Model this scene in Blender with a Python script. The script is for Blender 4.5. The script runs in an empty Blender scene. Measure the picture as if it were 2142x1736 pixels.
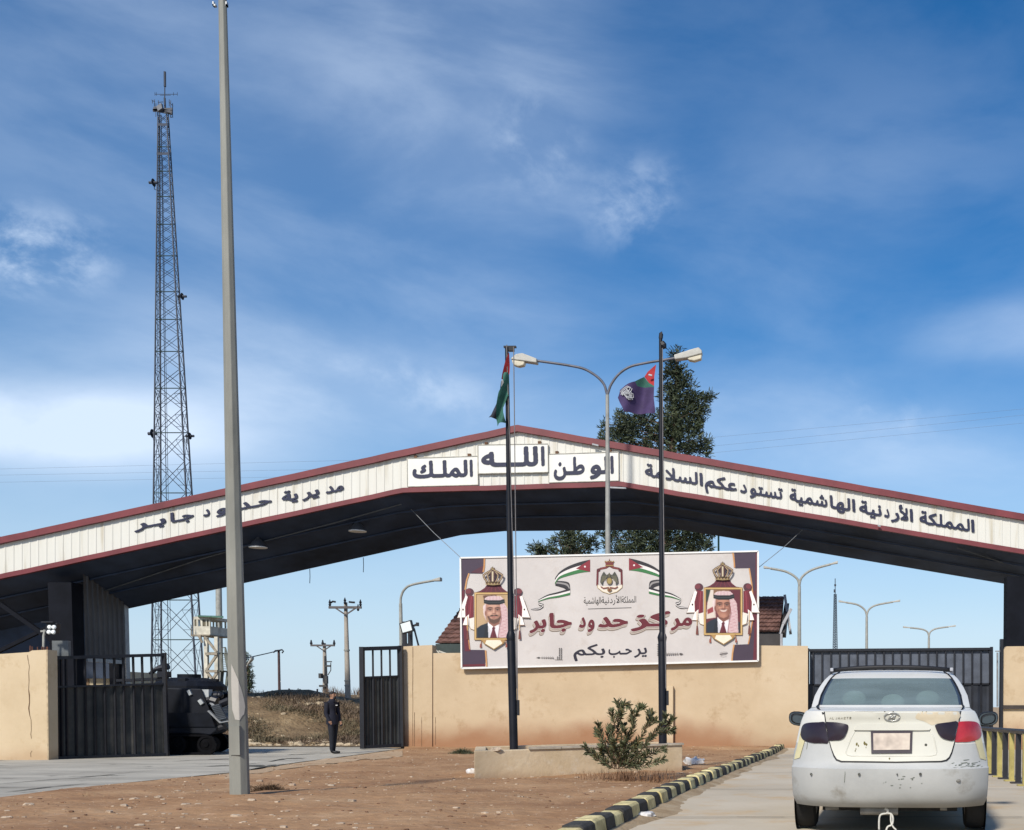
import bpy, bmesh, math, random
import numpy as np
from mathutils import Vector, Matrix, noise as mnoise
from mathutils.geometry import delaunay_2d_cdt
random.seed(7)
S = bpy.context.scene
C = S.collection
# ------------------------------------------------------------------ camera
FPX, PPX, PPY, PITCH, HC = 2320.0, 1680.0, 1579.3, math.radians(2.5), 1.16
cam = bpy.data.objects.new('camera', bpy.data.cameras.new('camera'))
C.objects.link(cam)
cam.location = (0, 0, HC)
cam.rotation_euler = (math.radians(90) - PITCH, 0, 0)
cam.data.sensor_width = 36
cam.data.lens = 36 * FPX / 2142
cam.data.shift_x = (1071 - PPX) / 2142
cam.data.shift_y = (PPY - 868) / 2142
cam.data.clip_end = 6000
cam.data.clip_start = 0.1
S.camera = cam
# ------------------------------------------------------------------ light
SUN_EL, SUN_AZ = math.radians(38), math.radians(198)
S.view_settings.view_transform = 'Standard'
S.view_settings.look = 'None'
S.view_settings.gamma = 1
S.view_settings.exposure = 0.52
sl = bpy.data.lights.new('sun', 'SUN')
sl.energy = 3.2
sl.angle = math.radians(6)
sl.color = (1, .94, .84)
sun = bpy.data.objects.new('sun', sl)
C.objects.link(sun)
sdir = Vector((math.sin(SUN_AZ) * math.cos(SUN_EL), math.cos(SUN_AZ) * math.cos(SUN_EL), math.sin(SUN_EL)))
sun.rotation_euler = sdir.to_track_quat('Z', 'Y').to_euler()
sun.location = sdir * 60


def ray(x, y):
    F = Vector((0, math.cos(PITCH), -math.sin(PITCH)))
    U = Vector((0, math.sin(PITCH), math.cos(PITCH)))
    return F + Vector(((x - PPX) / FPX, 0, 0)) - U * ((y - PPY) / FPX)


def P(x, y, d):
    "point of the place seen at photo position (x, y) that lies d metres ahead"
    r = ray(x, y)
    return Vector((0, 0, HC)) + r * (d / r.y)


def g(y):
    return 0.0 if y < 14 else (-.146 * (y - 14) / 16 if y < 30 else -.146)


def G(x, y, h=0):
    d = 20.0
    for _ in range(40):
        r = ray(x, y)
        d = (g(d) + h - HC) / (r.z / r.y)
        d = max(3, min(90, d))
    return P(x, y, d)


w = bpy.data.worlds.new('World')
S.world = w
w.use_nodes = True
nt = w.node_tree
nt.nodes.clear()


def N(t, tree=None, **k):
    n = (tree or nt).nodes.new(t)
    for a, b in k.items():
        setattr(n, a, b)
    return n


def L(a, b, tree=None):
    (tree or nt).links.new(a, b)


sky = N('ShaderNodeTexSky', sky_type='NISHITA', sun_disc=False, sun_elevation=SUN_EL, sun_rotation=SUN_AZ)
sky.air_density, sky.dust_density, sky.ozone_density = 1.0, 0.6, 2.5
hs = N('ShaderNodeHueSaturation')
hs.inputs['Saturation'].default_value = 1.42
hs.inputs['Hue'].default_value = .5035
hs.inputs['Value'].default_value = 1.0
L(sky.outputs[0], hs.inputs['Color'])
tc = N('ShaderNodeTexCoord')
# thin cirrus: soft patches in fixed directions, broken up by stretched noise
mp = N('ShaderNodeMapping')
mp.inputs['Rotation'].default_value = (0, math.radians(-28), 0)
mp.inputs['Scale'].default_value = (2.6, 3.0, 7.0)
L(tc.outputs['Generated'], mp.inputs['Vector'])
no = N('ShaderNodeTexNoise')
no.inputs['Scale'].default_value = 1.7
no.inputs['Detail'].default_value = 7
no.inputs['Roughness'].default_value = .56
no.inputs['Distortion'].default_value = .25
L(mp.outputs[0], no.inputs['Vector'])
mp2 = N('ShaderNodeMapping')
mp2.inputs['Rotation'].default_value = (0, math.radians(35), 0)
mp2.inputs['Scale'].default_value = (9, 9, 13)
L(tc.outputs['Generated'], mp2.inputs['Vector'])
no2 = N('ShaderNodeTexNoise')
no2.inputs['Scale'].default_value = 2.0
no2.inputs['Detail'].default_value = 9
no2.inputs['Roughness'].default_value = .6
no2.inputs['Distortion'].default_value = .2
L(mp2.outputs[0], no2.inputs['Vector'])


def math_n(op, a, b=None, c=None, clamp=False):
    n = N('ShaderNodeMath', operation=op, use_clamp=clamp)
    for i, v in enumerate((a, b, c)):
        if v is None:
            continue
        if isinstance(v, (int, float)):
            n.inputs[i].default_value = v
        else:
            L(v, n.inputs[i])
    return n.outputs[0]


def patch(x, y, rx, ry, s, rot=0):
    d = ray(x, y).normalized()
    sub = N('ShaderNodeVectorMath', operation='SUBTRACT')
    L(tc.outputs['Generated'], sub.inputs[0])
    sub.inputs[1].default_value = d
    m = N('ShaderNodeMapping')
    m.vector_type = 'POINT'
    m.inputs['Rotation'].default_value = (0, math.radians(rot), 0)
    k = FPX / d.y * .93
    m2 = N('ShaderNodeMapping')
    m2.inputs['Scale'].default_value = (k / rx, k / max(rx, ry), k / ry)
    L(sub.outputs[0], m.inputs['Vector'])
    L(m.outputs[0], m2.inputs['Vector'])
    ln = N('ShaderNodeVectorMath', operation='LENGTH')
    L(m2.outputs[0], ln.inputs[0])
    mr = N('ShaderNodeMapRange', interpolation_type='SMOOTHERSTEP')
    mr.inputs['From Min'].default_value = 1.25
    mr.inputs['From Max'].default_value = 0
    mr.inputs['To Max'].default_value = s
    L(ln.outputs['Value'], mr.inputs['Value'])
    return mr.outputs[0]


def ssum(lst):
    o = lst[0]
    for q in lst[1:]:
        o = math_n('ADD', o, q)
    return o


soft = ssum([patch(0, 880, 640, 90, 1.0, 9), patch(300, 950, 420, 60, .45, 9), patch(1900, 950, 500, 90, .3, -10), patch(60, 820, 900, 240, .26, 8), patch(1000, 200, 330, 420, .42, 50), patch(300, 150, 520, 330, .24, 30), patch(800, 820, 520, 120, .42, -8),
             patch(1600, 900, 500, 120, .3), patch(2120, 690, 260, 80, .32), patch(700, 500, 500, 300, .20, 30), patch(1700, 500, 420, 230, .14, 20),
             patch(1050, 760, 380, 200, .25)])
crisp = ssum([patch(60, 530, 180, 95, .70, 16), patch(1325, 425, 130, 90, .36, 30), patch(1120, 300, 120, 130, .25, 40), patch(880, 810, 200, 60, .3, -12), patch(1850, 860, 200, 60, .2, -20)])
n1 = N('ShaderNodeMapRange', interpolation_type='SMOOTHSTEP')
n1.inputs['From Min'].default_value = .3
n1.inputs['From Max'].default_value = .72
L(no.outputs['Fac'], n1.inputs['Value'])
n2 = N('ShaderNodeMapRange', interpolation_type='SMOOTHSTEP')
n2.inputs['From Min'].default_value = .4
n2.inputs['From Max'].default_value = .68
L(no2.outputs['Fac'], n2.inputs['Value'])
f1 = math_n('MULTIPLY', soft, math_n('MULTIPLY_ADD', n1.outputs[0], .5, .42))
f2 = math_n('MULTIPLY', crisp, math_n('MULTIPLY_ADD', n2.outputs[0], .95, .03))
base = math_n('MULTIPLY', n1.outputs[0], .10)
fac = math_n('MINIMUM', math_n('ADD', math_n('ADD', f1, f2), base), .93)
mixc = N('ShaderNodeMix', data_type='RGBA')
L(fac, mixc.inputs['Factor'])
# pale air low over the horizon
sx = N('ShaderNodeSeparateXYZ')
L(tc.outputs['Generated'], sx.inputs[0])
hz_ = N('ShaderNodeMapRange', interpolation_type='SMOOTHSTEP')
hz_.inputs['From Min'].default_value = .34
hz_.inputs['From Max'].default_value = -.02
hz_.inputs['To Max'].default_value = .78
L(sx.outputs['Z'], hz_.inputs['Value'])
mixh = N('ShaderNodeMix', data_type='RGBA')
L(hz_.outputs[0], mixh.inputs['Factor'])
L(hs.outputs[0], mixh.inputs['A'])
mixh.inputs['B'].default_value = (4.8, 6.2, 7.9, 1)
L(mixh.outputs['Result'], mixc.inputs['A'])
mixc.inputs['B'].default_value = (6.3, 7.5, 9.2, 1)
bg = N('ShaderNodeBackground')
bg.inputs['Strength'].default_value = .083
L(mixc.outputs['Result'], bg.inputs['Color'])
wo = N('ShaderNodeOutputWorld')
L(bg.outputs[0], wo.inputs['Surface'])

# ------------------------------------------------------------------ materials
_m = {}


def M(name, rgb=(.5, .5, .5), rough=.6, var=.18, scale=3.0, metal=0.0, bump=0.0, rgb2=None, coat=0.0, detail=5, spec=.4, stretch=None):
    "procedural surface: base colour broken up by two noises"
    if name in _m:
        return _m[name]
    m = bpy.data.materials.new(name)
    _m[name] = m
    m.use_nodes = True
    t = m.node_tree
    b = t.nodes['Principled BSDF']
    b.inputs['Roughness'].default_value = rough
    b.inputs['Metallic'].default_value = metal
    b.inputs['Specular IOR Level'].default_value = spec
    if coat:
        b.inputs['Coat Weight'].default_value = coat
        b.inputs['Coat Roughness'].default_value = .12
    if not var and rgb2 is None:
        b.inputs['Base Color'].default_value = (*rgb, 1)
        return m
    co = N('ShaderNodeTexCoord', t)
    vec = co.outputs['Object']
    if stretch:
        mpp = N('ShaderNodeMapping', t)
        mpp.inputs['Scale'].default_value = stretch
        L(vec, mpp.inputs['Vector'], t)
        vec = mpp.outputs[0]
    n = N('ShaderNodeTexNoise', t)
    n.inputs['Scale'].default_value = scale
    n.inputs['Detail'].default_value = detail
    n.inputs['Roughness'].default_value = .62
    L(vec, n.inputs['Vector'], t)
    r = N('ShaderNodeValToRGB', t)
    r.color_ramp.elements[0].position = .32
    r.color_ramp.elements[1].position = .7
    a = rgb
    c = rgb2 or rgb
    r.color_ramp.elements[0].color = (*[q * (1 - var) for q in a], 1)
    r.color_ramp.elements[1].color = (*[q * (1 + var) for q in c], 1)
    L(n.outputs['Fac'], r.inputs['Fac'], t)
    L(r.outputs[0], b.inputs['Base Color'], t)
    if bump:
        n3 = N('ShaderNodeTexNoise', t)
        n3.inputs['Scale'].default_value = scale * 7
        n3.inputs['Detail'].default_value = 6
        L(vec, n3.inputs['Vector'], t)
        bp = N('ShaderNodeBump', t)
        bp.inputs['Strength'].default_value = bump
        bp.inputs['Distance'].default_value = .03
        L(n3.outputs['Fac'], bp.inputs['Height'], t)
        L(bp.outputs[0], b.inputs['Normal'], t)
    return m


def flat(rgb, rough=.55):
    k = 'print_%02x%02x%02x' % tuple(int(max(0, min(1, q)) * 255) for q in rgb)
    return M(k, tuple(srgb(q) for q in rgb), rough, .07, 4)


def srgb(c):
    return c / 12.92 if c <= .04045 else ((c + .055) / 1.055) ** 2.4


def hexc(h):
    return tuple(int(h[i:i + 2], 16) / 255 for i in (0, 2, 4))


def ink(h, rough=.5):
    return flat(hexc(h), rough)


def layered(name, stops, scale, rough=.9, bump=.4, detail=10, dist=.03, second=None, ztint=None, stretch=None):
    "multi-stop noise surface (soil, plaster, road): stops = [(pos, rgb)...]; second = (scale, lo, hi, rgb) speckle; ztint = (z0, z1, rgb, amount) dirt rising from the foot"
    if name in _m:
        return _m[name]
    m = bpy.data.materials.new(name)
    _m[name] = m
    m.use_nodes = True
    t = m.node_tree
    b = t.nodes['Principled BSDF']
    b.inputs['Roughness'].default_value = rough
    b.inputs['Specular IOR Level'].default_value = .25
    geo = N('ShaderNodeNewGeometry', t)
    vec = geo.outputs['Position']
    if stretch:
        mpp = N('ShaderNodeMapping', t)
        mpp.inputs['Scale'].default_value = stretch
        L(vec, mpp.inputs['Vector'], t)
        vec = mpp.outputs[0]
    n = N('ShaderNodeTexNoise', t)
    n.inputs['Scale'].default_value = scale
    n.inputs['Detail'].default_value = detail
    n.inputs['Roughness'].default_value = .65
    L(vec, n.inputs['Vector'], t)
    r = N('ShaderNodeValToRGB', t)
    while len(r.color_ramp.elements) < len(stops):
        r.color_ramp.elements.new(.5)
    for e, (p, c) in zip(r.color_ramp.elements, stops):
        e.position = p
        e.color = (*c, 1)
    L(n.outputs['Fac'], r.inputs['Fac'], t)
    col = r.outputs[0]
    if second:
        n2 = N('ShaderNodeTexNoise', t)
        n2.inputs['Scale'].default_value = second[0]
        n2.inputs['Detail'].default_value = 6
        n2.inputs['Roughness'].default_value = .7
        L(geo.outputs['Position'], n2.inputs['Vector'], t)
        mr = N('ShaderNodeMapRange', t)
        mr.inputs['From Min'].default_value = second[1]
        mr.inputs['From Max'].default_value = second[2]
        L(n2.outputs['Fac'], mr.inputs['Value'], t)
        mx = N('ShaderNodeMix', t, data_type='RGBA')
        L(mr.outputs[0], mx.inputs['Factor'], t)
        L(col, mx.inputs['A'], t)
        mx.inputs['B'].default_value = (*second[3], 1)
        col = mx.outputs['Result']
    if ztint:
        sp = N('ShaderNodeSeparateXYZ', t)
        L(geo.outputs['Position'], sp.inputs[0], t)
        n4 = N('ShaderNodeTexNoise', t)
        n4.inputs['Scale'].default_value = .55
        n4.inputs['Detail'].default_value = 7
        L(geo.outputs['Position'], n4.inputs['Vector'], t)
        ma = N('ShaderNodeMath', t, operation='MULTIPLY_ADD')
        L(n4.outputs['Fac'], ma.inputs[0], t)
        ma.inputs[1].default_value = -(ztint[1] - ztint[0]) * 1.9
        L(sp.outputs['Z'], ma.inputs[2], t)
        mr = N('ShaderNodeMapRange', t, interpolation_type='SMOOTHSTEP')
        mr.inputs['From Min'].default_value = ztint[1] - (ztint[1] - ztint[0]) * .95
        mr.inputs['From Max'].default_value = ztint[0] - (ztint[1] - ztint[0]) * .95
        mr.inputs['To Max'].default_value = ztint[3]
        L(ma.outputs[0], mr.inputs['Value'], t)
        mx = N('ShaderNodeMix', t, data_type='RGBA')
        L(mr.outputs[0], mx.inputs['Factor'], t)
        L(col, mx.inputs['A'], t)
        mx.inputs['B'].default_value = (*ztint[2], 1)
        col = mx.outputs['Result']
    L(col, b.inputs['Base Color'], t)
    n3 = N('ShaderNodeTexNoise', t)
    n3.inputs['Scale'].default_value = scale * 9
    n3.inputs['Detail'].default_value = 8
    L(geo.outputs['Position'], n3.inputs['Vector'], t)
    bp = N('ShaderNodeBump', t)
    bp.inputs['Strength'].default_value = bump
    bp.inputs['Distance'].default_value = dist
    L(n3.outputs['Fac'], bp.inputs['Height'], t)
    L(bp.outputs[0], b.inputs['Normal'], t)
    return m


PLASTER = layered('beige_plaster', [(.25, (.44, .335, .215)), (.5, (.50, .388, .255)), (.75, (.55, .44, .305))], .55, .85, .3,
                  second=(1.7, .56, .72, (.40, .29, .175)), ztint=(-.15, .85, (.27, .125, .06), .85))
PLASTER2 = layered('pale_plaster', [(.25, (.48, .37, .235)), (.5, (.54, .425, .28)), (.75, (.58, .47, .325))], .7, .85, .15,
                   second=(2.0, .55, .8, (.42, .30, .17)), ztint=(-.15, .25, (.36, .23, .13), .55))
SOIL = layered('red_soil', [(.2, (.18, .088, .043)), (.40, (.29, .16, .08)), (.56, (.365, .215, .112)), (.78, (.48, .325, .19))], .55, .95, .9,
               dist=.05, second=(4.5, .56, .74, (.46, .30, .19)))
SAND = layered('dusty_ground', [(.25, (.30, .21, .12)), (.5, (.38, .27, .16)), (.8, (.46, .35, .22))], .3, .95, .5)
ROADL = layered('worn_asphalt', [(.3, (.24, .22, .18)), (.42, (.34, .315, .265)), (.56, (.43, .40, .335)), (.72, (.52, .485, .41))], .8, .85, .2,
                second=(1.0, .60, .68, (.11, .105, .09)), stretch=(.5, 1.1, 1))
ROADR = layered('pale_concrete_road', [(.25, (.42, .355, .26)), (.5, (.51, .44, .335)), (.75, (.58, .51, .40))], .35, .8, .25,
                second=(1.1, .52, .70, (.50, .36, .21)))
HILL = layered('dry_bank', [(.25, (.12, .08, .045)), (.45, (.17, .118, .068)), (.6, (.25, .18, .105)), (.8, (.46, .37, .24))], .8, .95, .8, dist=.15)
BLACKM = M('black_painted_steel', (.009, .010, .015), .45, .3, 6)
NAVYM = M('dark_navy_sheet', (.018, .022, .028), .5, .35, 2.5)
GREYM = M('weathered_grey_steel', (.30, .30, .27), .55, .2, 5)
GALV = M('galvanised_steel', (.30, .31, .32), .45, .2, 6, metal=.3)
CREAM = M('cream_sheet_metal', (.60, .575, .47), .45, .06, 1.2)
MAROON = M('maroon_trim', (.155, .03, .035), .5, .2, 1.5)
DARKCEIL = M('dark_unlit_ceiling', (.028, .044, .080), .7, .55, .5)  # dark colour carries the shade of the unlit canopy underside
WHITEP = M('white_painted_board', (.70, .69, .64), .45, .05, 1.5)
LETTER = M('navy_letter_paint', (.012, .015, .045), .5, .2, 5)


# ------------------------------------------------------------------ mesh helpers
class MB:
    def __init__(s):
        s.v, s.f, s.mi = [], [], []

    def add(s, vs, fs, m=0):
        o = len(s.v)
        s.v += [tuple(q) for q in vs]
        for f in fs:
            s.f.append(tuple(o + i for i in f))
            s.mi.append(m)
        return s

    def box(s, x0, x1, y0, y1, z0, z1, m=0):
        vs = [(x, y, z) for x in (x0, x1) for y in (y0, y1) for z in (z0, z1)]
        return s.add(vs, [(0, 1, 3, 2), (4, 6, 7, 5), (0, 4, 5, 1), (2, 3, 7, 6), (0, 2, 6, 4), (1, 5, 7, 3)], m)

    def hexa(s, a, b, m=0):
        "solid between two 4-corner loops"
        n = len(a)
        fs = [tuple(range(n - 1, -1, -1)), tuple(range(n, 2 * n))] + [(i, (i + 1) % n, n + (i + 1) % n, n + i) for i in range(n)]
        return s.add(list(a) + list(b), fs, m)

    def prism(s, pts, vec, m=0):
        vec = Vector(vec)
        return s.hexa([Vector(p) for p in pts], [Vector(p) + vec for p in pts], m)

    def bar(s, a, b, wd, dp=None, m=0, up=(0, 1, 0)):
        "rectangular bar"
        a, b = Vector(a), Vector(b)
        d = (b - a).normalized()
        u = Vector(up)
        if abs(d.dot(u)) > .95:
            u = Vector((1, 0, 0))
        x = d.cross(u).normalized()
        y = d.cross(x)
        hw, hd = wd / 2, (dp or wd) / 2
        lo = [a + x * i * hw + y * j * hd for i, j in ((-1, -1), (1, -1), (1, 1), (-1, 1))]
        return s.hexa(lo, [p + (b - a) for p in lo], m)

    def tube(s, pts, rad, n=8, m=0, cap=True):
        pts = [Vector(p) for p in pts]
        rs = rad if isinstance(rad, (list, tuple)) else [rad] * len(pts)
        rings = []
        prev = None
        for i, p in enumerate(pts):
            d = (pts[min(i + 1, len(pts) - 1)] - pts[max(i - 1, 0)]).normalized()
            if prev is None:
                u = Vector((0, 1, 0)) if abs(d.y) < .9 else Vector((1, 0, 0))
            else:
                u = prev
            x = d.cross(u).normalized()
            y = x.cross(d).normalized()
            prev = y
            rings.append([p + (x * math.cos(2 * math.pi * k / n) + y * math.sin(2 * math.pi * k / n)) * rs[i] for k in range(n)])
        vs = [q for r in rings for q in r]
        fs = []
        for i in range(len(rings) - 1):
            for k in range(n):
                fs.append((i * n + k, i * n + (k + 1) % n, (i + 1) * n + (k + 1) % n, (i + 1) * n + k))
        if cap:
            fs.append(tuple(range(n - 1, -1, -1)))
            fs.append(tuple((len(rings) - 1) * n + k for k in range(n)))
        return s.add(vs, fs, m)

    def ball(s, c, r, m=0, n=10, k=6):
        c = Vector(c)
        r = Vector(r) if not isinstance(r, (int, float)) else Vector((r, r, r))
        vs = [c + Vector((0, 0, -r.z))]
        for i in range(1, k):
            a = -math.pi / 2 + math.pi * i / k
            for j in range(n):
                b = 2 * math.pi * j / n
                vs.append(c + Vector((r.x * math.cos(a) * math.cos(b), r.y * math.cos(a) * math.sin(b), r.z * math.sin(a))))
        vs.append(c + Vector((0, 0, r.z)))
        fs = [(0, 1 + (j + 1) % n, 1 + j) for j in range(n)]
        for i in range(k - 2):
            for j in range(n):
                o = 1 + i * n
                fs.append((o + j, o + (j + 1) % n, o + n + (j + 1) % n, o + n + j))
        o = 1 + (k - 2) * n
        fs += [(o + j, o + (j + 1) % n, len(vs) - 1) for j in range(n)]
        return s.add(vs, fs, m)

    def lathe(s, prof, n=24, m=0, origin=(0, 0, 0), axis='z'):
        vs = []
        o = Vector(origin)
        for r, h in prof:
            for k in range(n):
                a = 2 * math.pi * k / n
                p = (r * math.cos(a), r * math.sin(a), h)
                if axis == 'x':
                    p = (h, r * math.cos(a), r * math.sin(a))
                if axis == 'y':
                    p = (r * math.cos(a), h, r * math.sin(a))
                vs.append(o + Vector(p))
        fs = []
        for i in range(len(prof) - 1):
            for k in range(n):
                fs.append((i * n + k, i * n + (k + 1) % n, (i + 1) * n + (k + 1) % n, (i + 1) * n + k))
        return s.add(vs, fs, m)

    def build(s, name, mats, parent=None, smooth=False, local=False, bevel=0):
        me = bpy.data.meshes.new(name)
        me.from_pydata(s.v, [], s.f)
        for q in (mats if isinstance(mats, (list, tuple)) else [mats]):
            me.materials.append(q)
        if any(s.mi):
            me.polygons.foreach_set('material_index', s.mi)
        bm = bmesh.new()
        bm.from_mesh(me)
        if smooth:
            bmesh.ops.remove_doubles(bm, verts=bm.verts, dist=1e-5)
        bmesh.ops.recalc_face_normals(bm, faces=bm.faces)
        bm.to_mesh(me)
        bm.free()
        if smooth:
            me.polygons.foreach_set('use_smooth', [True] * len(me.polygons))
            if smooth != 'all':
                me.set_sharp_from_angle(angle=math.radians(40))
        o = bpy.data.objects.new(name, me)
        C.objects.link(o)
        if parent is not None:
            o.parent = parent
            if not local:
                mw = Matrix.Identity(4)
                q = parent
                while q is not None:
                    if q.type == 'EMPTY':
                        mw = Matrix.LocRotScale(q.location, q.rotation_euler, q.scale)
                        break
                    q = q.parent
                if parent.type == 'EMPTY':
                    o.matrix_parent_inverse = mw.inverted()
        if bevel:
            b = o.modifiers.new('bevel', 'BEVEL')
            b.width = bevel
            b.segments = 2
            b.limit_method = 'ANGLE'
        return o


def tag(o, label=None, cat=None, group=None, kind=None):
    if label:
        o['label'] = label
    if cat:
        o['category'] = cat
    if group:
        o['group'] = group
    if kind:
        o['kind'] = kind
    return o


def thing(name, label, cat, loc, group=None, rotz=0):
    o = bpy.data.objects.new(name, None)
    o.empty_display_size = .3
    o.location = loc
    o.rotation_euler = (0, 0, rotz)
    C.objects.link(o)
    return tag(o, label, cat, group)


def children_of(o):
    return [q for q in C.objects if q.parent == o]


def dup(root, delta, label, group=None, scale=1.0):
    def cp(o, par):
        c = o.copy()
        C.objects.link(c)
        if par is not None:
            inv = o.matrix_parent_inverse.copy()
            c.parent = par
            c.matrix_parent_inverse = inv
        for k in children_of(o):
            cp(k, c)
        return c
    r = cp(root, None)
    r.location = Vector(root.location) + Vector(delta)
    r.scale = (scale,) * 3
    r['label'] = label
    if group:
        r['group'] = group
    return r


def fillpatch(outline, step):
    "triangulated area inside a 2-D outline with inner grid points"
    n = len(outline)
    pts = [Vector(p) for p in outline]
    # refine the border
    bd = []
    for i in range(n):
        a, b = pts[i], pts[(i + 1) % n]
        k = max(1, int((b - a).length / step))
        bd += [a.lerp(b, j / k) for j in range(k)]
    xs = [p.x for p in bd]
    ys = [p.y for p in bd]

    def inside(x, y):
        c = False
        j = len(bd) - 1
        for i in range(len(bd)):
            if (bd[i].y > y) != (bd[j].y > y) and x < (bd[j].x - bd[i].x) * (y - bd[i].y) / (bd[j].y - bd[i].y) + bd[i].x:
                c = not c
            j = i
        return c
    vs = list(bd)
    y = min(ys) + step * .5
    r = 0
    while y < max(ys):
        x = min(xs) + step * (.25 + .5 * (r % 2))
        while x < max(xs):
            if inside(x, y):
                if min((Vector((x, y)) - q).length_squared for q in bd) > (step * .45) ** 2:
                    vs.append(Vector((x, y)))
            x += step
        y += step
        r += 1
    ed = [(i, (i + 1) % len(bd)) for i in range(len(bd))]
    ov, oe, of, *_ = delaunay_2d_cdt(vs, ed, [], 1, 1e-6)
    return ov, of


def spline(pts, k=8):
    pts = [Vector(p) for p in pts]
    out = []
    for i in range(len(pts) - 1):
        p0, p1, p2, p3 = pts[max(i - 1, 0)], pts[i], pts[i + 1], pts[min(i + 2, len(pts) - 1)]
        for j in range(k):
            t = j / k
            out.append(.5 * ((2 * p1) + (p2 - p0) * t + (2 * p0 - 5 * p1 + 4 * p2 - p3) * t * t + (3 * p1 - p0 - 3 * p2 + p3) * t ** 3))
    out.append(pts[-1])
    return out


def lerp_tab(tab, x):
    if x <= tab[0][0]:
        return tab[0][1]
    for (a, b), (c, d) in zip(tab, tab[1:]):
        if x <= c:
            return b + (d - b) * (x - a) / (c - a)
    return tab[-1][1]


# ------------------------------------------------------------------ Arabic lettering
AR = {'ا': (0xFE8D, 0), 'أ': (0xFE83, 0), 'ب': (0xFE8F, 1), 'ة': (0xFE93, 0), 'ت': (0xFE95, 1), 'ج': (0xFE9D, 1), 'ح': (0xFEA1, 1), 'د': (0xFEA9, 0), 'ر': (0xFEAD, 0),
      'ز': (0xFEAF, 0), 'س': (0xFEB1, 1), 'ش': (0xFEB5, 1), 'ط': (0xFEC1, 1), 'ع': (0xFEC9, 1), 'ك': (0xFED9, 1), 'ل': (0xFEDD, 1), 'م': (0xFEE1, 1), 'ن': (0xFEE5, 1),
      'ه': (0xFEE9, 1), 'و': (0xFEED, 0), 'ي': (0xFEF1, 1), 'X': (0xFEFB, 0), 'Y': (0xFEF7, 0), 'ـ': (0x640, 1)}


def shape(s):
    s = s.replace('لا', 'X').replace('لأ', 'Y')
    out = []
    for i, ch in enumerate(s):
        if ch not in AR:
            out.append(ch)
            continue
        b, dual = AR[ch]
        if ch == 'ـ':
            out.append(chr(b))
            continue
        pj = i > 0 and s[i - 1] in AR and AR[s[i - 1]][1]
        nj = dual and i + 1 < len(s) and s[i + 1] in AR
        out.append(chr(b + (3 if pj and nj else 2 if nj else 1 if pj else 0)))
    return ''.join(reversed(out))


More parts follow.
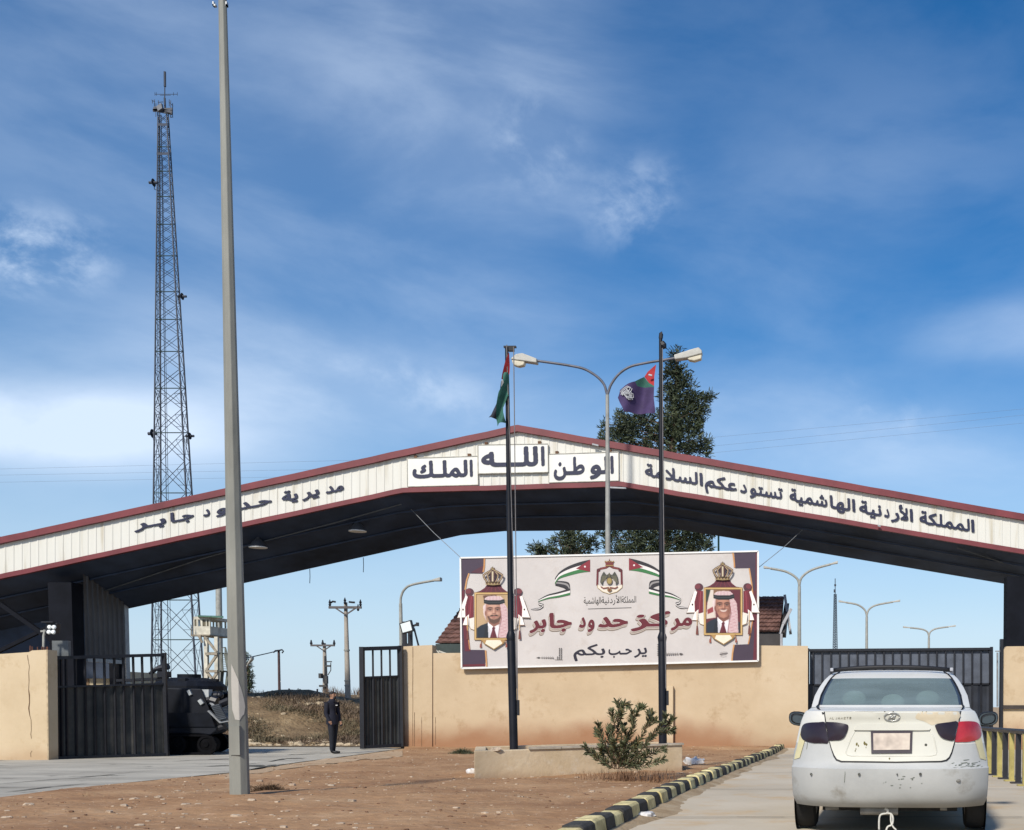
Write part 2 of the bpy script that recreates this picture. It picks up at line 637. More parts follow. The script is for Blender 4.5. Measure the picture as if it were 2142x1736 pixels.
def textmesh(body, bold=0.0, extrude=0.0, shaped=True, cell=.02):
    "solid lettering: glyph outlines filled on a fine grid, thickened like a broad nib, and traced back to smooth edges"
    cu = bpy.data.curves.new('t', 'FONT')
    cu.body = shape(body) if shaped else body
    cu.fill_mode = 'NONE'
    cu.resolution_u = 4
    o = bpy.data.objects.new('t', cu)
    C.objects.link(o)
    bpy.context.view_layer.update()
    me = bpy.data.meshes.new_from_object(o.evaluated_get(bpy.context.evaluated_depsgraph_get()))
    co = np.array([v.co[:2] for v in me.vertices])
    ed = [tuple(e.vertices) for e in me.edges]
    bpy.data.objects.remove(o)
    bpy.data.curves.remove(cu)
    bpy.data.meshes.remove(me)
    # directed contours: runs of consecutive vertices closed on themselves
    seg = []
    for a, b in ed:
        if abs(a - b) == 1:
            seg.append((min(a, b), max(a, b)))
        else:
            seg.append((max(a, b), min(a, b)))
    A, B = co[[q[0] for q in seg]], co[[q[1] for q in seg]]
    pad = .12
    x0, y0 = co.min(0) - pad
    x1, y1 = co.max(0) + pad
    k = 2
    c = cell / k
    nx, ny = int((x1 - x0) / c) + 1, int((y1 - y0) / c) + 1
    img = np.zeros((ny, nx), np.float32)
    xs = x0 + (np.arange(nx) + .5) * c
    for r in range(ny):
        yy = y0 + (r + .5) * c
        up = (A[:, 1] <= yy) & (B[:, 1] > yy)
        dn = (B[:, 1] <= yy) & (A[:, 1] > yy)
        m = up | dn
        if not m.any():
            continue
        t_ = (yy - A[m, 1]) / (B[m, 1] - A[m, 1])
        xc = A[m, 0] + t_ * (B[m, 0] - A[m, 0])
        wd = np.where(up[m], 1, -1)
        img[r] = (((xs[:, None] > xc[None, :]) * wd[None, :]).sum(1) != 0)
    # nib: ellipse turned by 40 degrees
    rad = int(bold / c + 2)
    out = img.copy()
    ca, sa = math.cos(math.radians(55)), math.sin(math.radians(55))
    for dy in range(-rad, rad + 1):
        for dx in range(-rad, rad + 1):
            u, v = (dx * ca + dy * sa) * c, (-dx * sa + dy * ca) * c
            if bold > 0 and (u / bold) ** 2 + (v / (bold * .6)) ** 2 <= 1:
                out = np.maximum(out, np.roll(np.roll(img, dy, 0), dx, 1))
    f = out
    for _ in range(2):
        f = (np.roll(f, 1, 0) + 2 * f + np.roll(f, -1, 0)) / 4
        f = (np.roll(f, 1, 1) + 2 * f + np.roll(f, -1, 1)) / 4
    f = f[::k, ::k] - .5
    H, W2 = f.shape
    vs, fs, idx = [], [], {}

    def vid(key, x, y, z):
        q = (key, z)
        if q not in idx:
            idx[q] = len(vs)
            vs.append(Vector((x, y, z)))
        return idx[q]
    for r in range(H - 1):
        row = f[r:r + 2]
        if row.max() <= 0:
            continue
        for cc in np.nonzero(np.maximum(np.maximum(f[r, :-1], f[r, 1:]), np.maximum(f[r + 1, :-1], f[r + 1, 1:])) > 0)[0]:
            cn = ((r, cc), (r, cc + 1), (r + 1, cc + 1), (r + 1, cc))
            poly, cut = [], []
            for a, b in zip(cn, cn[1:] + cn[:1]):
                fa, fb = f[a], f[b]
                if fa > 0:
                    poly.append((('g', a), a[1], a[0]))
                if (fa > 0) != (fb > 0):
                    t_ = fa / (fa - fb)
                    key = ('e', min(a, b), max(a, b))
                    poly.append((key, a[1] + (b[1] - a[1]) * t_, a[0] + (b[0] - a[0]) * t_))
                    cut.append((len(poly) - 1, fa > 0))
            fr = [vid(kk, x0 + (px + .25) * cell, y0 + (py + .25) * cell, extrude) for kk, px, py in poly]
            if len(fr) > 2:
                fs.append(tuple(fr))
            if extrude and len(cut) == 2:
                i0, i1 = [q[0] for q in cut]
                if not cut[0][1]:
                    i0, i1 = i1, i0
                lo = [vid(poly[q][0], x0 + (poly[q][1] + .25) * cell, y0 + (poly[q][2] + .25) * cell, -extrude) for q in (i0, i1)]
                fs.append((fr[i0], lo[0], lo[1], fr[i1]))
    return vs, fs


def letters(mb, groups, line, em, depth, off, offset=.03, extrude=0.0, thick=1.0, m=0, shift=(0, 0), slant=0.0):
    "groups: [(text, x0, x1)] fitted between photo columns x0..x1 on the base line ((xa,ya),(xb,yb)); depth: number or f(x)"
    (xa, ya), (xb, yb) = line
    for body, x0, x1 in groups:
        vs, fs = textmesh(body, offset, extrude)
        lo, hi = min(v.x for v in vs), max(v.x for v in vs)
        out = []
        for v in vs:
            x = x0 + (v.x - lo) / (hi - lo) * (x1 - x0)
            yb_ = ya + (yb - ya) * (x - xa) / (xb - xa)
            p = P(x + shift[0] + slant * v.y * em, yb_ - v.y * em + shift[1], (depth(x) if callable(depth) else depth))
            p.y += -off - v.z * thick
            out.append(p)
        mb.add(out, fs, m)
    return mb
# ================================================================== SETTING
def hill_h(x, y):
    "height of the bank that rises behind the left gate"
    if y < 36.5 or x > -12:
        return -.146
    edge = 36.7 + 1.1 * mnoise.noise((x * .13, 0, 3)) + max(0, (x + 22)) * .35
    t = max(0, min(1, (y - edge) / 8.5))
    t = t * t * (3 - 2 * t)
    side = max(0, min(1, (-14 - x) / 5))
    bump = .30 * mnoise.noise((x * .5, y * .5, 0)) + .16 * mnoise.noise((x * 1.3, y * 1.3, 5))
    k = min(1, max(0, (y - edge) / 2)) * max(0, 1 - (y - 46) / 6 if y > 46 else 1)
    return -.146 + side * (1.80 * t + bump * k * (t + .15))


mb = MB()
ys = [-10, 0, 6, 10, 14, 18, 22, 26, 30, 34, 36, 45, 60, 90, 150, 300, 700, 2500]
xs = [-2500, -700, -200, -60, -30, -12, 0, 12, 30, 60, 200, 700, 2500]
vs = [(x, y, g(y) - .03) for y in ys for x in xs]
nx = len(xs)
mb.add(vs, [(j * nx + i, j * nx + i + 1, (j + 1) * nx + i + 1, (j + 1) * nx + i) for j in range(len(ys) - 1) for i in range(nx - 1)])
tag(mb.build('ground', SAND), kind='structure')

mb = MB()
xs = [-120, -90, -70, -55] + [-45 + .45 * i for i in range(75)]
ys = [36.4 + .35 * i for i in range(40)] + [51, 54, 60, 75, 110, 180, 400]
vs = [(x, y, hill_h(x, y) if y < 60 else hill_h(x, 60)) for y in ys for x in xs]
nx = len(xs)
mb.add(vs, [(j * nx + i, j * nx + i + 1, (j + 1) * nx + i + 1, (j + 1) * nx + i) for j in range(len(ys) - 1) for i in range(nx - 1)])
tag(mb.build('hillside', HILL, smooth='all'), kind='structure')


def sheet(name, outline, step, mat, lift, hfun=None):
    v, f = fillpatch(outline, step)
    mb = MB()
    mb.add([(p.x, p.y, g(p.y) + lift + (hfun(p.x, p.y) if hfun else 0)) for p in v], f)
    return tag(mb.build(name, mat, smooth='all' if hfun else False), kind='structure')


def xy(v):
    return (v.x, v.y)


near_edge = [xy(G(*q)) for q in ((-330, 1725), (0, 1665), (240, 1637), (480, 1614), (620, 1593), (740, 1578), (835, 1565))]
far_edge = [(-16, 39.5), (-50, 39.5), (-50, 24), (-40, 17)]
sheet('left_road', near_edge + far_edge, .8, ROADL, -.018)
KERB = [(3.0, -2.2), (9.35, -1.91), (12, -1.8), (16.2, -1.62), (24.7, -1.16), (31.4, -.81), (34.6, -.66)]
kx = lambda y: lerp_tab(KERB, y)
sheet('right_road', [(kx(y) + .06, y) for y in (3, 9.35, 12, 16.2, 24.7, 31.4, 34.6)] + [(-.7, 60), (30, 60), (30, 3)], .9, ROADR, -.012)
POLE_B = G(501, 1664, .07)
isl = [xy(G(*q)) for q in ((-330, 1725), (0, 1665.5), (240, 1638), (480, 1617), (620, 1596), (740, 1580), (845, 1566))] + [(-12.75, 35.5), (-1.0, 35.5)] + [(kx(y) - .02, y) for y in (34.6, 31.4, 24.7, 16.2, 12, 9.35, 3)] + [(-14, 3)]
_edge = isl[:7]


def dist_edge(x, y):
    return min(((Vector((x, y)) - Vector(a).lerp(Vector(b), max(0, min(1, (Vector((x, y)) - Vector(a)).dot(Vector(b) - Vector(a)) / (Vector(b) - Vector(a)).length_squared)))).length) for a, b in zip(_edge, _edge[1:]))


def soil_h(x, y):
    d = min(dist_edge(x, y), (kx(y) - x) * 1.0)
    k = max(0, min(1, d / .5))
    h = .05 * mnoise.noise((x * .5, y * .5, 1)) + .028 * mnoise.noise((x * 1.6, y * 1.6, 2)) + .016 * mnoise.noise((x * 4, y * 4, 9)) + .01 * mnoise.noise((x * 9, y * 9, 4))
    r = math.hypot(x - POLE_B.x, y - POLE_B.y)
    m = .03 * math.exp(-(r / .75) ** 2) + .02 * math.exp(-(r / 1.7) ** 2)
    return k * (.045 + h + m)


sheet('soil', isl, .2, SOIL, -.012, soil_h)
# pale dusty strip between soil and road
strip = [G(*q) for q in ((470, 1619), (620, 1597), (740, 1581), (842, 1568))]
strip2 = [G(*q) for q in ((842, 1586), (740, 1596), (620, 1610), (470, 1632))]
DUST = layered('pale_dust', [(.3, (.36, .25, .15)), (.6, (.43, .31, .20)), (.8, (.48, .37, .25))], .9, .95, .3)
sheet('dusty_verge', [xy(v) for v in strip + strip2], .3, DUST, .0, lambda x, y: soil_h(x, y) + .012 * (1 + mnoise.noise((x * 2, y * 2, 0))) - .018)

# kerb of alternately painted stones
YEL = M('worn_yellow_kerb_paint', (.58, .48, .21), .75, .3, 7, rgb2=(.66, .57, .30), bump=.3)
KBL = M('worn_black_kerb_paint', (.045, .042, .036), .8, .45, 7, bump=.3)
mb = MB()
y = 3.2
i = 0
while y < 34.4:
    ln = .41 + random.uniform(-.04, .04)
    a, b = Vector((kx(y), y, 0)), Vector((kx(y + ln), y + ln, 0))
    for s0, s1 in ((0, 1),):
        j = random.uniform(-.012, .012)
        t = .16 + random.uniform(-.014, .014)
        prof = lambda p, e=0: [(p.x - .10 + j, p.y, g(p.y) - .05), (p.x + .115 + j, p.y, g(p.y) - .05), (p.x + .085 + j, p.y, g(p.y) + t - .025), (p.x + .055 + j, p.y, g(p.y) + t), (p.x - .10 + j, p.y, g(p.y) + t)]
        q = b - (b - a).normalized() * .012
        mb.hexa(prof(a), prof(q), i % 2)
    y += ln
    i += 1
tag(mb.build('kerb', [YEL, KBL], bevel=.008), kind='structure')

# expansion joints of the lane (shallow dark grooves)
mb = MB()
for yy in (7.2, 11.6, 15.8, 20.6, 26.0):
    a = [Vector((kx(yy) + .12 + q * .5, yy + .05 * mnoise.noise((q * 1.7, yy, 0)), 0)) for q in range(40)]
    for p, q in zip(a, a[1:]):
        ww = .03 + .018 * mnoise.noise((p.x * 2, yy, 4))
        mb.add([(p.x, p.y, g(p.y) + .002), (q.x, q.y, g(q.y) + .002), (q.x, q.y + ww, g(q.y) + .002), (p.x, p.y + ww, g(p.y) + .002)], [(0, 1, 2, 3)])
tag(mb.build('road_joint', M('dark_joint_dirt', (.10, .075, .05), .95, .5, 9)), kind='structure')
# sand drifted against the kerb
mb = MB()
prev = None
for i in range(240):
    yy = 3.5 + i * .13
    wd = .10 + .34 * max(0, .15 + mnoise.noise((yy * .45, 0, 3))) + .10 * abs(mnoise.noise((yy * 2.2, 1, 3)))
    a = Vector((kx(yy) + .10, yy, g(yy) + .03))
    b = Vector((kx(yy) + .10 + wd * .5, yy, g(yy) + .012))
    c = Vector((kx(yy) + .10 + wd, yy, g(yy) - .013))
    if prev:
        mb.add([prev[0], a, b, prev[1]], [(0, 1, 2, 3)])
        mb.add([prev[1], b, c, prev[2]], [(0, 1, 2, 3)])
    prev = (a, b, c)
tag(mb.build('drifted_sand', layered('drift_sand', [(.3, (.26, .18, .10)), (.5, (.36, .27, .17)), (.7, (.44, .36, .25))], 2.4, .95, .6), smooth='all'), kind='stuff')

# tarred cracks across the left road
mb = MB()
for seq in ([(-20, 1640), (120, 1629), (250, 1616), (330, 1609)], [(505, 1598), (560, 1592), (590, 1586), (640, 1585)], [(430, 1602), (480, 1600), (540, 1603), (600, 1596)], [(600, 1578), (660, 1576), (720, 1572)], [(10, 1655), (90, 1645), (150, 1641)],
            [(360, 1592), (430, 1588), (520, 1586)], [(520, 1608), (560, 1600), (600, 1604)]):
    pts = []
    for a, b in zip(seq, seq[1:]):
        for i in range(9):
            pts.append(G(a[0] + (b[0] - a[0]) * i / 9, a[1] + (b[1] - a[1]) * i / 9))
    for i, (p, q) in enumerate(zip(pts, pts[1:])):
        n1_, n2_ = [.16 + .75 * abs(mnoise.noise((v.x * 1.1, v.y * 1.1, 6))) for v in (p, q)]
        j1, j2 = [.15 * mnoise.noise((v.x * .9, v.y * .9, 2)) for v in (p, q)]
        mb.add([(p.x, p.y + j1, g(p.y) - .009), (q.x, q.y + j2, g(q.y) - .009), (q.x, q.y + j2 + n2_, g(q.y) - .009), (p.x, p.y + j1 + n1_, g(p.y) - .009)], [(0, 1, 2, 3)])
tag(mb.build('road_crack', M('dark_tar_crack', (.10, .095, .08), .9, .4, 3)), kind='structure')

# pebbles and chips strewn over the soil
STONE = M('pale_stone', (.43, .34, .25), .9, .3, 9)
STONE2 = M('brown_clod', (.16, .085, .05), .95, .3, 9)


def rock(mb, c, r, m=0, sq=.6):
    n = random.randint(5, 7)
    ph = random.random() * 6
    vs = []
    for lay, (rr, zz) in enumerate(((1, -.3), (.95, .35), (.55, sq))):
        for k in range(n):
            a = ph + 6.283 * k / n
            q = r * rr * random.uniform(.7, 1.2)
            vs.append((c[0] + q * math.cos(a) * 1.25, c[1] + q * math.sin(a), c[2] + r * zz * random.uniform(.8, 1.2)))
    fs = [(l * n + k, l * n + (k + 1) % n, (l + 1) * n + (k + 1) % n, (l + 1) * n + k) for l in (0, 1) for k in range(n)] + [tuple(2 * n + k for k in range(n))]
    mb.add(vs, fs, m)


def in_isl(x, y):
    c = False
    j = len(isl) - 1
    for i in range(len(isl)):
        if (isl[i][1] > y) != (isl[j][1] > y) and x < (isl[j][0] - isl[i][0]) * (y - isl[i][1]) / (isl[j][1] - isl[i][1]) + isl[i][0]:
            c = not c
        j = i
    return c


def soil_z(x, y):
    return g(y) - .012 + soil_h(x, y)


mb = MB()
n = 0
while n < 5200:
    yy = 9 + 26 * random.random() ** 1.7
    x = random.uniform(-16, 0)
    if not in_isl(x, yy) or (1.0 - min(1, max(0, mnoise.noise((x * .6, yy * .6, 8)) + .75))) > random.random():
        continue
    r = .005 + .02 * random.random() ** 5
    rock(mb, (x, yy, soil_z(x, yy)), r, 0 if random.random() < .55 else 1, .4)
    n += 1
tag(mb.build('gravel', [STONE, STONE2]), kind='stuff')

# rubble and dry scrub on the bank
mb = MB()
for k in range(420):
    px = random.uniform(440, 830)
    yy = random.choice((random.uniform(37, 40), random.uniform(37, 39), random.uniform(40, 49)))
    x = (px - PPX) / FPX * yy
    rock(mb, (x, yy, hill_h(x, yy)), .03 + .12 * random.random() ** 4, random.choice((0, 0, 1)), .6)
tag(mb.build('rubble', [M('limestone_rubble', (.44, .36, .25), .95, .22, 4), M('brown_rubble', (.26, .19, .11), .95, .3, 4)]), kind='stuff')


def blades(mb, c, h, n, spread, wd, m=0, lean=.7):
    for _ in range(n):
        a = random.random() * 6.283
        b = Vector((c[0] + random.gauss(0, spread), c[1] + random.gauss(0, spread), c[2] - .03))
        t = b + Vector((math.cos(a) * h * lean * random.random(), math.sin(a) * h * lean * random.random(), h * random.uniform(.5, 1.1)))
        s = Vector((-math.sin(a), math.cos(a), 0)) * wd
        md = b.lerp(t, .55) + Vector((0, 0, h * .08))
        mb.add([b - s, b + s, md + s * .7, md - s * .7, t], [(0, 1, 2, 3), (3, 2, 4)], m)


SCR = [M('dry_scrub_grey', (.15, .112, .08), .9, .4, 2), M('dry_scrub_brown', (.185, .13, .088), .9, .4, 2), M('dry_scrub_olive', (.14, .115, .07), .9, .4, 2)]
mb = MB()
for k in range(2400):
    px = random.uniform(430, 850)
    yy = random.uniform(38.6, 48.5)
    x = (px - PPX) / FPX * yy
    v = mnoise.noise((x * .35, yy * .35, 11))
    if v < -.22 or (px > 545 and yy > 44.5):
        continue
    m = 0 if v > .2 else (1 if v > .0 else 2)
    blades(mb, (x, yy, hill_h(x, yy)), random.uniform(.08, .22), 26, .26, .010, m, 1.3)
tag(mb.build('dry_scrub', SCR), kind='stuff')
# dry stubble in the soil
mb = MB()
for k in range(260):
    yy = random.uniform(10.5, 34)
    x = random.uniform(-15, -1)
    if not in_isl(x, yy) or mnoise.noise((x * .5, yy * .5, 21)) < .08:
        continue
    blades(mb, (x, yy, soil_z(x, yy)), random.uniform(.03, .09), 7, .12, .004, 0, 1.6)
tag(mb.build('dry_stubble', M('dry_straw', (.30, .22, .12), .9, .3, 4)), kind='stuff')

# ================================================================== GATE CANOPY
D1, D2 = 38.0, 41.4
can = thing('gate_canopy', 'wide gabled border gate canopy with cream sheet fascia, maroon trim and dark underside', 'canopy', (P(1085, 1000, D1).x, 42, g(42)))
ftop = [(-700, 1280.6), (1085, 893), (2900, 1211.7)]
fbot = [(-700, 1363), (846, 1031), (1083, 1025), (1299, 1018), (2142, 1160), (2900, 1288)]
bbot = [(-900, 1521), (-500, 1436), (275, 1272), (1000, 1111.5), (1425, 1108), (2106, 1222), (2900, 1355)]
TOPD = 12.0   # trim height in photo px


def yat(poly, x):
    return lerp_tab(poly, x)


xs_ = sorted(set([-700, 846, 1083, 1085, 1299, 2142, 2900] + list(range(-700, 2900, 100))))
mb = MB()
# solid roof: front gable outline swept back to the rear gable
F_t = [P(x, yat(ftop, x), D1) for x in xs_]
F_b = [P(x, yat(fbot, x) - 1, D1) for x in xs_]
bx = [PPX + (x - PPX) * D1 / D2 for x in xs_]
B_b = [P(x, yat(bbot, x), D2) for x in bx]
B_t = [Vector((b.x, D2, b.z + (ft.z - fb.z))) for b, ft, fb in zip(B_b, F_t, F_b)]
n = len(xs_)
for i in range(n - 1):
    mb.add([F_t[i], F_t[i + 1], B_t[i + 1], B_t[i]], [(0, 1, 2, 3)], 1)
    mb.add([F_b[i], F_b[i + 1], B_b[i + 1], B_b[i]], [(0, 1, 2, 3)], 0)
    mb.add([B_b[i], B_b[i + 1], B_t[i + 1], B_t[i]], [(0, 1, 2, 3)], 0)
    mb.add([F_b[i], F_b[i + 1], F_t[i + 1], F_t[i]], [(0, 1, 2, 3)], 0)
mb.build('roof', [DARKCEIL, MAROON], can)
# ribbed cream sheet in front
mb = MB()
pitch = 17.2
x = -690.0
while x < 2880:
    prof = [(x, 0), (x + pitch - 4.6, 0), (x + pitch - 3.6, .014), (x + pitch - 1.0, .014), (x + pitch, 0)]
    for (xa, oa), (xb_, ob) in zip(prof, prof[1:]):
        for sx0, sx1 in (((xa, xb_),) if not (xa < 1085 < xb_) else ((xa, 1085), (1085, xb_))):
            q = []
            for xx, oo in ((sx0, oa), (sx1, ob)):
                for yy in (yat(ftop, xx) + TOPD * .7, yat(fbot, xx) - 8):
                    p = P(xx, yy, D1)
                    p.y -= .05 + oo
                    q.append(p)
            mb.add([q[0], q[2], q[3], q[1]], [(0, 1, 2, 3)])
    x += pitch
# rust-streaked cream coating
fm = bpy.data.materials.new('streaked_cream_sheet')
fm.use_nodes = True
t = fm.node_tree
b = t.nodes['Principled BSDF']
b.inputs['Roughness'].default_value = .5
ge = N('ShaderNodeNewGeometry', t)
mpp = N('ShaderNodeMapping', t)
mpp.inputs['Scale'].default_value = (2.6, 1, .22)
L(ge.outputs['Position'], mpp.inputs['Vector'], t)
nn = N('ShaderNodeTexNoise', t)
nn.inputs['Scale'].default_value = 1.4
nn.inputs['Detail'].default_value = 7
L(mpp.outputs[0], nn.inputs['Vector'], t)
rr = N('ShaderNodeValToRGB', t)
for e, (p_, c_) in zip([rr.color_ramp.elements[0], rr.color_ramp.elements[1], rr.color_ramp.elements.new(.62), rr.color_ramp.elements.new(.7)],
                       [(.25, (.63, .62, .565)), (.85, (.30, .23, .14)), (.57, (.60, .585, .525)), (.70, (.46, .42, .33))]):
    e.position = p_
    e.color = (*c_, 1)
L(nn.outputs['Fac'], rr.inputs['Fac'], t)
L(rr.outputs[0], b.inputs['Base Color'], t)
mb.build('fascia_sheet', fm, can)


def trim(poly, up, dn, proud, name, step=40, rip=0):
    mb = MB()
    xs2 = sorted(set([q[0] for q in poly] + [poly[0][0] + i * step for i in range(int((poly[-1][0] - poly[0][0]) / step))]))
    ring = []
    for x in xs2:
        a = P(x, yat(poly, x) - up, D1)
        c = P(x, yat(poly, x) + dn, D1)
        jz = rip * mnoise.noise((x * .03, 0, 0))
        ring.append([Vector((a.x, D1 + .10, a.z)), Vector((a.x, D1 - proud, a.z + jz)), Vector((c.x, D1 - proud, c.z + jz)), Vector((c.x, D1 + .02, c.z))])
    for r0, r1 in zip(ring, ring[1:]):
        for k in range(3):
            mb.add([r0[k], r1[k], r1[k + 1], r0[k + 1]], [(0, 1, 2, 3)])
        mb.add([r0[3], r1[3], r1[0], r0[0]], [(0, 1, 2, 3)])
    return mb.build(name, MAROON, can)


trim(ftop, 1.5, TOPD, .20, 'top_trim', rip=.015)
trim(fbot, 9.5, .5, .14, 'bottom_trim', rip=.015)
# light edge strip under the flat middle and a bent piece of flashing on the right slope
mb = MB()
for (xa, ya), (xb_, yb_) in (((1274, 1019.5), (1310, 1021)), ((1239, 929), (1252, 932)), ((1836, 1099), (1842, 1101))):
    mb.bar(P(xa, ya, D1 - .26), P(xb_, yb_, D1 - .26), .05, .05)
mb.build('flashing', GALV, can)
# purlins, conduit and rafters under the roof
mb = MB()


def under(x, t, drop=.0):
    "point under the ceiling: x front photo column, t 0 front .. 1 back"
    a = P(x, yat(fbot, x), D1)
    xb_ = PPX + (x - PPX) * D1 / D2
    c = P(xb_, yat(bbot, xb_), D2)
    q = a.lerp(c, t)
    q.z -= drop
    return q


def proj(p):
    v = Vector(p) - Vector((0, 0, HC))
    F = Vector((0, math.cos(PITCH), -math.sin(PITCH)))
    U = Vector((0, math.sin(PITCH), math.cos(PITCH)))
    return PPX + FPX * v.x / v.dot(F), PPY - FPX * v.dot(U) / v.dot(F)


def cpt(x, y, drop=.06):
    "point on the ceiling seen at photo position (x, y)"
    best = None
    for i in range(41):
        t_ = i / 40
        for j in range(-12, 13):
            q = under(PPX + (x - PPX) * (1 + .09 * t_) + j * 1.5, t_, 0)
            a, b_ = proj(q)
            e = (a - x) ** 2 + (b_ - y) ** 2
            if best is None or e < best[0]:
                best = (e, q)
    return best[1] - Vector((0, 0, drop))


for t_ in (.3, .62):
    for x in list(range(-600, 2800, 100)):
        mb.bar(under(x, t_, .04), under(x + 100, t_, .04), .05, .06, 0)
for x in []:
    mb.bar(under(x, .03, .05), under(x, .97, .05), .10, .10, 0, up=(0, 0, 1))
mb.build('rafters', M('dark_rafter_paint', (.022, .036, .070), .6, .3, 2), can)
mb = MB()
mb.tube([cpt(210, 1236), cpt(420, 1166), cpt(560, 1127), cpt(700, 1090), cpt(840, 1052)], .022, 6)
mb.build('conduit', M('grey_conduit', (.09, .095, .10), .6, .2, 5), can)
mb = MB()
mb.tube([cpt(2002, 1142), cpt(2060, 1160), cpt(2100, 1174)], .022, 6)
mb.build('conduit', M('grey_conduit'), can)
# columns and side wall on the left, column on the right
COLM = M('dark_grey_column', (.007, .008, .012), .8, .3, 1.5, spec=.12)
mb = MB()
xl = P(153, 1500, D1).x
mb.box(P(104, 1500, D1).x, xl, D1 + .1, D1 + .7, -.2, 5.4)
mb.build('column', COLM, can)
mb = MB()
x1 = P(275, 1500, D2).x
mb.box(P(231, 1500, D2 - .6).x, x1 - .05, D2 - .6, D2 - .05, -.2, 6.6)
mb.build('column', COLM, can)
mb = MB()
mb.box(x1 - .05, x1 + .06, D2 - .35, D2 - .1, -.2, 5.3)
mb.build('pale_upright', GALV, can)  # pale strip added for the lit edge of the rear column
mb = MB()
x2 = P(2106, 1400, D1).x
mb.box(x2, x2 + .75, D1 + .1, D1 + .7, -.2, 5.6)
mb.build('column', COLM, can)
mb = MB()
x3 = xl + .03
yy = D1 + .7
while yy < D2 - .7:
    for (a, oa), (b_, ob) in (((0, 0), (.16, 0)), ((.16, 0), (.19, .035)), ((.19, .035), (.25, .035)), ((.25, .035), (.28, 0))):
        mb.add([(x3 + oa, yy + a, 2.85), (x3 + ob, yy + b_, 2.85), (x3 + ob, yy + b_, 6.9), (x3 + oa, yy + a, 6.9)], [(0, 1, 2, 3)])
    yy += .28
mb.build('side_sheet', M('dull_grey_cladding', (.085, .078, .075), .6, .35, .6), can)
mb = MB()
mb.box(x3 - .1, x3 + .08, D1 + .7, D2 - .6, 2.72, 2.85)
mb.build('bottom_rail', GALV, can)
mb = MB()
mb.box(xl - 16, P(231, 1500, D2 - .6).x, D2 - .35, D2 - .2, 2.2, 7.4)
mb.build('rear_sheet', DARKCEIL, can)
mb = MB()
a = P(0, 1258, D1 + 1)
mb.bar(P(0, 1262, D1 + .5), P(148, 1367, D1 + .5), .14, .14)
mb.bar(P(148, 1290, D1 + .5), P(-60, 1390, D1 + .6), .12, .12)
mb.build('brace', COLM, can)
# cut-out letters on both slopes
mb = MB()
K = lambda x: x * .3907
letters(mb, [('مد', 683.7, 720.8), ('ير', 634.9, 670), ('ية', 592, 624.9), ('حـد', 502, 570.4), ('و', 455.1, 478.6), ('د', 428, 442), ('جـا', 359.4, 408.3), ('بـر', 284.4, 349.7)],
        ((687.6, 1032.1), (371.2, 1091.5)), 27, D1, .08, .042, .02)
o = mb.build('lettering', LETTER, can)
mb = MB()
K = lambda x: 1255.1 + .4141 * x
letters(mb, [('ا', K(1872), K(1890)), ('لمملكة', K(1612), K(1866)), ('ا', K(1563), K(1580)), ('لأ', K(1508), K(1556)), ('ر', K(1468), K(1512)), ('د', K(1434), K(1461)), ('نية', K(1308), K(1422)),
             ('ا', K(1272), K(1289)), ('لها', K(1160), K(1264)), ('شمية', K(957), K(1148)), ('تستو', K(757), K(922)), ('د', K(708), K(742)), ('عكم', K(530), K(692)),
             ('ا', K(503), K(520)), ('لسلا', K(332), K(494)), ('مة', K(228), K(322))],
        ((1453.9, 1013.2), (2025.3, 1111.3)), 34, D1, .08, .036, .02)
mb.build('lettering', LETTER, can)

# three white boards at the ridge
def board(label, quad, groups, line, em, off):
    K = lambda p: (836.7 + .3125 * p[0], 836.7 + .3125 * p[1])
    q = [P(*K(p), D1 - off - .02) for p in quad]
    c = sum(q, Vector()) / 4
    b = thing('name_board', label, 'sign', c, 'white boards on the gate gable')
    m = MB()
    m.hexa(q, [v + Vector((0, .05, 0)) for v in q])
    m.build('panel', WHITEP, b)
    m = MB()
    letters(m, [(t_, 836.7 + .3125 * x0, 836.7 + .3125 * x1) for t_, x0, x1 in groups], (K(line[0]), K(line[1])), em * 1.06, D1 - off - .02, .012, .046, .015)
    m.build('lettering', LETTER, b)
    m = MB()
    for i in (0, 1):
        p = q[i].lerp(q[1 - i], .12)
        m.box(p.x - .05, p.x + .05, p.y - .02, p.y + .08, p.z, p.z + .09)
    m.build('bracket', M('rusty_bracket', (.12, .06, .03), .8, .3, 8), b)
    m = MB()
    for a, c_ in ((0, 1), (1, 2), (2, 3), (3, 0)):
        m.bar(q[a] + Vector((0, -.004, 0)), q[c_] + Vector((0, -.004, 0)), .022, .03)
    m.build('edge_frame', M('dull_edge_paint', (.42, .40, .34), .6, .3, 4), b)


board('white board with dark blue lettering, left one of three on the gable', [(48, 390), (520, 375), (523, 567), (50, 580)],
      [('ا', 467, 487), ('لملـك', 85, 452)], ((100, 516), (470, 507)), 42, .09)
board('white board lettered in dark blue directly under the gable peak, highest of three boards', [(521, 300), (990, 293), (992, 482), (524, 492)],
      [('ا', 944, 968), ('للـــه', 545, 924)], ((560, 440), (950, 434)), 49, .13)
board('white board with dark blue lettering on the gable, behind the street lamp pole', [(994, 362), (1462, 347), (1464, 540), (996, 552)],
      [('ا', 1408, 1430), ('لو', 1272, 1396), ('طـن', 1030, 1235)], ((1040, 497), (1430, 486)), 44, .09)

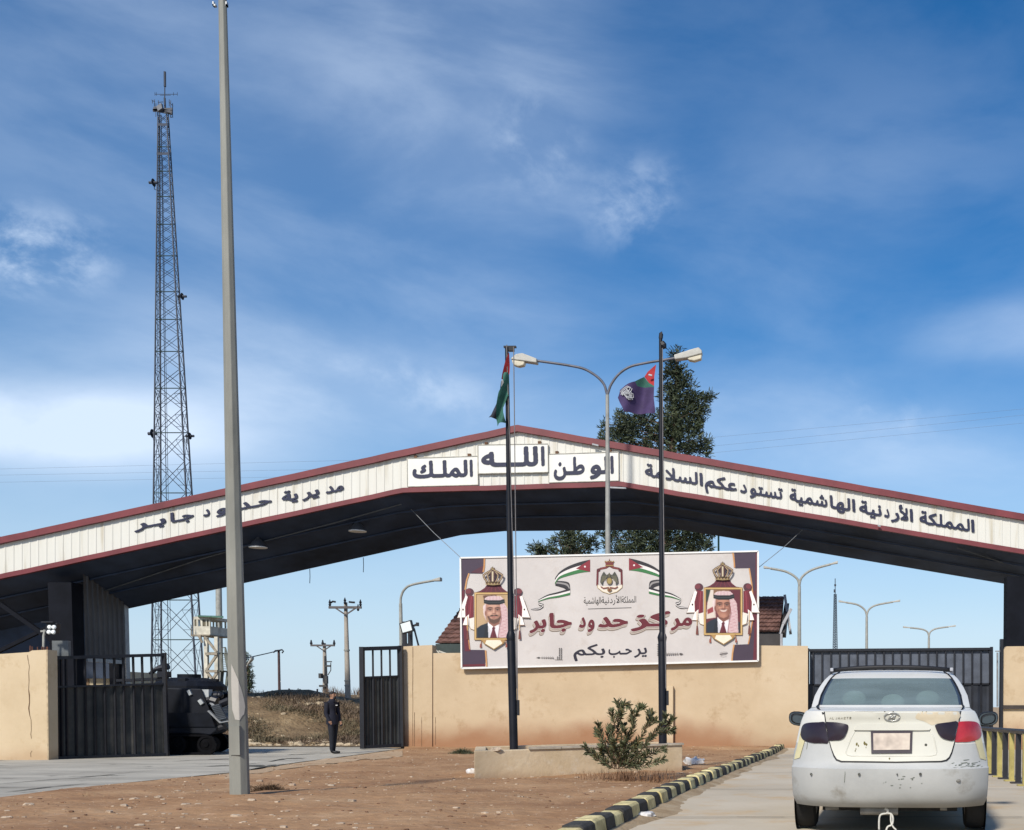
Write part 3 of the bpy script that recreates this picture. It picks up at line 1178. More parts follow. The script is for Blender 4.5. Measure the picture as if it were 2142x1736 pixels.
# disc lamps under the roof
lamp = None
for i, (x, y) in enumerate(((540, 1146), (748, 1112))):
    dd = cpt(x, y, 0).y
    while dd > D1 + .3:
        p = P(x, y, dd)
        cz_ = under(PPX + p.x / D1 * FPX, (dd - D1) / (D2 - D1)).z
        if cz_ - p.z > .36:
            break
        dd -= .04
    if lamp is None:
        lamp = thing('ceiling_lamp', 'round pale ceiling lamp under the canopy right beside the tall grey pole', 'lamp', p, 'lamps under the canopy')
        m = MB()
        m.lathe([(.0, .0), (.29, .0), (.30, .02), (.29, .04)], 24, origin=p)
        m.build('lamp_glass', M('dusty_lamp_glass', (.85, .84, .80), .4, .05, 4), lamp, smooth=True)
        m = MB()
        m.lathe([(.30, .03), (.26, .10), (.14, .26), (.06, .34), (.05, .5), (0, .5)], 20, origin=p)
        m.build('lamp_shade', M('dark_lamp_housing', (.06, .06, .065), .5, .2, 5), lamp, smooth=True)
        p0 = p
    else:
        dup(lamp, p - p0, 'round pale ceiling lamp under the canopy, nearer the gable peak')
# bits of wire hanging from the rear eave
w0 = None
for (x, y0, y1, lb) in ((648, 1190, 1220, 'short loose wire hanging from the canopy edge just right of the tall grey pole'), (760, 1166, 1197, 'short loose wire hanging from the canopy edge above the utility poles')):
    m = MB()
    m.tube([P(x, y0, D2 - .02), P(x + .5, (y0 + y1) / 2, D2 - .02), P(x, y1, D2 - .02)], .012, 5)
    tag(m.build('hanging_wire', BLACKM), lb, 'wire', 'loose wires on the canopy')

# ================================================================== WALLS
def wall_poly(mb, pts, d0, th, m=0):
    q = [P(x, y, d0) for x, y in pts]
    mb.prism(q, (0, th, 0), m)


W = 35.45
def zb(d):
    return 1478 - (-.25 - HC) * FPX / d


cw = thing('boundary_wall', 'long beige plastered wall behind the flagpoles with a raised left end', 'wall', (P(1260, 1500, W).x, W, g(W)))
m = MB()
yb_ = zb(W)
wall_poly(m, [(904, yb_), (904, 1366), (1586, 1362), (1586, 1350), (1690, 1351), (1690, yb_)], W, .3)
m.build('wall_panel', PLASTER, cw)
m = MB()
wall_poly(m, [(838, yb_), (838, 1352.5), (863, 1351), (904, 1349), (904, yb_)], W - .05, .42)
m.build('pier', PLASTER, cw)
m = MB()
for x, y0, y1, off in ((863.5, 1353, 1560, .055), (904.5, 1368, 1480, .004), (882, 1500, 1562, .055), (867, 1490, 1562, .055), (911, 1500, 1558, .004)):
    k = 9
    pts = [(x + .5 * mnoise.noise((i, x, 0)), y0 + (y1 - y0) * i / k) for i in range(k + 1)]
    for (xa, ya), (xb2, yb2) in zip(pts, pts[1:]):
        ww = random.uniform(.25, .6)
        m.add([P(xa - ww, ya, W - off), P(xa + ww, ya, W - off), P(xb2 + ww, yb2, W - off), P(xb2 - ww, yb2, W - off)], [(0, 1, 2, 3)])
m.build('crack', M('dark_wall_line', (.13, .075, .04), .95, .3, 8), cw)  # thin dark lines: pier edges and cracks

m = MB()
lw = thing('boundary_wall', 'beige plastered wall at the left edge with a long jagged crack', 'wall', (P(60, 1500, 27.0).x, 27.0, g(27)))
LW = 27.0
wall_poly(m, [(-900, zb(LW)), (-900, 1374), (0, 1368), (60, 1364), (67, 1360.5), (99.5, 1359), (102, zb(LW))], LW, .35)
m.build('wall_panel', PLASTER2, lw)
m = MB()
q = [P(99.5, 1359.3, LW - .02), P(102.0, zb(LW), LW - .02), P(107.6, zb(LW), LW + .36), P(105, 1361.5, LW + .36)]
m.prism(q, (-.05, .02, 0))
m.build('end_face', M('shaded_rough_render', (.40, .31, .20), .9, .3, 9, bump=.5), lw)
m = MB()
cz = [(190, 520), (195, 560), (203, 600), (199, 640), (201, 700), (198, 760), (203, 800), (204, 850), (199, 890), (206, 940), (215, 970), (217, 1040), (213, 1070), (218, 1100)]
cz2 = [(222, 1185), (212, 1200), (214, 1228)]
for seq in (cz, cz2):
    for (xa, ya), (xb2, yb2) in zip(seq, seq[1:]):
        wa, wb_ = [(3.2 if 780 < q < 900 else 1.6) * .3 * random.uniform(.7, 1.3) for q in (ya, yb2)]
        fx = lambda x: x * .3014
        fy = lambda y: 1213.2 + y * .3014
        m.add([P(fx(xa) - wa, fy(ya), LW - .006), P(fx(xa) + wa, fy(ya), LW - .006), P(fx(xb2) + wb_, fy(yb2), LW - .006), P(fx(xb2) - wb_, fy(yb2), LW - .006)], [(0, 1, 2, 3)])
m.build('crack', M('dark_wall_line'), lw)
m = MB()
for i, x in enumerate((63, 68, 79, 88, 92, 97, 100)):
    m.bar(P(x, 1362, LW + .15), P(x + random.uniform(-.6, .6), 1354 - random.uniform(0, 4), LW + .15), .02, .02)
m.build('rebar_stubs', M('rusty_iron', (.10, .04, .025), .8, .3, 8), lw)

RW = 34.0
rw = thing('boundary_wall', 'beige plastered wall at the right edge behind the striped railing', 'wall', (P(2140, 1500, RW).x, RW, g(RW)))
m = MB()
wall_poly(m, [(2098, zb(RW)), (2098, 1360), (2106, 1352), (2500, 1348), (2500, zb(RW))], RW, .3)
m.build('wall_panel', PLASTER, rw)
m = MB()
m.box(P(2096, 1400, RW).x, P(2500, 1400, RW).x, RW - .09, RW - .002, P(2100, 1483, RW).z, P(2100, 1475, RW).z)
m.build('ledge', M('dark_ledge', (.05, .04, .035), .8, .3, 4), rw)
m = MB()
m.box(P(2091.5, 1400, RW).x, P(2097, 1400, RW).x, RW - .12, RW + .1, -.3, P(2095, 1337, RW).z)
m.build('gate_post', BLACKM, rw)
m = MB()
m.tube([P(2086.5, 1365, RW + .4), P(2086.5, 1478, RW + .4)], .03, 6)
m.tube([P(2082, 1362, RW), P(2094, 1362, RW)], .02, 6)
m.build('hinge_pipe', GALV, rw)

# slim beige post beside the right flagpole
m = MB()
wall_poly(m, [(1394, zb(35.2)), (1394, 1437), (1397, 1435), (1408, 1435), (1408, zb(35.2))], 35.28, .16)
tag(m.build('concrete_post', PLASTER2, bevel=.01), 'slim beige plastered post standing behind the right flagpole', 'post')

# ================================================================== GATES
def leaf(name, label, TL, TR, BR, BL, dl, dr, ss, sheet_top, barw=.045, frame=.09, top=.1, backset=.03, sheet_m=None, sheet2=None, group=None):
    c = P((BL[0] + BR[0]) / 2, (BL[1] + BR[1]) / 2, (dl + dr) / 2)
    t = thing(name, label, 'gate', c, group)

    def at(s, v):
        x = (TL[0] + (TR[0] - TL[0]) * s) * (1 - v) + (BL[0] + (BR[0] - BL[0]) * s) * v
        y = (TL[1] + (TR[1] - TL[1]) * s) * (1 - v) + (BL[1] + (BR[1] - BL[1]) * s) * v
        return P(x, y, dl + (dr - dl) * s)
    m = MB()
    e = .012
    m.bar(at(0, 0), at(0, 1), frame, frame)
    m.bar(at(1, 0), at(1, 1), frame, frame)
    m.bar(at(0, .02), at(1, .02), top, frame * .9, up=(0, 0, 1))
    m.bar(at(0, .985), at(1, .985), frame * .7, frame * .8, up=(0, 0, 1))
    m.bar(at(0, sheet_top), at(1, sheet_top), .05, .05, up=(0, 0, 1))
    m.build('gate_frame', BLACKM, t)
    for s in ss:
        m = MB()
        m.bar(at(s, .03), at(s, .985), barw, barw)
        m.build('bar', BLACKM, t)
    m = MB()
    k = 40
    off = Vector((0, backset, 0))
    for i in range(k):
        s0, s1 = i / k, (i + 1) / k
        o0, o1 = [Vector((0, .015 * (1 if (j // 2) % 2 else -1), 0)) for j in (i, i + 1)]
        m.add([at(s0, sheet_top) + off + o0, at(s1, sheet_top) + off + o1, at(s1, .985) + off + o1, at(s0, .985) + off + o0], [(0, 1, 2, 3)])
    m.build('sheet_panel', sheet_m or NAVYM, t)
    if sheet2:
        m = MB()
        m.add([at(.01, .03) + off * 2, at(.99, .03) + off * 2, at(.99, sheet_top) + off * 2, at(.01, sheet_top) + off * 2], [(0, 1, 2, 3)])
        m.build('upper_sheet', sheet2, t)
    return t


gt = leaf('steel_gate', 'wide dark steel gate leaf with open bars on top, beside the cracked wall', (111, 1372), (343, 1365.5), (349.5, 1581), (113, 1589), 27.4, 29.6,
          [.04, .07, .115, .2, .285, .37, .46, .55, .63, .72, .80, .885], .3, sheet_m=M('dark_rusted_sheet', (.022, .027, .028), .6, .5, 1.6, rgb2=(.04, .036, .03)))
m = MB()
p = P(120, 1352, 27.5)
m.box(p.x - .2, p.x + .2, 27.6, 27.7, P(120, 1372, 27.6).z, P(120, 1340, 27.6).z)
m.build('lock_box', M('grey_box_paint', (.10, .11, .115), .5, .2, 6), gt)
leaf('steel_gate', 'narrow dark steel gate leaf standing open against the raised wall end', (757, 1353), (838, 1350.5), (841, 1561.5), (759, 1566), 34.2, 35.2,
     [.28, .5, .72, .93], .3, sheet_m=M('dark_teal_sheet', (.022, .027, .03), .5, .45, 1.3, rgb2=(.03, .032, .03)), frame=.13, top=.14)
leaf('steel_gate', 'closed dark steel gate with close vertical bars behind the white car', (1690, 1356), (2074, 1353), (2074, 1568), (1690, 1568), 36.0, 36.0,
     [(i + .6) / 20.8 for i in range(21)], .36, barw=.05, top=.13, sheet_m=M('dark_navy_gate_sheet', (.016, .02, .03), .5, .4, 1.6), sheet2=M('dusty_blue_grey_sheet', (.075, .088, .115), .55, .3, 2.5))
m = MB()
for x0, x1, y0, y1 in ((841, 849, 1300, 1354), (852.5, 861, 1300, 1354)):
    a, c = P(x0, y0, 36), P(x1, y1, 36)
    m.box(a.x, c.x, 36, 36.12, -.2, a.z)
m.bar(P(842, 1349, 36.06), P(862, 1349, 36.06), .1, .1)
tag(m.build('gate_post', BLACKM), 'pair of black square steel posts rising behind the raised wall end', 'post')
# ================================================================== BILLBOARD
BD = 35.27
bb = thing('billboard', 'large white welcome billboard with crest, ribbons and two framed portraits on the beige wall', 'billboard', (P(1275, 1390, BD).x, BD, 1.2))
bq = [P(x, y, BD) for x, y in ((963.5, 1167), (1586, 1153), (1586, 1382.5), (966, 1398))]
m = MB()
m.hexa(bq, [v + Vector((0, .05, 0)) for v in bq])
m.build('printed_panel', layered('printed_vinyl', [(.3, (.48, .445, .425)), (.6, (.535, .50, .475)), (.8, (.575, .54, .515))], .9, .45, .05, second=(1.4, .55, .75, (.46, .41, .37))), bb)
m = MB()
for a, c in ((0, 1), (1, 2), (2, 3), (3, 0)):
    m.bar(bq[a] + Vector((0, .01, 0)), bq[c] + Vector((0, .01, 0)), .05, .09)
m.build('white_frame', M('white_frame_paint', (.72, .71, .68), .4, .06, 4), bb)
m = MB()
for x in (1000, 1140, 1275, 1410, 1560):
    for y in (1200, 1375):
        p = P(x, y, BD)
        m.box(p.x - .04, p.x + .04, BD + .04, W + .02 if y > 1300 else BD + .10, p.z - .05, p.z + .05)
    p = P(x, 1170, BD)
    m.box(p.x - .035, p.x + .035, BD + .06, BD + .13, P(x, 1378, BD).z, p.z)
m.build('back_brace', GREYM, bb)


class Art:
    "flat printed shapes on the billboard; layers a few millimetres apart"

    def __init__(s, kx, ox, oy):
        s.k, s.ox, s.oy = kx, ox, oy
        s.mb = MB()
        s.mats = []
        s.lay = 0
        s.dx = s.dy = 0

    def at(s, x, y):
        p = P(s.ox + s.k * (x + s.dx), s.oy + s.k * (y + s.dy), BD)
        p.y -= .006 + .0022 * s.lay
        return p

    def col(s, h):
        mt = ink(h)
        if mt not in s.mats:
            s.mats.append(mt)
        return s.mats.index(mt)

    def poly(s, pts, h, up=1):
        s.lay += up
        v = [s.at(*p) for p in pts]
        s.mb.add(v, [tuple(range(len(v)))], s.col(h))

    def ell(s, x, y, rx, ry, h, n=20, a0=0, a1=6.2832):
        s.poly([(x + rx * math.cos(a0 + (a1 - a0) * i / n), y + ry * math.sin(a0 + (a1 - a0) * i / n)) for i in range(n if a1 - a0 > 6.2 else n + 1)], h)

    def stroke(s, pts, wd, h, up=1):
        s.lay += up
        c = s.col(h)
        for i, ((xa, ya), (xb, yb)) in enumerate(zip(pts, pts[1:])):
            l = math.hypot(xb - xa, yb - ya) or 1
            ex, ey = (xb - xa) / l * wd * .3, (yb - ya) / l * wd * .3
            px, py = -(yb - ya) / l * wd / 2, (xb - xa) / l * wd / 2
            o = Vector((0, -.0003 * (i % 3), 0))
            s.mb.add([s.at(xa - ex + px, ya - ey + py) + o, s.at(xb + ex + px, yb + ey + py) + o, s.at(xb + ex - px, yb + ey - py) + o, s.at(xa - ex - px, ya - ey - py) + o], [(0, 1, 2, 3)], c)

    def rib(s, top, bot, cols, n=24):
        "striped ribbon between an upper and a lower edge"
        s.lay += 1
        T, B = spline([(x, y, 0) for x, y in top], 8), spline([(x, y, 0) for x, y in bot], 8)
        for j, h in enumerate(cols):
            c = s.col(h)
            f0, f1 = j / len(cols), (j + 1) / len(cols)
            for i in range(min(len(T), len(B)) - 1):
                q = [T[i].lerp(B[i], f0), T[i + 1].lerp(B[i + 1], f0), T[i + 1].lerp(B[i + 1], f1), T[i].lerp(B[i], f1)]
                s.mb.add([s.at(v.x, v.y) for v in q], [(0, 1, 2, 3)], c)

    def done(s, name, label=None):
        o = s.mb.build(name, s.mats, bb)
        if label:
            o['label'] = label
        return o


K6 = (.15424, 953.9, 1146.3)
K7 = (.15424, 1405.7, 1146.3)
# purple corner bands with gold edges
a = Art(*K6)
a.poly([(70, 137), (378, 132), (374, 250), (362, 348), (180, 346), (150, 430), (122, 580), (118, 760), (140, 930), (168, 1180), (195, 1380), (385, 1382), (402, 1400), (404, 1500), (395, 1606), (86, 1612)], '3d2f40')
a.poly([(86, 1580), (86, 1610), (396, 1604), (400, 1570)], '5c1c28')
a.poly([(100, 560), (118, 580), (118, 760), (140, 930), (168, 1180), (195, 1380), (200, 1400), (120, 1400), (90, 900), (78, 600)], '5a1f2d')
a.poly([(200, 330), (362, 348), (370, 300), (374, 235)], '4e2733')
a.stroke([(388, 132), (384, 250), (372, 320)], 22, 'b5814f')
a.stroke([(176, 350), (146, 440), (126, 560)], 20, 'b98a5a')
a.stroke([(140, 960), (165, 1180), (188, 1372)], 14, 'b07a4a')
a.stroke([(404, 1392), (412, 1500), (418, 1604)], 20, 'b98a5a')
a.done('corner_band')
a = Art(*K7)
a.poly([(842, 62), (1152, 47), (1150, 1526), (826, 1530), (832, 1400), (846, 1312), (1036, 1304), (1062, 1180), (1094, 960), (1100, 700), (1076, 480), (1046, 272), (860, 276), (855, 200)], '3d303f')
a.poly([(1136, 60), (1152, 50), (1150, 1526), (1100, 1526), (1120, 1000), (1130, 600)], '5a1f2d')
a.poly([(1094, 960), (1100, 700), (1086, 540), (1135, 600), (1135, 950), (1110, 1100)], '571e2b')
a.stroke([(826, 62), (842, 170), (848, 260)], 20, 'b5814f')
a.stroke([(1048, 280), (1080, 480), (1098, 680)], 18, 'b98a5a')
a.stroke([(1096, 960), (1060, 1180), (1036, 1300)], 16, 'b07a4a')
a.stroke([(840, 1316), (822, 1420), (812, 1528)], 20, 'b98a5a')
a.done('corner_band')


def photo_print(a, right):
    "printed half-length photograph: soft painted tones laid out on a fine grid of coloured faces"
    X0, X1, Y0, Y1, st = 286, 744, 636, 1216, 4.0
    W_, H_ = int((X1 - X0) / st) + 1, int((Y1 - Y0) / st) + 1
    gx, gy = np.meshgrid(np.linspace(X0, X1, W_), np.linspace(Y0, Y1, H_))
    rng = np.random.RandomState(5 + right)
    img = np.zeros((H_, W_, 3))

    def blur(m, n):
        for _ in range(n):
            p = np.pad(m, 1, mode='edge')
            m = (p[:-2, 1:-1] + p[2:, 1:-1] + p[1:-1, :-2] + p[1:-1, 2:] + 2 * p[1:-1, 1:-1]) / 6
        return m

    def poly(pts, h, n=1, al=1.0, tex=None):
        m = np.zeros((H_, W_), bool)
        for (xa, ya), (xb, yb) in zip(pts, pts[1:] + pts[:1]):
            if ya == yb:
                continue
            m ^= ((ya > gy) != (yb > gy)) & (gx < (xb - xa) * (gy - ya) / (yb - ya) + xa)
        put(blur(m.astype(float), n), h, al, tex)

    def put(m, h, al=1.0, tex=None):
        c = np.array(hexc(h))[None, None, :]
        if tex is not None:
            c = c * tex[..., None]
        img[:] = img * (1 - m[..., None] * al) + c * m[..., None] * al

    def ell(x, y, rx, ry, h, al=1.0, soft=.6):
        r = np.sqrt(((gx - x) / rx) ** 2 + ((gy - y) / ry) ** 2)
        put(np.clip((1 + soft * .5 - r) / soft, 0, 1), h, al)

    def line(pts, wd, h, al=1.0):
        m = np.zeros((H_, W_))
        for (xa, ya), (xb, yb) in zip(pts, pts[1:]):
            l2 = (xb - xa) ** 2 + (yb - ya) ** 2 or 1
            t_ = np.clip(((gx - xa) * (xb - xa) + (gy - ya) * (yb - ya)) / l2, 0, 1)
            d = np.hypot(gx - xa - t_ * (xb - xa), gy - ya - t_ * (yb - ya))
            m = np.maximum(m, np.clip((wd - d) / (wd * .6), 0, 1))
        put(m, h, al)
    ff = [(X0, Y0), (X1, Y0), (X1, Y1 + 9), (X0, Y1 + 9)]
    if right:
        img[:] = hexc('57202a')
        poly([(286, 630), (350, 630), (300, 800), (286, 800)], '26352c', 2)
        poly([(345, 630), (425, 630), (385, 860), (420, 1010), (290, 1030), (286, 990), (300, 820)], 'c9beb2', 2)
        poly([(300, 905), (400, 850), (380, 935), (305, 965)], '8a3a3e', 2)
        poly([(385, 630), (600, 630), (610, 740), (385, 740)], '7a5a42', 3)
    else:
        img[:] = hexc('a58a68')
        ell(330, 900, 130, 340, 'b89c78', .6, 1.2)
        poly([(370, 645), (560, 636), (520, 720), (390, 720)], '5e4034', 3)
        ell(720, 760, 60, 200, 'b59a76', .6, 1)
    # suit, shirt, tie
    poly([(290, 1230), (288, 1090), (345, 1050), (440, 1015), (620, 1015), (744, 1080), (744, 1230)], '1b2430', 2)
    poly([(380, 1230), (400, 1090), (445, 1030), (440, 1230)], '121820', 3, .8)
    poly([(436, 1005), (595, 1005), (602, 1060), (572, 1230), (447, 1230)], 'd5d2d4', 1)
    poly([(440, 1060), (470, 1100), (480, 1230), (450, 1230)], 'b9b8bd', 3, .7)
    poly([(490, 1072), (515, 1060), (545, 1070), (530, 1108), (566, 1230), (462, 1230), (498, 1108)], '571d28', 1)
    line([(505, 1120), (495, 1216)], 8, '7a3540', .5)
    poly([(436, 1003), (515, 1068), (470, 1104)], 'ece9e8', 1)
    poly([(594, 1003), (520, 1068), (575, 1108)], 'e0dcdc', 1)
    sk, lt, dk, vd_ = ('b08471', 'c8a08a', '855a4c', '5e3c34') if not right else ('a06f5c', 'bd8b74', '784d40', '54342c')
    chk = .84 + .16 * np.sign(np.sin(gx * .42 + gy * .05) * np.sin(gy * .36))
    cloth = [(372, 790), (420, 735), (640, 732), (690, 800), (708, 960), (722, 1230), (570, 1230), (602, 1040), (592, 800), (430, 800), (408, 900), (418, 1000), (380, 905)]
    poly(cloth, 'd2bfbc', 1)
    poly([(455, 950), (600, 950), (592, 1032), (518, 1072), (450, 1018)], dk, 2)
    ell(520, 1000, 60, 28, vd_, .6, 1)
    poly([(412, 760), (640, 758), (634, 880), (614, 945), (572, 1000), (520, 1024), (468, 1002), (430, 945), (414, 880)], sk, 2)
    ell(600, 890, 42, 130, dk, .75, 1.1)
    ell(425, 880, 24, 110, dk, .55, 1.2)
    ell(462, 885, 34, 30, lt, .75, 1.2)
    ell(570, 888, 30, 28, lt, .5, 1.2)
    ell(512, 785, 70, 24, lt, .5, 1.2)
    ell(408, 885, 13, 32, dk, .9, .6)
    if not right:
        tx = .8 + .4 * rng.rand(H_, W_)
        poly([(430, 930), (448, 922), (478, 962), (520, 972), (578, 955), (617, 912), (612, 950), (590, 998), (520, 1030), (462, 1003)], '4a352d', 2, .85, tx)
        poly([(452, 928), (490, 906), (520, 913), (555, 903), (588, 922), (552, 928), (520, 925), (490, 931)], '3a2a24', 1, .9, tx)
        ell(520, 938, 32, 9, '9a6158', .9, .8)
        ell(520, 955, 26, 8, '7c5a4a', .6, 1)
    else:
        ell(520, 915, 62, 26, dk, .6, 1.1)
        poly([(468, 900), (520, 909), (572, 896), (552, 930), (520, 938), (488, 930)], 'cdb9ae', 1, .9)
        line([(460, 896), (520, 907), (580, 891)], 5, '6b4038', .8)
        line([(486, 932), (520, 941), (556, 931)], 5, '8a5248', .8)
        line([(444, 872), (450, 925)], 6, vd_, .55)
        line([(598, 862), (590, 925)], 6, vd_, .6)
        ell(520, 985, 34, 18, lt, .4, 1.2)
    for x, s_ in ((468, -1), (566, 1)):
        ell(x, 828, 40, 22, vd_, .5, 1.1)
        line([(x - 32, 818), (x, 806), (x + 32, 814)], 7, '30231f', .9)
        ell(x, 840, 20, 7, 'a8948a', .8, .8)
        ell(x, 840, 9, 8, '251a18', .95, .8)
        line([(x - 25, 836), (x, 831), (x + 25, 837)], 4, '3a2822', .9)
        ell(x, 858, 26, 7, dk, .55, 1.2)
    ell(537, 868, 13, 34, dk, .65, 1.1)
    ell(519, 862, 8, 40, lt, .8, 1.1)
    ell(520, 893, 24, 8, vd_, .6, 1.1)
    # headcloth crown, black cord, checked fall
    poly([(385, 722), (400, 680), (440, 658), (520, 650), (610, 658), (645, 688), (662, 730)], 'd0c0be', 1)
    st_ = np.clip(np.sin(gx * .32), 0, 1) * (gy < 720) * (gy > 655) * (gx > 395) * (gx < 650)
    put(blur(st_ * ((((gx - 522) / 138) ** 2 + ((gy - 735) / 84) ** 2) < 1), 1), '93505a', .75)
    poly([(382, 700), (450, 712), (600, 710), (660, 694), (669, 745), (600, 769), (450, 769), (384, 750)], '15191d', 1)
    line([(388, 726), (460, 740), (600, 738), (662, 722)], 6, '454a4c', .7)
    fall = [(602, 768), (660, 757), (700, 820), (712, 960), (722, 1230), (570, 1230), (590, 1100), (620, 960), (614, 850)]
    poly(fall, 'd4c2c0', 1)
    m = np.zeros((H_, W_), bool)
    for (xa, ya), (xb, yb) in zip(fall, fall[1:] + fall[:1]):
        if ya != yb:
            m ^= ((ya > gy) != (yb > gy)) & (gx < (xb - xa) * (gy - ya) / (yb - ya) + xa)
    ck = ((np.sin(gx * .38 + gy * .04) > -.1) & (np.sin(gy * .33 - gx * .05) > -.35)).astype(float)
    put(blur(m * ck, 1), '8c444e', .9)
    line([(612, 860), (622, 960), (592, 1100), (576, 1216)], 9, '6a3a40', .5)
    line([(690, 830), (704, 960), (712, 1200)], 9, 'b09a98', .5)
    img[:] = np.clip(img * (1 + .05 * (rng.rand(H_, W_, 1) - .5)), 0, 1)
    a.lay += 1
    me = bpy.data.meshes.new('photograph')
    me.from_pydata([a.at(x, y) for x, y in zip(gx.ravel(), gy.ravel())], [], [(j * W_ + i, j * W_ + i + 1, (j + 1) * W_ + i + 1, (j + 1) * W_ + i) for j in range(H_ - 1) for i in range(W_ - 1)])
    ca = me.color_attributes.new('print', 'FLOAT_COLOR', 'POINT')
    lin = np.where(img <= .04045, img / 12.92, ((img + .055) / 1.055) ** 2.4)
    ca.data.foreach_set('color', np.concatenate([lin, np.ones((H_, W_, 1))], 2).astype(np.float32).ravel())
    mt = _m.get('printed_photograph')
    if mt is None:
        mt = M('printed_photograph', (.5, .5, .5), .5, 0)
        at_ = N('ShaderNodeAttribute', mt.node_tree, attribute_name='print')
        L(at_.outputs['Color'], mt.node_tree.nodes['Principled BSDF'].inputs['Base Color'], mt.node_tree)
    me.materials.append(mt)
    o = bpy.data.objects.new('photograph', me)
    C.objects.link(o)
    o.parent = bb
    o.matrix_parent_inverse = Matrix.Translation(-bb.location)
    tag(o, 'printed photograph of a smiling man in a red checked headcloth' if right else 'printed photograph of a bearded man in a red checked headcloth')


def portrait(k, dx, dy, right):
    a = Art(*k)
    a.dx, a.dy = dx, dy
    R, Gd, W_ = '5e1f2a', 'b08d57', 'e6ded8'
    # draped mantle
    a.poly([(255, 605), (330, 580), (390, 540), (425, 490), (600, 490), (630, 545), (690, 590), (775, 605)], '511d2a')
    for x in (330, 400, 470, 545, 620, 690):
        a.stroke([(515 + (x - 515) * .35, 500), (x, 600)], 7, '6d2a36', .2)
    for sgn in (-1, 1):
        f = lambda x: 515 + sgn * (x - 515)
        a.ell(f(845), 597, 58, 52, '4a2630')
        a.ell(f(862), 588, 38, 34, '6a3038')
        a.poly([(f(790), 650), (f(880), 640), (f(905), 760), (f(900), 930), (f(835), 950), (f(790), 940)], '6b1f2c')
        a.stroke([(f(820), 660), (f(840), 930)], 10, '8a3a44', .3)
        a.stroke([(f(860), 660), (f(880), 920)], 8, '4c1620', .3)
        a.poly([(f(868), 660), (f(900), 650), (f(960), 800), (f(1010), 945), (f(900), 940), (f(905), 800)], W_)
        a.stroke([(f(905), 945), (f(1012), 950)], 12, '5a4636', .3)
        a.stroke([(f(925), 700), (f(1005), 930)], 5, '6b5a4a', .3)
        a.ell(f(932), 835, 11, 14, '2e2826', 10)
        a.poly([(f(850), 900), (f(900), 940), (f(935), 1045), (f(860), 1050)], W_)
        a.stroke([(f(860), 1050), (f(935), 1048)], 9, '6b4a36', .3)
        a.poly([(f(780), 940), (f(850), 960), (f(830), 1090), (f(775), 1115)], 'ddd3c8')
        a.stroke([(f(775), 1115), (f(830), 1095), (f(850), 1060)], 6, '8b744e', .3)
        a.stroke([(f(870), 930), (f(868), 1120)], 9, Gd)
        a.poly([(f(860), 1120), (f(876), 1120), (f(886), 1240), (f(850), 1240)], '6b3a30')
        a.stroke([(f(680), 1240), (f(690), 1330)], 10, '8a5c40')
        a.poly([(f(682), 1300), (f(700), 1300), (f(706), 1350), (f(676), 1350)], '8a4a3a')
    a.poly([(360, 1250), (670, 1250), (655, 1290), (600, 1330), (522, 1372), (440, 1325), (385, 1290)], 'ddd2bd')
    a.stroke([(360, 1255), (392, 1295), (522, 1374), (650, 1292), (672, 1255)], 12, '8f7444')
    a.poly([(360, 1250), (420, 1250), (400, 1300)], 'a88352')
    a.poly([(610, 1250), (672, 1250), (640, 1296)], 'a88352')
    # crown
    a.poly([(415, 460), (600, 460), (610, 500), (510, 508), (408, 500)], '8f7c56')
    a.stroke([(412, 470), (606, 470)], 9, '6b5a3c')
    for x in (430, 470, 510, 550, 590):
        a.ell(x, 485, 9, 8, '5a3030', 8)
    for x0, bx, tw in ((430, 385, 44), (470, 440, 40), (510, 510, 46), (552, 582, 40), (592, 640, 44)):
        pts = [(x0 + (bx - x0) * math.sin(q * 3.14 / 8) * 1.0 if q < 5 else x0 + (bx - x0) * math.sin(q * 3.14 / 8) + (512 - bx) * (q - 4) / 4 * .8, 460 - 175 * q / 8) for q in range(9)]
        a.stroke(pts, tw * .62, '4a2c2c')
        a.stroke(pts, tw * .26, 'a08c6a')
    a.poly([(480, 460), (540, 460), (548, 340), (512, 300), (476, 340)], '3f1f24')
    a.stroke([(510, 452), (510, 330)], 22, 'bcae92')
    a.ell(511, 290, 16, 16, '8d7a52', 10)
    a.stroke([(511, 288), (511, 258)], 9, '6b5a3c')
    a.stroke([(500, 270), (522, 270)], 7, '6b5a3c')
    o1 = a.done('coat_drapery')
    # frame and picture
    a = Art(*k)
    a.lay = 14
    a.dx, a.dy = dx, dy
    a.poly([(252, 602), (778, 602), (778, 1250), (252, 1250)], '8a6c3e')
    a.poly([(259, 609), (771, 609), (771, 1243), (259, 1243)], 'c0a068')
    a.poly([(276, 626), (754, 626), (754, 1226), (276, 1226)], '6e532e')
    a.poly([(286, 636), (744, 636), (744, 1216), (286, 1216)], '6e532e')
    photo_print(a, right)
    a.done('portrait_frame')


portrait(K6, 0, 0, False)
portrait(K7, 180, -67, True)

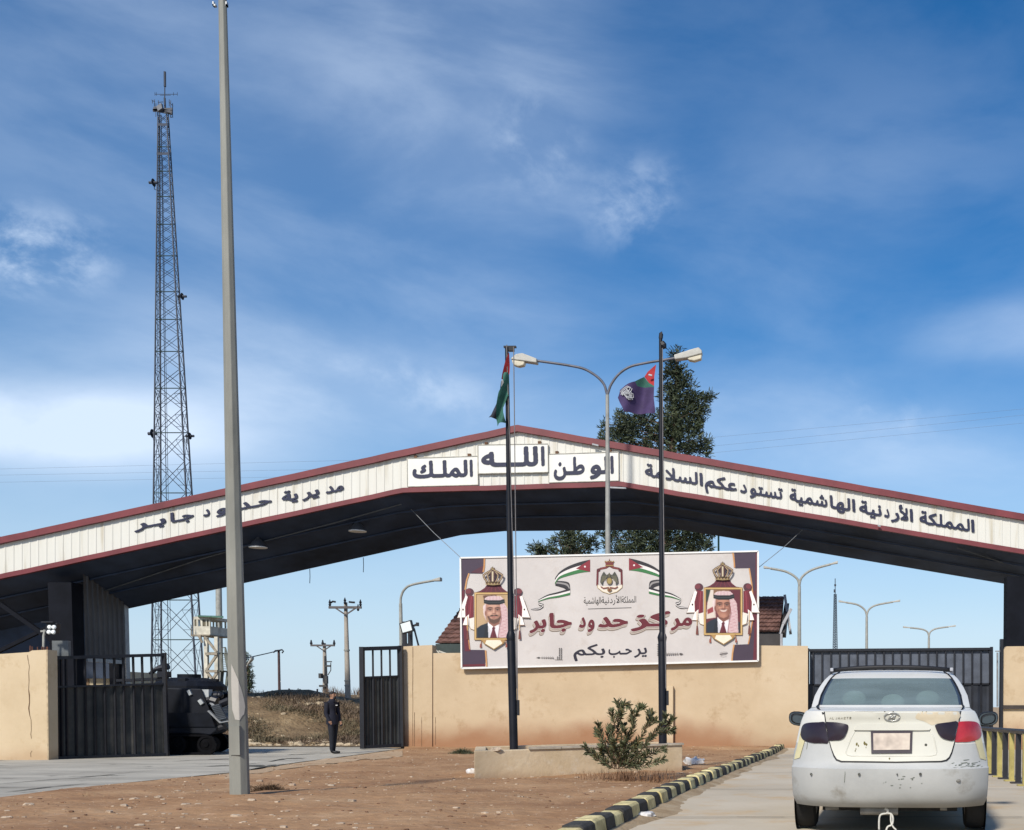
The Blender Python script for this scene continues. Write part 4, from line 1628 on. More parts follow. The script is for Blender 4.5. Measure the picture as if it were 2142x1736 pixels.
K8 = (.17969, 1087.7, 1146.3)
BK, WH, GN, RD = '221f24', 'd8d2ce', '2f6b3a', '7c1f2c'
for mir in (0, 1):
    f = (lambda q: [(2086 - x, y - 16) for x, y in q]) if mir else (lambda q: q)
    a = Art(*K8)
    a.rib(f([(415, 384), (500, 385), (570, 405), (585, 470)]), f([(412, 440), (470, 455), (530, 480), (584, 540)]), ['2c292d', '8a8684', '28252a', '201d22'])
    a.rib(f([(815, 135), (690, 165), (560, 215), (460, 280), (408, 352)]), f([(815, 275), (700, 290), (560, 325), (455, 362), (408, 425)]), [BK, WH, GN])
    a.poly(f([(817, 135), (817, 277), (652, 240)]), RD)
    a.ell(*f([(757, 217)])[0], 11, 11, WH, 10)
    a.rib(f([(585, 470), (450, 510), (320, 545), (212, 605)]), f([(585, 545), (450, 575), (330, 592), (214, 625)]), [BK, WH, GN])
    a.rib(f([(212, 612), (232, 640), (262, 648), (274, 652)]), f([(212, 634), (222, 668), (250, 675), (272, 680)]), [BK, WH, '33302f'])
    a.rib(f([(274, 650), (240, 690), (180, 702), (125, 712)]), f([(272, 690), (236, 715), (190, 722), (128, 716)]), [BK, WH, BK])
    a.done('flag_ribbon')
# crest
a = Art(*K8)
a.stroke([(900, 430), (905, 262), (940, 240), (1000, 228), (1042, 205), (1085, 228), (1150, 240), (1182, 262), (1186, 425)], 24, '5f1f26')
a.stroke([(900, 262), (1000, 222), (1042, 200), (1085, 222), (1186, 262)], 10, '7d3a34')
a.ell(914, 258, 22, 20, '4f1a20', 10)
a.ell(1168, 258, 22, 20, '4f1a20', 10)
a.poly([(905, 425), (930, 440), (1040, 445), (1160, 438), (1190, 425), (1190, 460), (1130, 510), (1040, 535), (960, 508), (905, 460)], 'd6cdbd')
a.stroke([(905, 430), (905, 462), (960, 508), (1040, 535), (1130, 510), (1190, 460), (1190, 430)], 6, 'a0895c')
a.poly([(1000, 205), (1085, 205), (1095, 150), (1070, 165), (1042, 140), (1015, 165), (990, 150)], '6b2a2a')
a.stroke([(998, 205), (1088, 205)], 12, '8f7444')
for x in (995, 1018, 1042, 1066, 1090):
    a.ell(x, 158, 9, 9, '8f7444', 8)
a.stroke([(1042, 150), (1042, 130)], 7, '6b2a2a')
for s in (-1, 1):
    c = lambda q: [(1042 + s * (x - 1042), y) for x, y in q]
    a.poly(c([(1042, 300), (1075, 315), (1105, 275), (1122, 300), (1140, 340), (1148, 400), (1120, 440), (1112, 380), (1080, 345), (1055, 350)]), '3f4038')
    for i in range(5):
        a.stroke(c([(1070 + 12 * i, 325), (1092 + 11 * i, 372 + 8 * i)]), 5, '6d6850', .1)
    a.stroke(c([(1050, 460), (1110, 470), (1138, 452)]), 12, '7a3a2c')
a.ell(1044, 385, 34, 42, '6e5d38', 18)
a.ell(1044, 385, 24, 32, '98854f', 16)
a.poly([(1028, 315), (1042, 285), (1060, 315), (1050, 345), (1036, 345)], '55503f')
a.poly([(1024, 470), (1066, 470), (1072, 495), (1044, 515), (1018, 495)], '7a5a34')
a.poly([(1036, 478), (1054, 478), (1045, 508)], '6b1f24')
a.done('crest')
E8 = lambda x: 1087.7 + .17969 * x
Y8 = lambda y: 1146.3 + .17969 * y
MAIN = [('مر', E8(1755), E8(2005)), ('كز', E8(1290), E8(1752)), ('حد', E8(910), E8(1258)), ('و', E8(790), E8(868)), ('د', E8(688), E8(766)), ('جا', E8(342), E8(604)), ('بر', E8(112), E8(308))]
ln = ((E8(1900), Y8(900)), (E8(300), Y8(928)))
m = MB()
letters(m, MAIN, ln, 41, BD, .008, .09, m=0, shift=(-2.2, 5.6))
letters(m, MAIN, ln, 41, BD, .0095, .078, m=1, shift=(-1.8, 4.6))
letters(m, MAIN, ln, 41, BD, .011, .086, m=0, shift=(-.4, .8))
letters(m, MAIN, ln, 41, BD, .0125, .074, m=3, shift=(-.2, .3))
letters(m, MAIN, ln, 41, BD, .014, .056, m=2)
m.build('lettering', [ink('6f6152'), ink('a89c92'), ink('5c1422'), ink('c8bfb8')], bb)['label'] = 'big dark red raised-look lettering'
m = MB()
letters(m, [('ير', E8(1328), E8(1478)), ('حـب', E8(1030), E8(1302)), ('بكم', E8(622), E8(992))], ((E8(1400), Y8(1232)), (E8(700), Y8(1246))), 31, BD, .009, .028)
m.build('lettering', ink('1f1b2b'), bb)
m = MB()
letters(m, [('المملكة', E8(1185), E8(1352)), ('الأردنية', E8(945), E8(1180)), ('الهاشمية', E8(742), E8(940))], ((E8(1300), Y8(634)), (E8(760), Y8(648))), 19, BD, .009, .0)
p = [P(E8(x), Y8(y), BD) + Vector((0, -.009, 0)) for x, y in ((792, 706), (1298, 691), (1298, 697), (792, 712))]
m.add(p, [(0, 1, 2, 3)])
m.build('lettering', ink('33302f'), bb)
# arrow-like ornaments and printer's oval
a = Art(*K8)
for sg, ox in ((1, 0), (-1, 2092)):
    f = lambda q: [(ox + sg * x, y - (0 if sg > 0 else 45)) for x, y in q]
    a.poly(f([(188, 1278), (222, 1266), (242, 1278), (222, 1290)]), '4a4644')
    for i in range(6):
        x = 258 + 25 * i
        a.poly(f([(x - 12, 1278), (x, 1264), (x + 12, 1278), (x, 1292)]), '4a4644')
        a.poly(f([(x - 5, 1278), (x, 1272), (x + 5, 1278), (x, 1284)]), 'c9c1bd', .5)
    for i in range(3):
        for j in range(7):
            if (j < 2 and i < 3) or i < 2:
                x, y = 484 - 22 * i - (0 if j else 0), 1290 - 20 * j
                a.poly(f([(x - 9, y), (x, y - 9), (x + 9, y), (x, y + 9)]), '4a4644', .05)
    a.stroke(f([(405, 1298), (495, 1298)]), 4, '4a4644')
a.done('ornament')
a = Art(*K7)
a.stroke([(650, 1440), (690, 1432), (752, 1426)], 12, '5b5250')
a.stroke([(660, 1452), (740, 1444)], 6, '5b5250')
a.stroke([(652, 1420), (700, 1408), (748, 1412)], 3, '7c7470')
a.stroke([(660, 1470), (700, 1478), (740, 1468)], 3, '7c7470')
a.done('printer_mark')
for (p0, p1, lb) in ((P(963.5, 1166, BD + .05), P(856, 1061, 39.2), 'thin guy wire from the billboard top left corner up to the canopy'),
                     (P(1587, 1187, BD + .05), P(1684, 1103, 39.4), 'thin guy wire from the billboard right side up to the canopy')):
    m = MB()
    m.tube([p0, p0.lerp(p1, .5) - Vector((0, 0, .05)), p1], .011, 5)
    tag(m.build('guy_wire', GALV), lb, 'wire')

# ================================================================== PLANTER, FLAGPOLES, FLAGS
A, B_ = G(992.5, 1626, .04), G(1427.5, 1611, .04)
A.z = g(A.y); B_.z = g(B_.y)
hz = P(992.5, 1567, A.y).z - A.z
hz2 = P(1429, 1555, B_.y).z - B_.z
PT = A.z + hz
dirx = (B_ - A); dirx.z = 0
dirx.normalize()
diry = Vector((A.x + .25, A.y, 0)).normalized()
pl = thing('planter', 'low beige plastered planter wall with a worn marble coping around the flagpole feet', 'planter', A)
m = MB()
DP = 2.1
th = .2
ln_ = (B_ - A).length
f = lambda u, v, z: A + dirx * u + diry * v + Vector((0, 0, z - A.z))


def pbox(m, u0, u1, v0, v1, z0, z1a, z1b, mi=0):
    m.hexa([f(u0, v0, z0), f(u1, v0, z0), f(u1, v1, z0), f(u0, v1, z0)], [f(u0, v0, z1a), f(u1, v0, z1b), f(u1, v1, z1b), f(u0, v1, z1a)], mi)


zt = lambda u: (A.z + hz) + (B_.z + hz2 - A.z - hz) * u / ln_
for u0, u1, v0, v1 in ((0, ln_, 0, th), (0, ln_, DP - th, DP), (0, th, th, DP - th), (ln_ - th, ln_, th, DP - th)):
    pbox(m, u0, u1, v0, v1, -.25, zt(u0) - .03, zt(u1) - .03)
m.build('planter_wall', layered('planter_plaster', [(.25, (.46, .35, .21)), (.5, (.56, .44, .29)), (.75, (.63, .53, .38))], 1.1, .9, .3, second=(3, .56, .75, (.62, .53, .40)), ztint=(-.1, .12, (.28, .16, .09), .6)), pl, bevel=.012)
m = MB()
u = .95
while u < ln_ + .02:
    l = min(random.uniform(.5, .8), ln_ + .04 - u)
    if l > .15:
        pbox(m, u, u + l - .01, -.03, th + .03, zt(u) - .03, zt(u) + random.uniform(.0, .008), zt(u) + random.uniform(.0, .008))
    u += l
m.build('coping', M('worn_marble_coping', (.42, .36, .28), .7, .25, 5), pl)
m = MB()
pbox(m, th, ln_ - th, th, DP - th, -.2, zt(0) - .12, zt(ln_) - .10)
m.build('planter_soil', SOIL, pl)
m = MB()
for (x, y, r) in ((1032, 1560, .05), (1040, 1558, .06), (1036, 1555, .045)):
    p = P(x, y, A.y + .25)
    p.z = zt(.4) + r * .15 - .03
    rock(m, p, r, 0, .7)
tag(m.build('broken_brick', STONE), 'broken pale bricks lying on the left end of the planter wall', 'bricks')

POLEM = M('black_flagpole_paint', (.008, .009, .014), .5, .3, 3, spec=.25)


def flagpole(label, base, knee, top, d, hw):
    b, k, t = P(*base, d), P(*knee, d), P(*top, d)
    b.z = zt(2) - .15
    o = thing('flagpole', label, 'flagpole', b, 'flagpoles in front of the billboard')
    m = MB()
    r = hw * d / FPX
    m.tube([b, k - (k - b) * .012, k + (t - k) * .012, k.lerp(t, .5), t], [r * 1.02, r * 1.0, r * .72, r * .62, r * .42], 14)
    m.build('shaft', POLEM, o, smooth=True)
    m = MB()
    m.tube([k - (k - b) * .05, k - (k - b) * .012, k + (t - k) * .012], [r * 1.01, r * 1.18, r * .75], 14)
    m.build('collar', POLEM, o, smooth=True)
    return o, b, k, t


d1 = 20.3
o, b, k, t = flagpole('black stepped flagpole with a limp flag, in the left part of the planter', (1075, 1562), (1069, 1328), (1060, 724), d1, 8.6)
m = MB()
m.box(t.x - .05, t.x + .17, t.y - .03, t.y + .03, t.z - .03, t.z + .0)
m.box(t.x + .03, t.x + .13, t.y - .04, t.y + .04, t.z - .09, t.z - .03)
m.build('top_bracket', POLEM, o)
m = MB()
off = Vector((.14, -.06, -.03))
m.tube([t + off, k + Vector((.12, -.06, 0)), P(1083, 1480, d1)], .009, 5)
m.tube([t + Vector((.02, -.08, 0)), k + Vector((.10, -.08, 0)), P(1081, 1440, d1)], .008, 5)
m.build('halyard', M('grey_rope', (.16, .15, .15), .8, .2, 9), o)
m = MB()
a_ = P(1085, 1478, d1)
m.box(a_.x - .02, a_.x + .02, a_.y - .05, a_.y - .01, a_.z - .16, a_.z + .12)
m.bar(a_ + Vector((-.1, 0, .08)), a_ + Vector((0, 0, .08)), .025)
m.bar(a_ + Vector((-.1, 0, -.12)), a_ + Vector((0, 0, -.12)), .025)
m.build('crank', BLACKM, o)
d2 = 21.3
o, b, k, t = flagpole('black stepped flagpole flying the purple flag, in the planter behind the shrub', (1386.5, 1553), (1385, 1330), (1382, 706), d2, 8.4)
m = MB()
m.tube([P(1382, 708, d2), P(1383, 698, d2), P(1386, 697, d2)], .04, 6)
m.tube([P(1384, 716, d2), P(1388, 722, d2), P(1389, 726, d2), P(1386, 728, d2)], [.05, .06, .05, .03], 6)
m.build('pulley', POLEM, o)
m = MB()
m.tube([P(1385.5, 728, d2 - .1), P(1387, 1000, d2 - .1), P(1391, 1330, d2 - .1), P(1393, 1440, d2 - .1)], .009, 5)
m.build('halyard', M('grey_rope'), o)
m = MB()
a_ = P(1397, 1460, d2)
m.box(a_.x - .02, a_.x + .02, a_.y - .05, a_.y - .01, a_.z - .14, a_.z + .14)
m.bar(a_ + Vector((-.1, 0, .1)), a_ + Vector((0, 0, .1)), .025)
m.bar(a_ + Vector((-.1, 0, -.1)), a_ + Vector((0, 0, -.1)), .025)
m.build('crank', BLACKM, o)

KF = lambda p: (1004.1 + .23438 * p[0], 686.1 + .23438 * p[1])


def cloth(mb, outline, d, fold, m=0, step=14, th=.006):
    v, f_ = fillpatch(outline, step)
    pts = []
    for q in v:
        p = P(*KF((q.x, q.y)), d)
        p.y += fold(q.x, q.y)
        pts.append(p)
    mb.add(pts, f_, m)


FM = [M('flag_red_cloth', (.32, .022, .025), .8, .2, 6), M('flag_green_cloth', (.028, .115, .088), .8, .25, 6), M('flag_black_cloth', (.022, .024, .038), .8, .25, 6), M('flag_white_cloth', (.42, .43, .45), .8, .15, 6)]
fl = thing('flag', 'limp torn flag in red, green, white and black hanging beside the left flagpole top', 'flag', P(*KF((230, 500)), d1 - .1))
m = MB()
w1 = lambda x, y: .05 * math.sin(x * .05 + y * .018) - .10
cloth(m, [(277, 238), (265, 262), (240, 330), (216, 420), (205, 470), (235, 470), (240, 425), (270, 420), (274, 330)], d1, w1, 0, 12)
cloth(m, [(216, 420), (272, 420), (270, 470), (268, 560), (262, 610), (285, 625), (262, 625), (230, 690), (214, 720), (236, 790), (245, 860), (186, 870), (178, 895), (170, 872), (166, 895), (155, 820), (170, 700), (190, 600), (235, 510), (228, 470)], d1, lambda x, y: .07 * math.sin(x * .06 + y * .02) - .12, 1, 12)
cloth(m, [(206, 475), (235, 475), (238, 500), (205, 560), (188, 600), (196, 520)], d1, lambda x, y: .03 * math.sin(y * .05) - .07, 3, 12)
cloth(m, [(200, 480), (206, 500), (190, 600), (172, 700), (155, 820), (108, 808), (84, 806), (112, 785), (150, 680), (180, 560)], d1, lambda x, y: .05 * math.sin(x * .05 + y * .03) - .05, 2, 12)
m.build('cloth', FM, fl, smooth='all')
fl = thing('flag', 'ragged purple flag with red and green corner and white emblem on the right flagpole', 'flag', P(*KF((1450, 600)), d2 - .1))
PUR = M('flag_purple_cloth', (.048, .03, .095), .8, .25, 5)
m = MB()
w2 = lambda x, y: .10 * math.sin((x - 1560) * .022 + y * .006) * min(1, (1580 - x) / 120) - .10
cloth(m, [(1578, 340), (1545, 362), (1500, 395), (1470, 440), (1510, 495), (1560, 530), (1562, 440)], d2, w2, 0, 16)
cloth(m, [(1468, 442), (1440, 462), (1395, 497), (1410, 532), (1500, 535), (1560, 540), (1560, 530), (1510, 495)], d2, w2, 1, 16)
cloth(m, [(1395, 497), (1330, 525), (1255, 565), (1250, 600), (1236, 632), (1262, 690), (1290, 740), (1296, 768), (1350, 766), (1430, 770), (1560, 778), (1572, 760), (1558, 640), (1560, 540), (1500, 535), (1410, 532)], d2, w2, 2, 16)
m.build('cloth', [FM[0], FM[1], PUR], fl, smooth='all')
m = MB()
pts = [(1262, 590), (1290, 570), (1330, 550), (1360, 560), (1345, 590), (1300, 600), (1270, 612), (1310, 610), (1365, 600), (1368, 630), (1330, 640), (1300, 620), (1330, 655), (1360, 650), (1340, 600), (1320, 570), (1290, 590), (1275, 620)]
for s_ in range(2):
    pp_ = [(x + s_ * 12, y + s_ * 9) for x, y in pts]
    q = []
    for x, y in pp_:
        p = P(*KF((x, y)), d2)
        p.y += w2(x, y) - .03
        q.append(p)
    m.tube(q, .010, 5)
m.tube([P(*KF((1535, 425)), d2 - .16), P(*KF((1505, 418)), d2 - .16)], .02, 6)
m.build('emblem', FM[3], fl)

# ================================================================== SHRUBS, LITTER
LEAF = [M('oleander_leaf', (.10, .112, .055), .55, .3, 4), M('oleander_leaf_dark', (.072, .076, .04), .6, .3, 4), M('oleander_leaf_dry', (.15, .12, .05), .7, .3, 4)]
sd = 17.6
KS = lambda p: (1238.3 + .10602 * p[0], 1447.5 + .10602 * p[1])
sb = P(1310, 1612, sd)
sh = thing('shrub', 'tall leafy oleander shrub in front of the planter, overlapping the right flagpole', 'shrub', (sb.x, sd, g(sd)))
stems = [[(420, 1500), (330, 1280), (170, 1000), (60, 840), (30, 780)], [(450, 1500), (430, 1200), (500, 800), (500, 500), (520, 330), (470, 210)], [(520, 330), (580, 320), (640, 240), (700, 260)],
         [(480, 1480), (560, 1150), (750, 880), (830, 700), (850, 500), (930, 380), (960, 290)], [(930, 380), (1010, 310)], [(560, 1480), (760, 1200), (900, 1000), (1040, 740), (1120, 560), (1160, 420)],
         [(1040, 740), (1200, 600), (1300, 560)], [(600, 1480), (900, 1250), (1100, 1000), (1260, 800), (1430, 640), (1480, 470)], [(1430, 690), (1540, 620), (1600, 540)], [(640, 1490), (950, 1380), (1200, 1200), (1400, 1130)],
         [(650, 1500), (1000, 1460), (1250, 1380), (1410, 1320)], [(500, 1520), (620, 1350), (650, 1150), (640, 1020)], [(480, 1520), (430, 1300), (350, 1180), (240, 1130)], [(560, 1520), (720, 1400), (830, 1260), (860, 1130)], [(520, 1520), (540, 1300), (480, 1120), (470, 960)], [(600, 1520), (850, 1440), (1020, 1300), (1100, 1190)], [(460, 1520), (320, 1420), (220, 1250), (200, 1100)], [(540, 1520), (600, 1420), (760, 1330), (960, 1280)], [(400, 1500), (200, 1330), (40, 1200), (-80, 1180)], [(380, 1490), (160, 1350), (60, 1250), (-120, 1060)], [(430, 1450), (330, 1050), (280, 800), (300, 700)],
         [(430, 1400), (250, 950), (190, 760), (165, 640)], [(470, 1400), (560, 1000), (600, 760), (610, 660)], [(500, 1400), (680, 1050), (700, 850), (690, 760)], [(560, 1450), (800, 1150), (1000, 1050), (1180, 900)],
         [(450, 1300), (400, 1000), (410, 780), (400, 720)], [(520, 1450), (620, 1250), (760, 1080), (860, 990)], [(830, 640), (780, 560), (810, 400)], [(1040, 700), (1080, 520), (1070, 400)], [(480, 700), (430, 520), (400, 380)],
         [(500, 560), (580, 470), (620, 420)], [(1200, 850), (1350, 780), (1500, 760), (1560, 760)]]
m = MB()
leaves = MB()
for st in stems:
    dep = random.uniform(-.35, .35)
    pts = []
    for i, q in enumerate(st):
        p = P(*KS(q), sd)
        kf = (1500 - q[1]) / 1200
        p.y += dep * kf + random.uniform(-.03, .03)
        pts.append(p)
    sp = spline(pts, 7)
    r0 = .009
    m.tube(sp, [r0 * (1 - .75 * i / len(sp)) for i in range(len(sp))], 5)
    nn_ = len(sp)
    for i in range(3, nn_):
        if i / nn_ < .12:
            continue
        dr = (sp[min(i + 1, nn_ - 1)] - sp[i - 1]).normalized()
        for k in range(random.choice((5, 6, 7)) if i < nn_ - 3 else 9):
            a_ = random.random() * 6.283
            u_ = dr.cross(Vector((math.cos(a_), math.sin(a_), .3))).normalized()
            ax = (dr * random.uniform(.4, 1.0) + u_ * random.uniform(.35, .9)).normalized()
            l = random.uniform(.055, .115)
            wd = ax.cross(Vector((random.random() - .5, random.random() - .5, random.random() - .5))).normalized() * l * .105
            b0 = sp[i]
            mt = random.choices((0, 1, 2), (.55, .33, .12))[0]
            nrm = ax.cross(wd).normalized() * l * .04
            leaves.add([b0, b0 + ax * l * .35 + wd + nrm, b0 + ax * l * .75 + wd * .8 + nrm, b0 + ax * l, b0 + ax * l * .75 - wd * .8 + nrm, b0 + ax * l * .35 - wd + nrm], [(0, 1, 2, 3), (0, 3, 4, 5)], mt)
m.build('stems', M('brown_twig', (.10, .06, .035), .85, .3, 6), sh)
leaves.build('foliage', LEAF, sh)
m = MB()
for k in range(60):
    blades(m, (sb.x + random.gauss(.05, .35), sd + random.gauss(0, .2), g(sd) + .02), .22, 9, .08, .004, 0, 1.0)
tag(m.build('dry_grass_tuft', M('dry_red_grass', (.20, .11, .06), .9, .35, 3)), 'reddish dry grass round the foot of the oleander shrub', 'grass')
m = MB()
gp = G(968, 1579)
for k in range(220):
    a_ = random.random() * 6.283
    r = random.random() ** .6
    blades(m, (gp.x + .38 * r * math.cos(a_), gp.y + .5 * r * math.sin(a_), g(gp.y) + .02), .20 * (1.2 - r), 9, .05, .006, random.choice((0, 0, 1)), 1.2)
tag(m.build('low_bush', [LEAF[1], LEAF[0]]), 'small low green bush at the left end of the planter', 'bush')
bp_ = P(562, 1660, 14.7)
m = MB()
for k in range(90):
    a_ = random.random() * 6.283
    r = random.random() ** .5
    x, y = bp_.x + .23 * r * math.cos(a_), bp_.y + .2 * r * math.sin(a_)
    blades(m, (x, y, soil_z(x, y)), .16 * (1.2 - r), 8, .03, .005, random.choice((0, 1)), 1.5)
for k in range(14):
    x, y = bp_.x - random.uniform(0, .38), bp_.y + random.uniform(-.1, .1)
    q = Vector((x, y, soil_z(x, y) + .03))
    m.tube([q, q + Vector((random.uniform(-.2, .2), random.uniform(-.1, .1), random.uniform(0, .06)))], .005, 4, 1)
tag(m.build('dead_weed', [M('dead_weed_brown', (.075, .045, .022), .95, .4, 8), M('dead_weed_stalk', (.13, .08, .045), .95, .3, 8)]), 'dark dry clump of dead weed beside the foot of the tall grey pole', 'weed')


def bag(label, c, rx, ry, rz, mat):
    m = MB()
    m.ball((c[0], c[1], c[2] + rz * .75), (rx, ry, rz), 0, 18, 12)
    v2 = []
    for v in m.v:
        q = Vector(v) - Vector(c)
        n_ = mnoise.noise((q.x * 14, q.y * 14, q.z * 14 + c[0])) * .5 + mnoise.noise((q.x * 38, q.y * 38, q.z * 38)) * .22
        w_ = Vector(c) + q * (1 + n_)
        w_.z = max(w_.z, c[2] + .003)
        v2.append(tuple(w_))
    m.v = v2
    return tag(m.build('plastic_bag', mat, smooth=True), label, 'bag')


PLB = M('white_plastic_film', (.62, .61, .60), .35, .08, 6)
p = G(1451, 1604)
bag('crumpled white plastic bag lying right of the planter near the kerb', (p.x, p.y, soil_z(p.x, p.y)), .19, .15, .085, PLB)
p = G(984, 1622)
bag('small crumpled white plastic bag at the left corner of the planter', (p.x + .02, p.y - .05, soil_z(p.x, p.y) - .01), .085, .07, .05, PLB)
p = G(1396, 1709)
p.x = kx(p.y) + .17
bag('flattened scrap of white plastic in the gutter beside the kerb', (p.x, p.y, g(p.y)), .12, .10, .03, PLB)
p = G(1480, 1695)
# larger loose stones in the soil
spots = [(740, 414), (1105, 255), (940, 375), (1075, 372), (1055, 318), (1180, 405), (1225, 478), (1105, 405), (1100, 452), (865, 455), (835, 520), (1500, 398), (1650, 400), (1545, 272), (1740, 280), (1830, 268), (1970, 278), (1800, 380),
         (1895, 388), (2000, 388), (2090, 380), (1620, 458), (1405, 462), (1455, 490), (1690, 528), (2030, 515), (1930, 490), (45, 450), (40, 478), (170, 418), (650, 450), (1870, 230), (1955, 240), (1660, 222), (2000, 200), (800, 380)]
s0 = None
for i, (x, y) in enumerate(spots):
    p = G(x * .35154, 1547.9 + y * .35154)
    z = soil_z(p.x, p.y)
    m = MB()
    rock(m, (p.x, p.y, z), random.uniform(.022, .048), 0, .45)
    tag(m.build('stone', STONE), 'pale loose stone lying on the red soil left of the planter', 'stone', 'loose stones on the red soil')
for i, (x, y) in enumerate([(430, 580), (545, 582), (740, 600), (815, 585), (865, 628), (1190, 643), (905, 678), (1275, 662), (95, 780), (820, 828), (105, 510), (70, 490), (270, 800), (455, 640), (1440, 572), (350, 800), (1165, 565), (520, 870)]):
    p = G(920.4 + x * .35157, 1422.4 + y * .35157)
    z = soil_z(p.x, p.y)
    m = MB()
    rock(m, (p.x, p.y, z), random.uniform(.022, .042), 0, .45)
    tag(m.build('stone', STONE), 'pale loose stone on the red soil in front of the planter or the kerb', 'stone', 'loose stones near the planter')

# striped railing on the right
RYEL = M('yellow_rail_paint', (.36, .30, .10), .5, .25, 5)
RBLK = M('black_rail_paint', (.02, .02, .024), .45, .3, 5)
pos = lambda y: 3.36 + (y - 17) * .02
rl = thing('safety_railing', 'low railing of alternate black and yellow posts along the right side of the lane', 'railing', (pos(18), 18, 0))
yy = 13.0
i = 0
while yy < 33:
    m = MB()
    x = pos(yy)
    z0, z1 = g(yy) - .02, g(yy) + .78
    m.bar((x, yy, z0), (x, yy, z1), .085, .06)
    m.box(x - .12, x + .12, yy - .06, yy + .06, g(yy) - .012, g(yy) + .012)
    m.build('post', RBLK if i % 2 else RYEL, rl, bevel=.006)
    yy += .62
    i += 1
m = MB()
m.tube([(pos(y), y, g(y) + .80) for y in (12.9, 14, 20, 26, 30, 33)], .045, 10)
m.build('top_rail', RBLK, rl, smooth=True)
# ================================================================== LAMP POLES
POLEG = M('weathered_pole_paint', (.20, .20, .175), .65, .16, 2.2, rgb2=(.23, .23, .20), bump=.15, stretch=(1, 1, .25))
tp = thing('lamp_post', 'very tall grey octagonal lamp post in red soil with a torn pale patch', 'lamp post', (POLE_B.x, POLE_B.y, soil_z(POLE_B.x, POLE_B.y)))
pd = POLE_B.y
m = MB()
b = P(502, 1672, pd)
t = P(460, -260, pd)
r0, r1 = 19.6 * pd / FPX, 6.2 * pd / FPX
ringf = lambda s: (b.lerp(t, s), r0 + (r1 - r0) * s)
vs = []
for s in (0, .2, .4, .6, .8, 1):
    c, r = ringf(s)
    for k in range(8):
        a = math.radians(22.5 + 45 * k + 10)
        vs.append(c + Vector((r * math.cos(a), r * math.sin(a), 0)))
m.add(vs, [(8 * i + k, 8 * i + (k + 1) % 8, 8 * i + 8 + (k + 1) % 8, 8 * i + 8 + k) for i in range(5) for k in range(8)] + [tuple(range(40, 48))])
m.build('shaft', POLEG, tp, bevel=.006)
# torn remains of a poster wrapped on the facets
m = MB()
kz = lambda y: 1213.2 + y * .3014
out = [(1598, 560), (1600, 640), (1606, 760), (1612, 900), (1632, 968), (1664, 974), (1680, 945), (1694, 932), (1702, 880), (1692, 820), (1676, 760), (1652, 690), (1622, 620), (1604, 580)]


def on_pole(x, y):
    p = P(x, y, pd)
    s = (p.z - b.z) / (t.z - b.z)
    c, r = ringf(s)
    r += .004
    best = None
    rd = (p - Vector((0, 0, HC))).normalized()
    for k in range(8):
        a = math.radians(45 * k + 45 + 10)
        n_ = Vector((math.cos(a), math.sin(a), 0))
        if n_.dot(rd) >= -.02:
            continue
        ap = r * math.cos(math.radians(22.5)) + .001
        tt = (ap - (Vector((0, 0, HC)) - c).dot(n_)) / rd.dot(n_)
        q = Vector((0, 0, HC)) + rd * tt
        if best is None or (q - Vector((0, 0, HC))).length > best[0]:
            best = ((q - Vector((0, 0, HC))).length, q)
    return best[1] if best else p


v, f_ = fillpatch([(x * .3014, kz(y)) for x, y in out], 2.2)
m.add([on_pole(max(483.6, min(516.2, q.x)), q.y) for q in v], f_)
m.build('torn_patch', M('torn_pale_patch', (.42, .40, .36), .7, .08, 6), tp)
m = MB()
p = P(461, 12, pd)
for sx in (-1, 1):
    m.box(p.x + sx * .05, p.x + sx * .085, p.y - .02, p.y + .02, p.z - .01, p.z + .01)
    m.box(p.x + sx * .07, p.x + sx * .085, p.y - .02, p.y + .02, p.z - .01, p.z + .04)
m.build('hook', GALV, tp)
m = MB()
m.box(b.x - .05, b.x + .07, b.y - r0 - .004, b.y - r0 + .06, b.z + .55, b.z + .9)
m.build('access_door', POLEG, tp)

# double-arm street lamp in front of the gable
HEADM = M('pale_lamp_head', (.40, .39, .35), .45, .15, 6)
GLASSM = M('yellowed_lamp_cover', (.55, .50, .38), .25, .12, 6)


def lamp_head(par, pts_top, d, lower, wd=.26):
    m = MB()
    q = [P(x, y, d) for x, y in pts_top]
    m.prism([v + Vector((0, -wd / 2, 0)) for v in q], (0, wd, 0))
    m.build('lamp_head', HEADM, par, bevel=.03)
    m = MB()
    q = [P(x, y, d) for x, y in lower]
    m.prism([v + Vector((0, -wd * .4, 0)) for v in q], (0, wd * .8, 0))
    m.build('lamp_cover', GLASSM, par, bevel=.03)


LD = 36.4
sl_ = thing('street_lamp', 'tall double-arm street lamp with two pale heads rising behind the billboard', 'street lamp', (P(1271.5, 1200, LD).x, LD, g(LD)))
ARM = M('painted_lamp_arm', (.09, .095, .12), .45, .35, 3)
m = MB()
top = P(1270.4, 826, LD)
m.tube([(P(1272, 1200, LD).x, LD, g(LD) - .1), P(1271.8, 1150, LD), top], [.10, .088, .058], 14)
m.build('shaft', M('lamp_post_grey', (.27, .27, .25), .5, .2, 3), sl_, smooth=True)
KL = lambda q: P(*KF(q), LD)
for pts in ([(1137, 600), (1128, 570), (1105, 500), (1040, 430), (930, 365), (800, 335), (650, 312), (505, 292)], [(1137, 600), (1146, 570), (1172, 500), (1240, 410), (1340, 345), (1480, 312), (1600, 292), (1745, 268)]):
    m = MB()
    m.tube(spline([KL(q) for q in pts], 5), .042, 10)
    m.build('arm', ARM, sl_, smooth=True)
lamp_head(sl_, [KF(q) for q in ((282, 284), (330, 243), (385, 234), (515, 283), (513, 321), (412, 306), (290, 290))], LD, [KF(q) for q in ((288, 291), (408, 306), (396, 340), (350, 350), (305, 338))], .30)
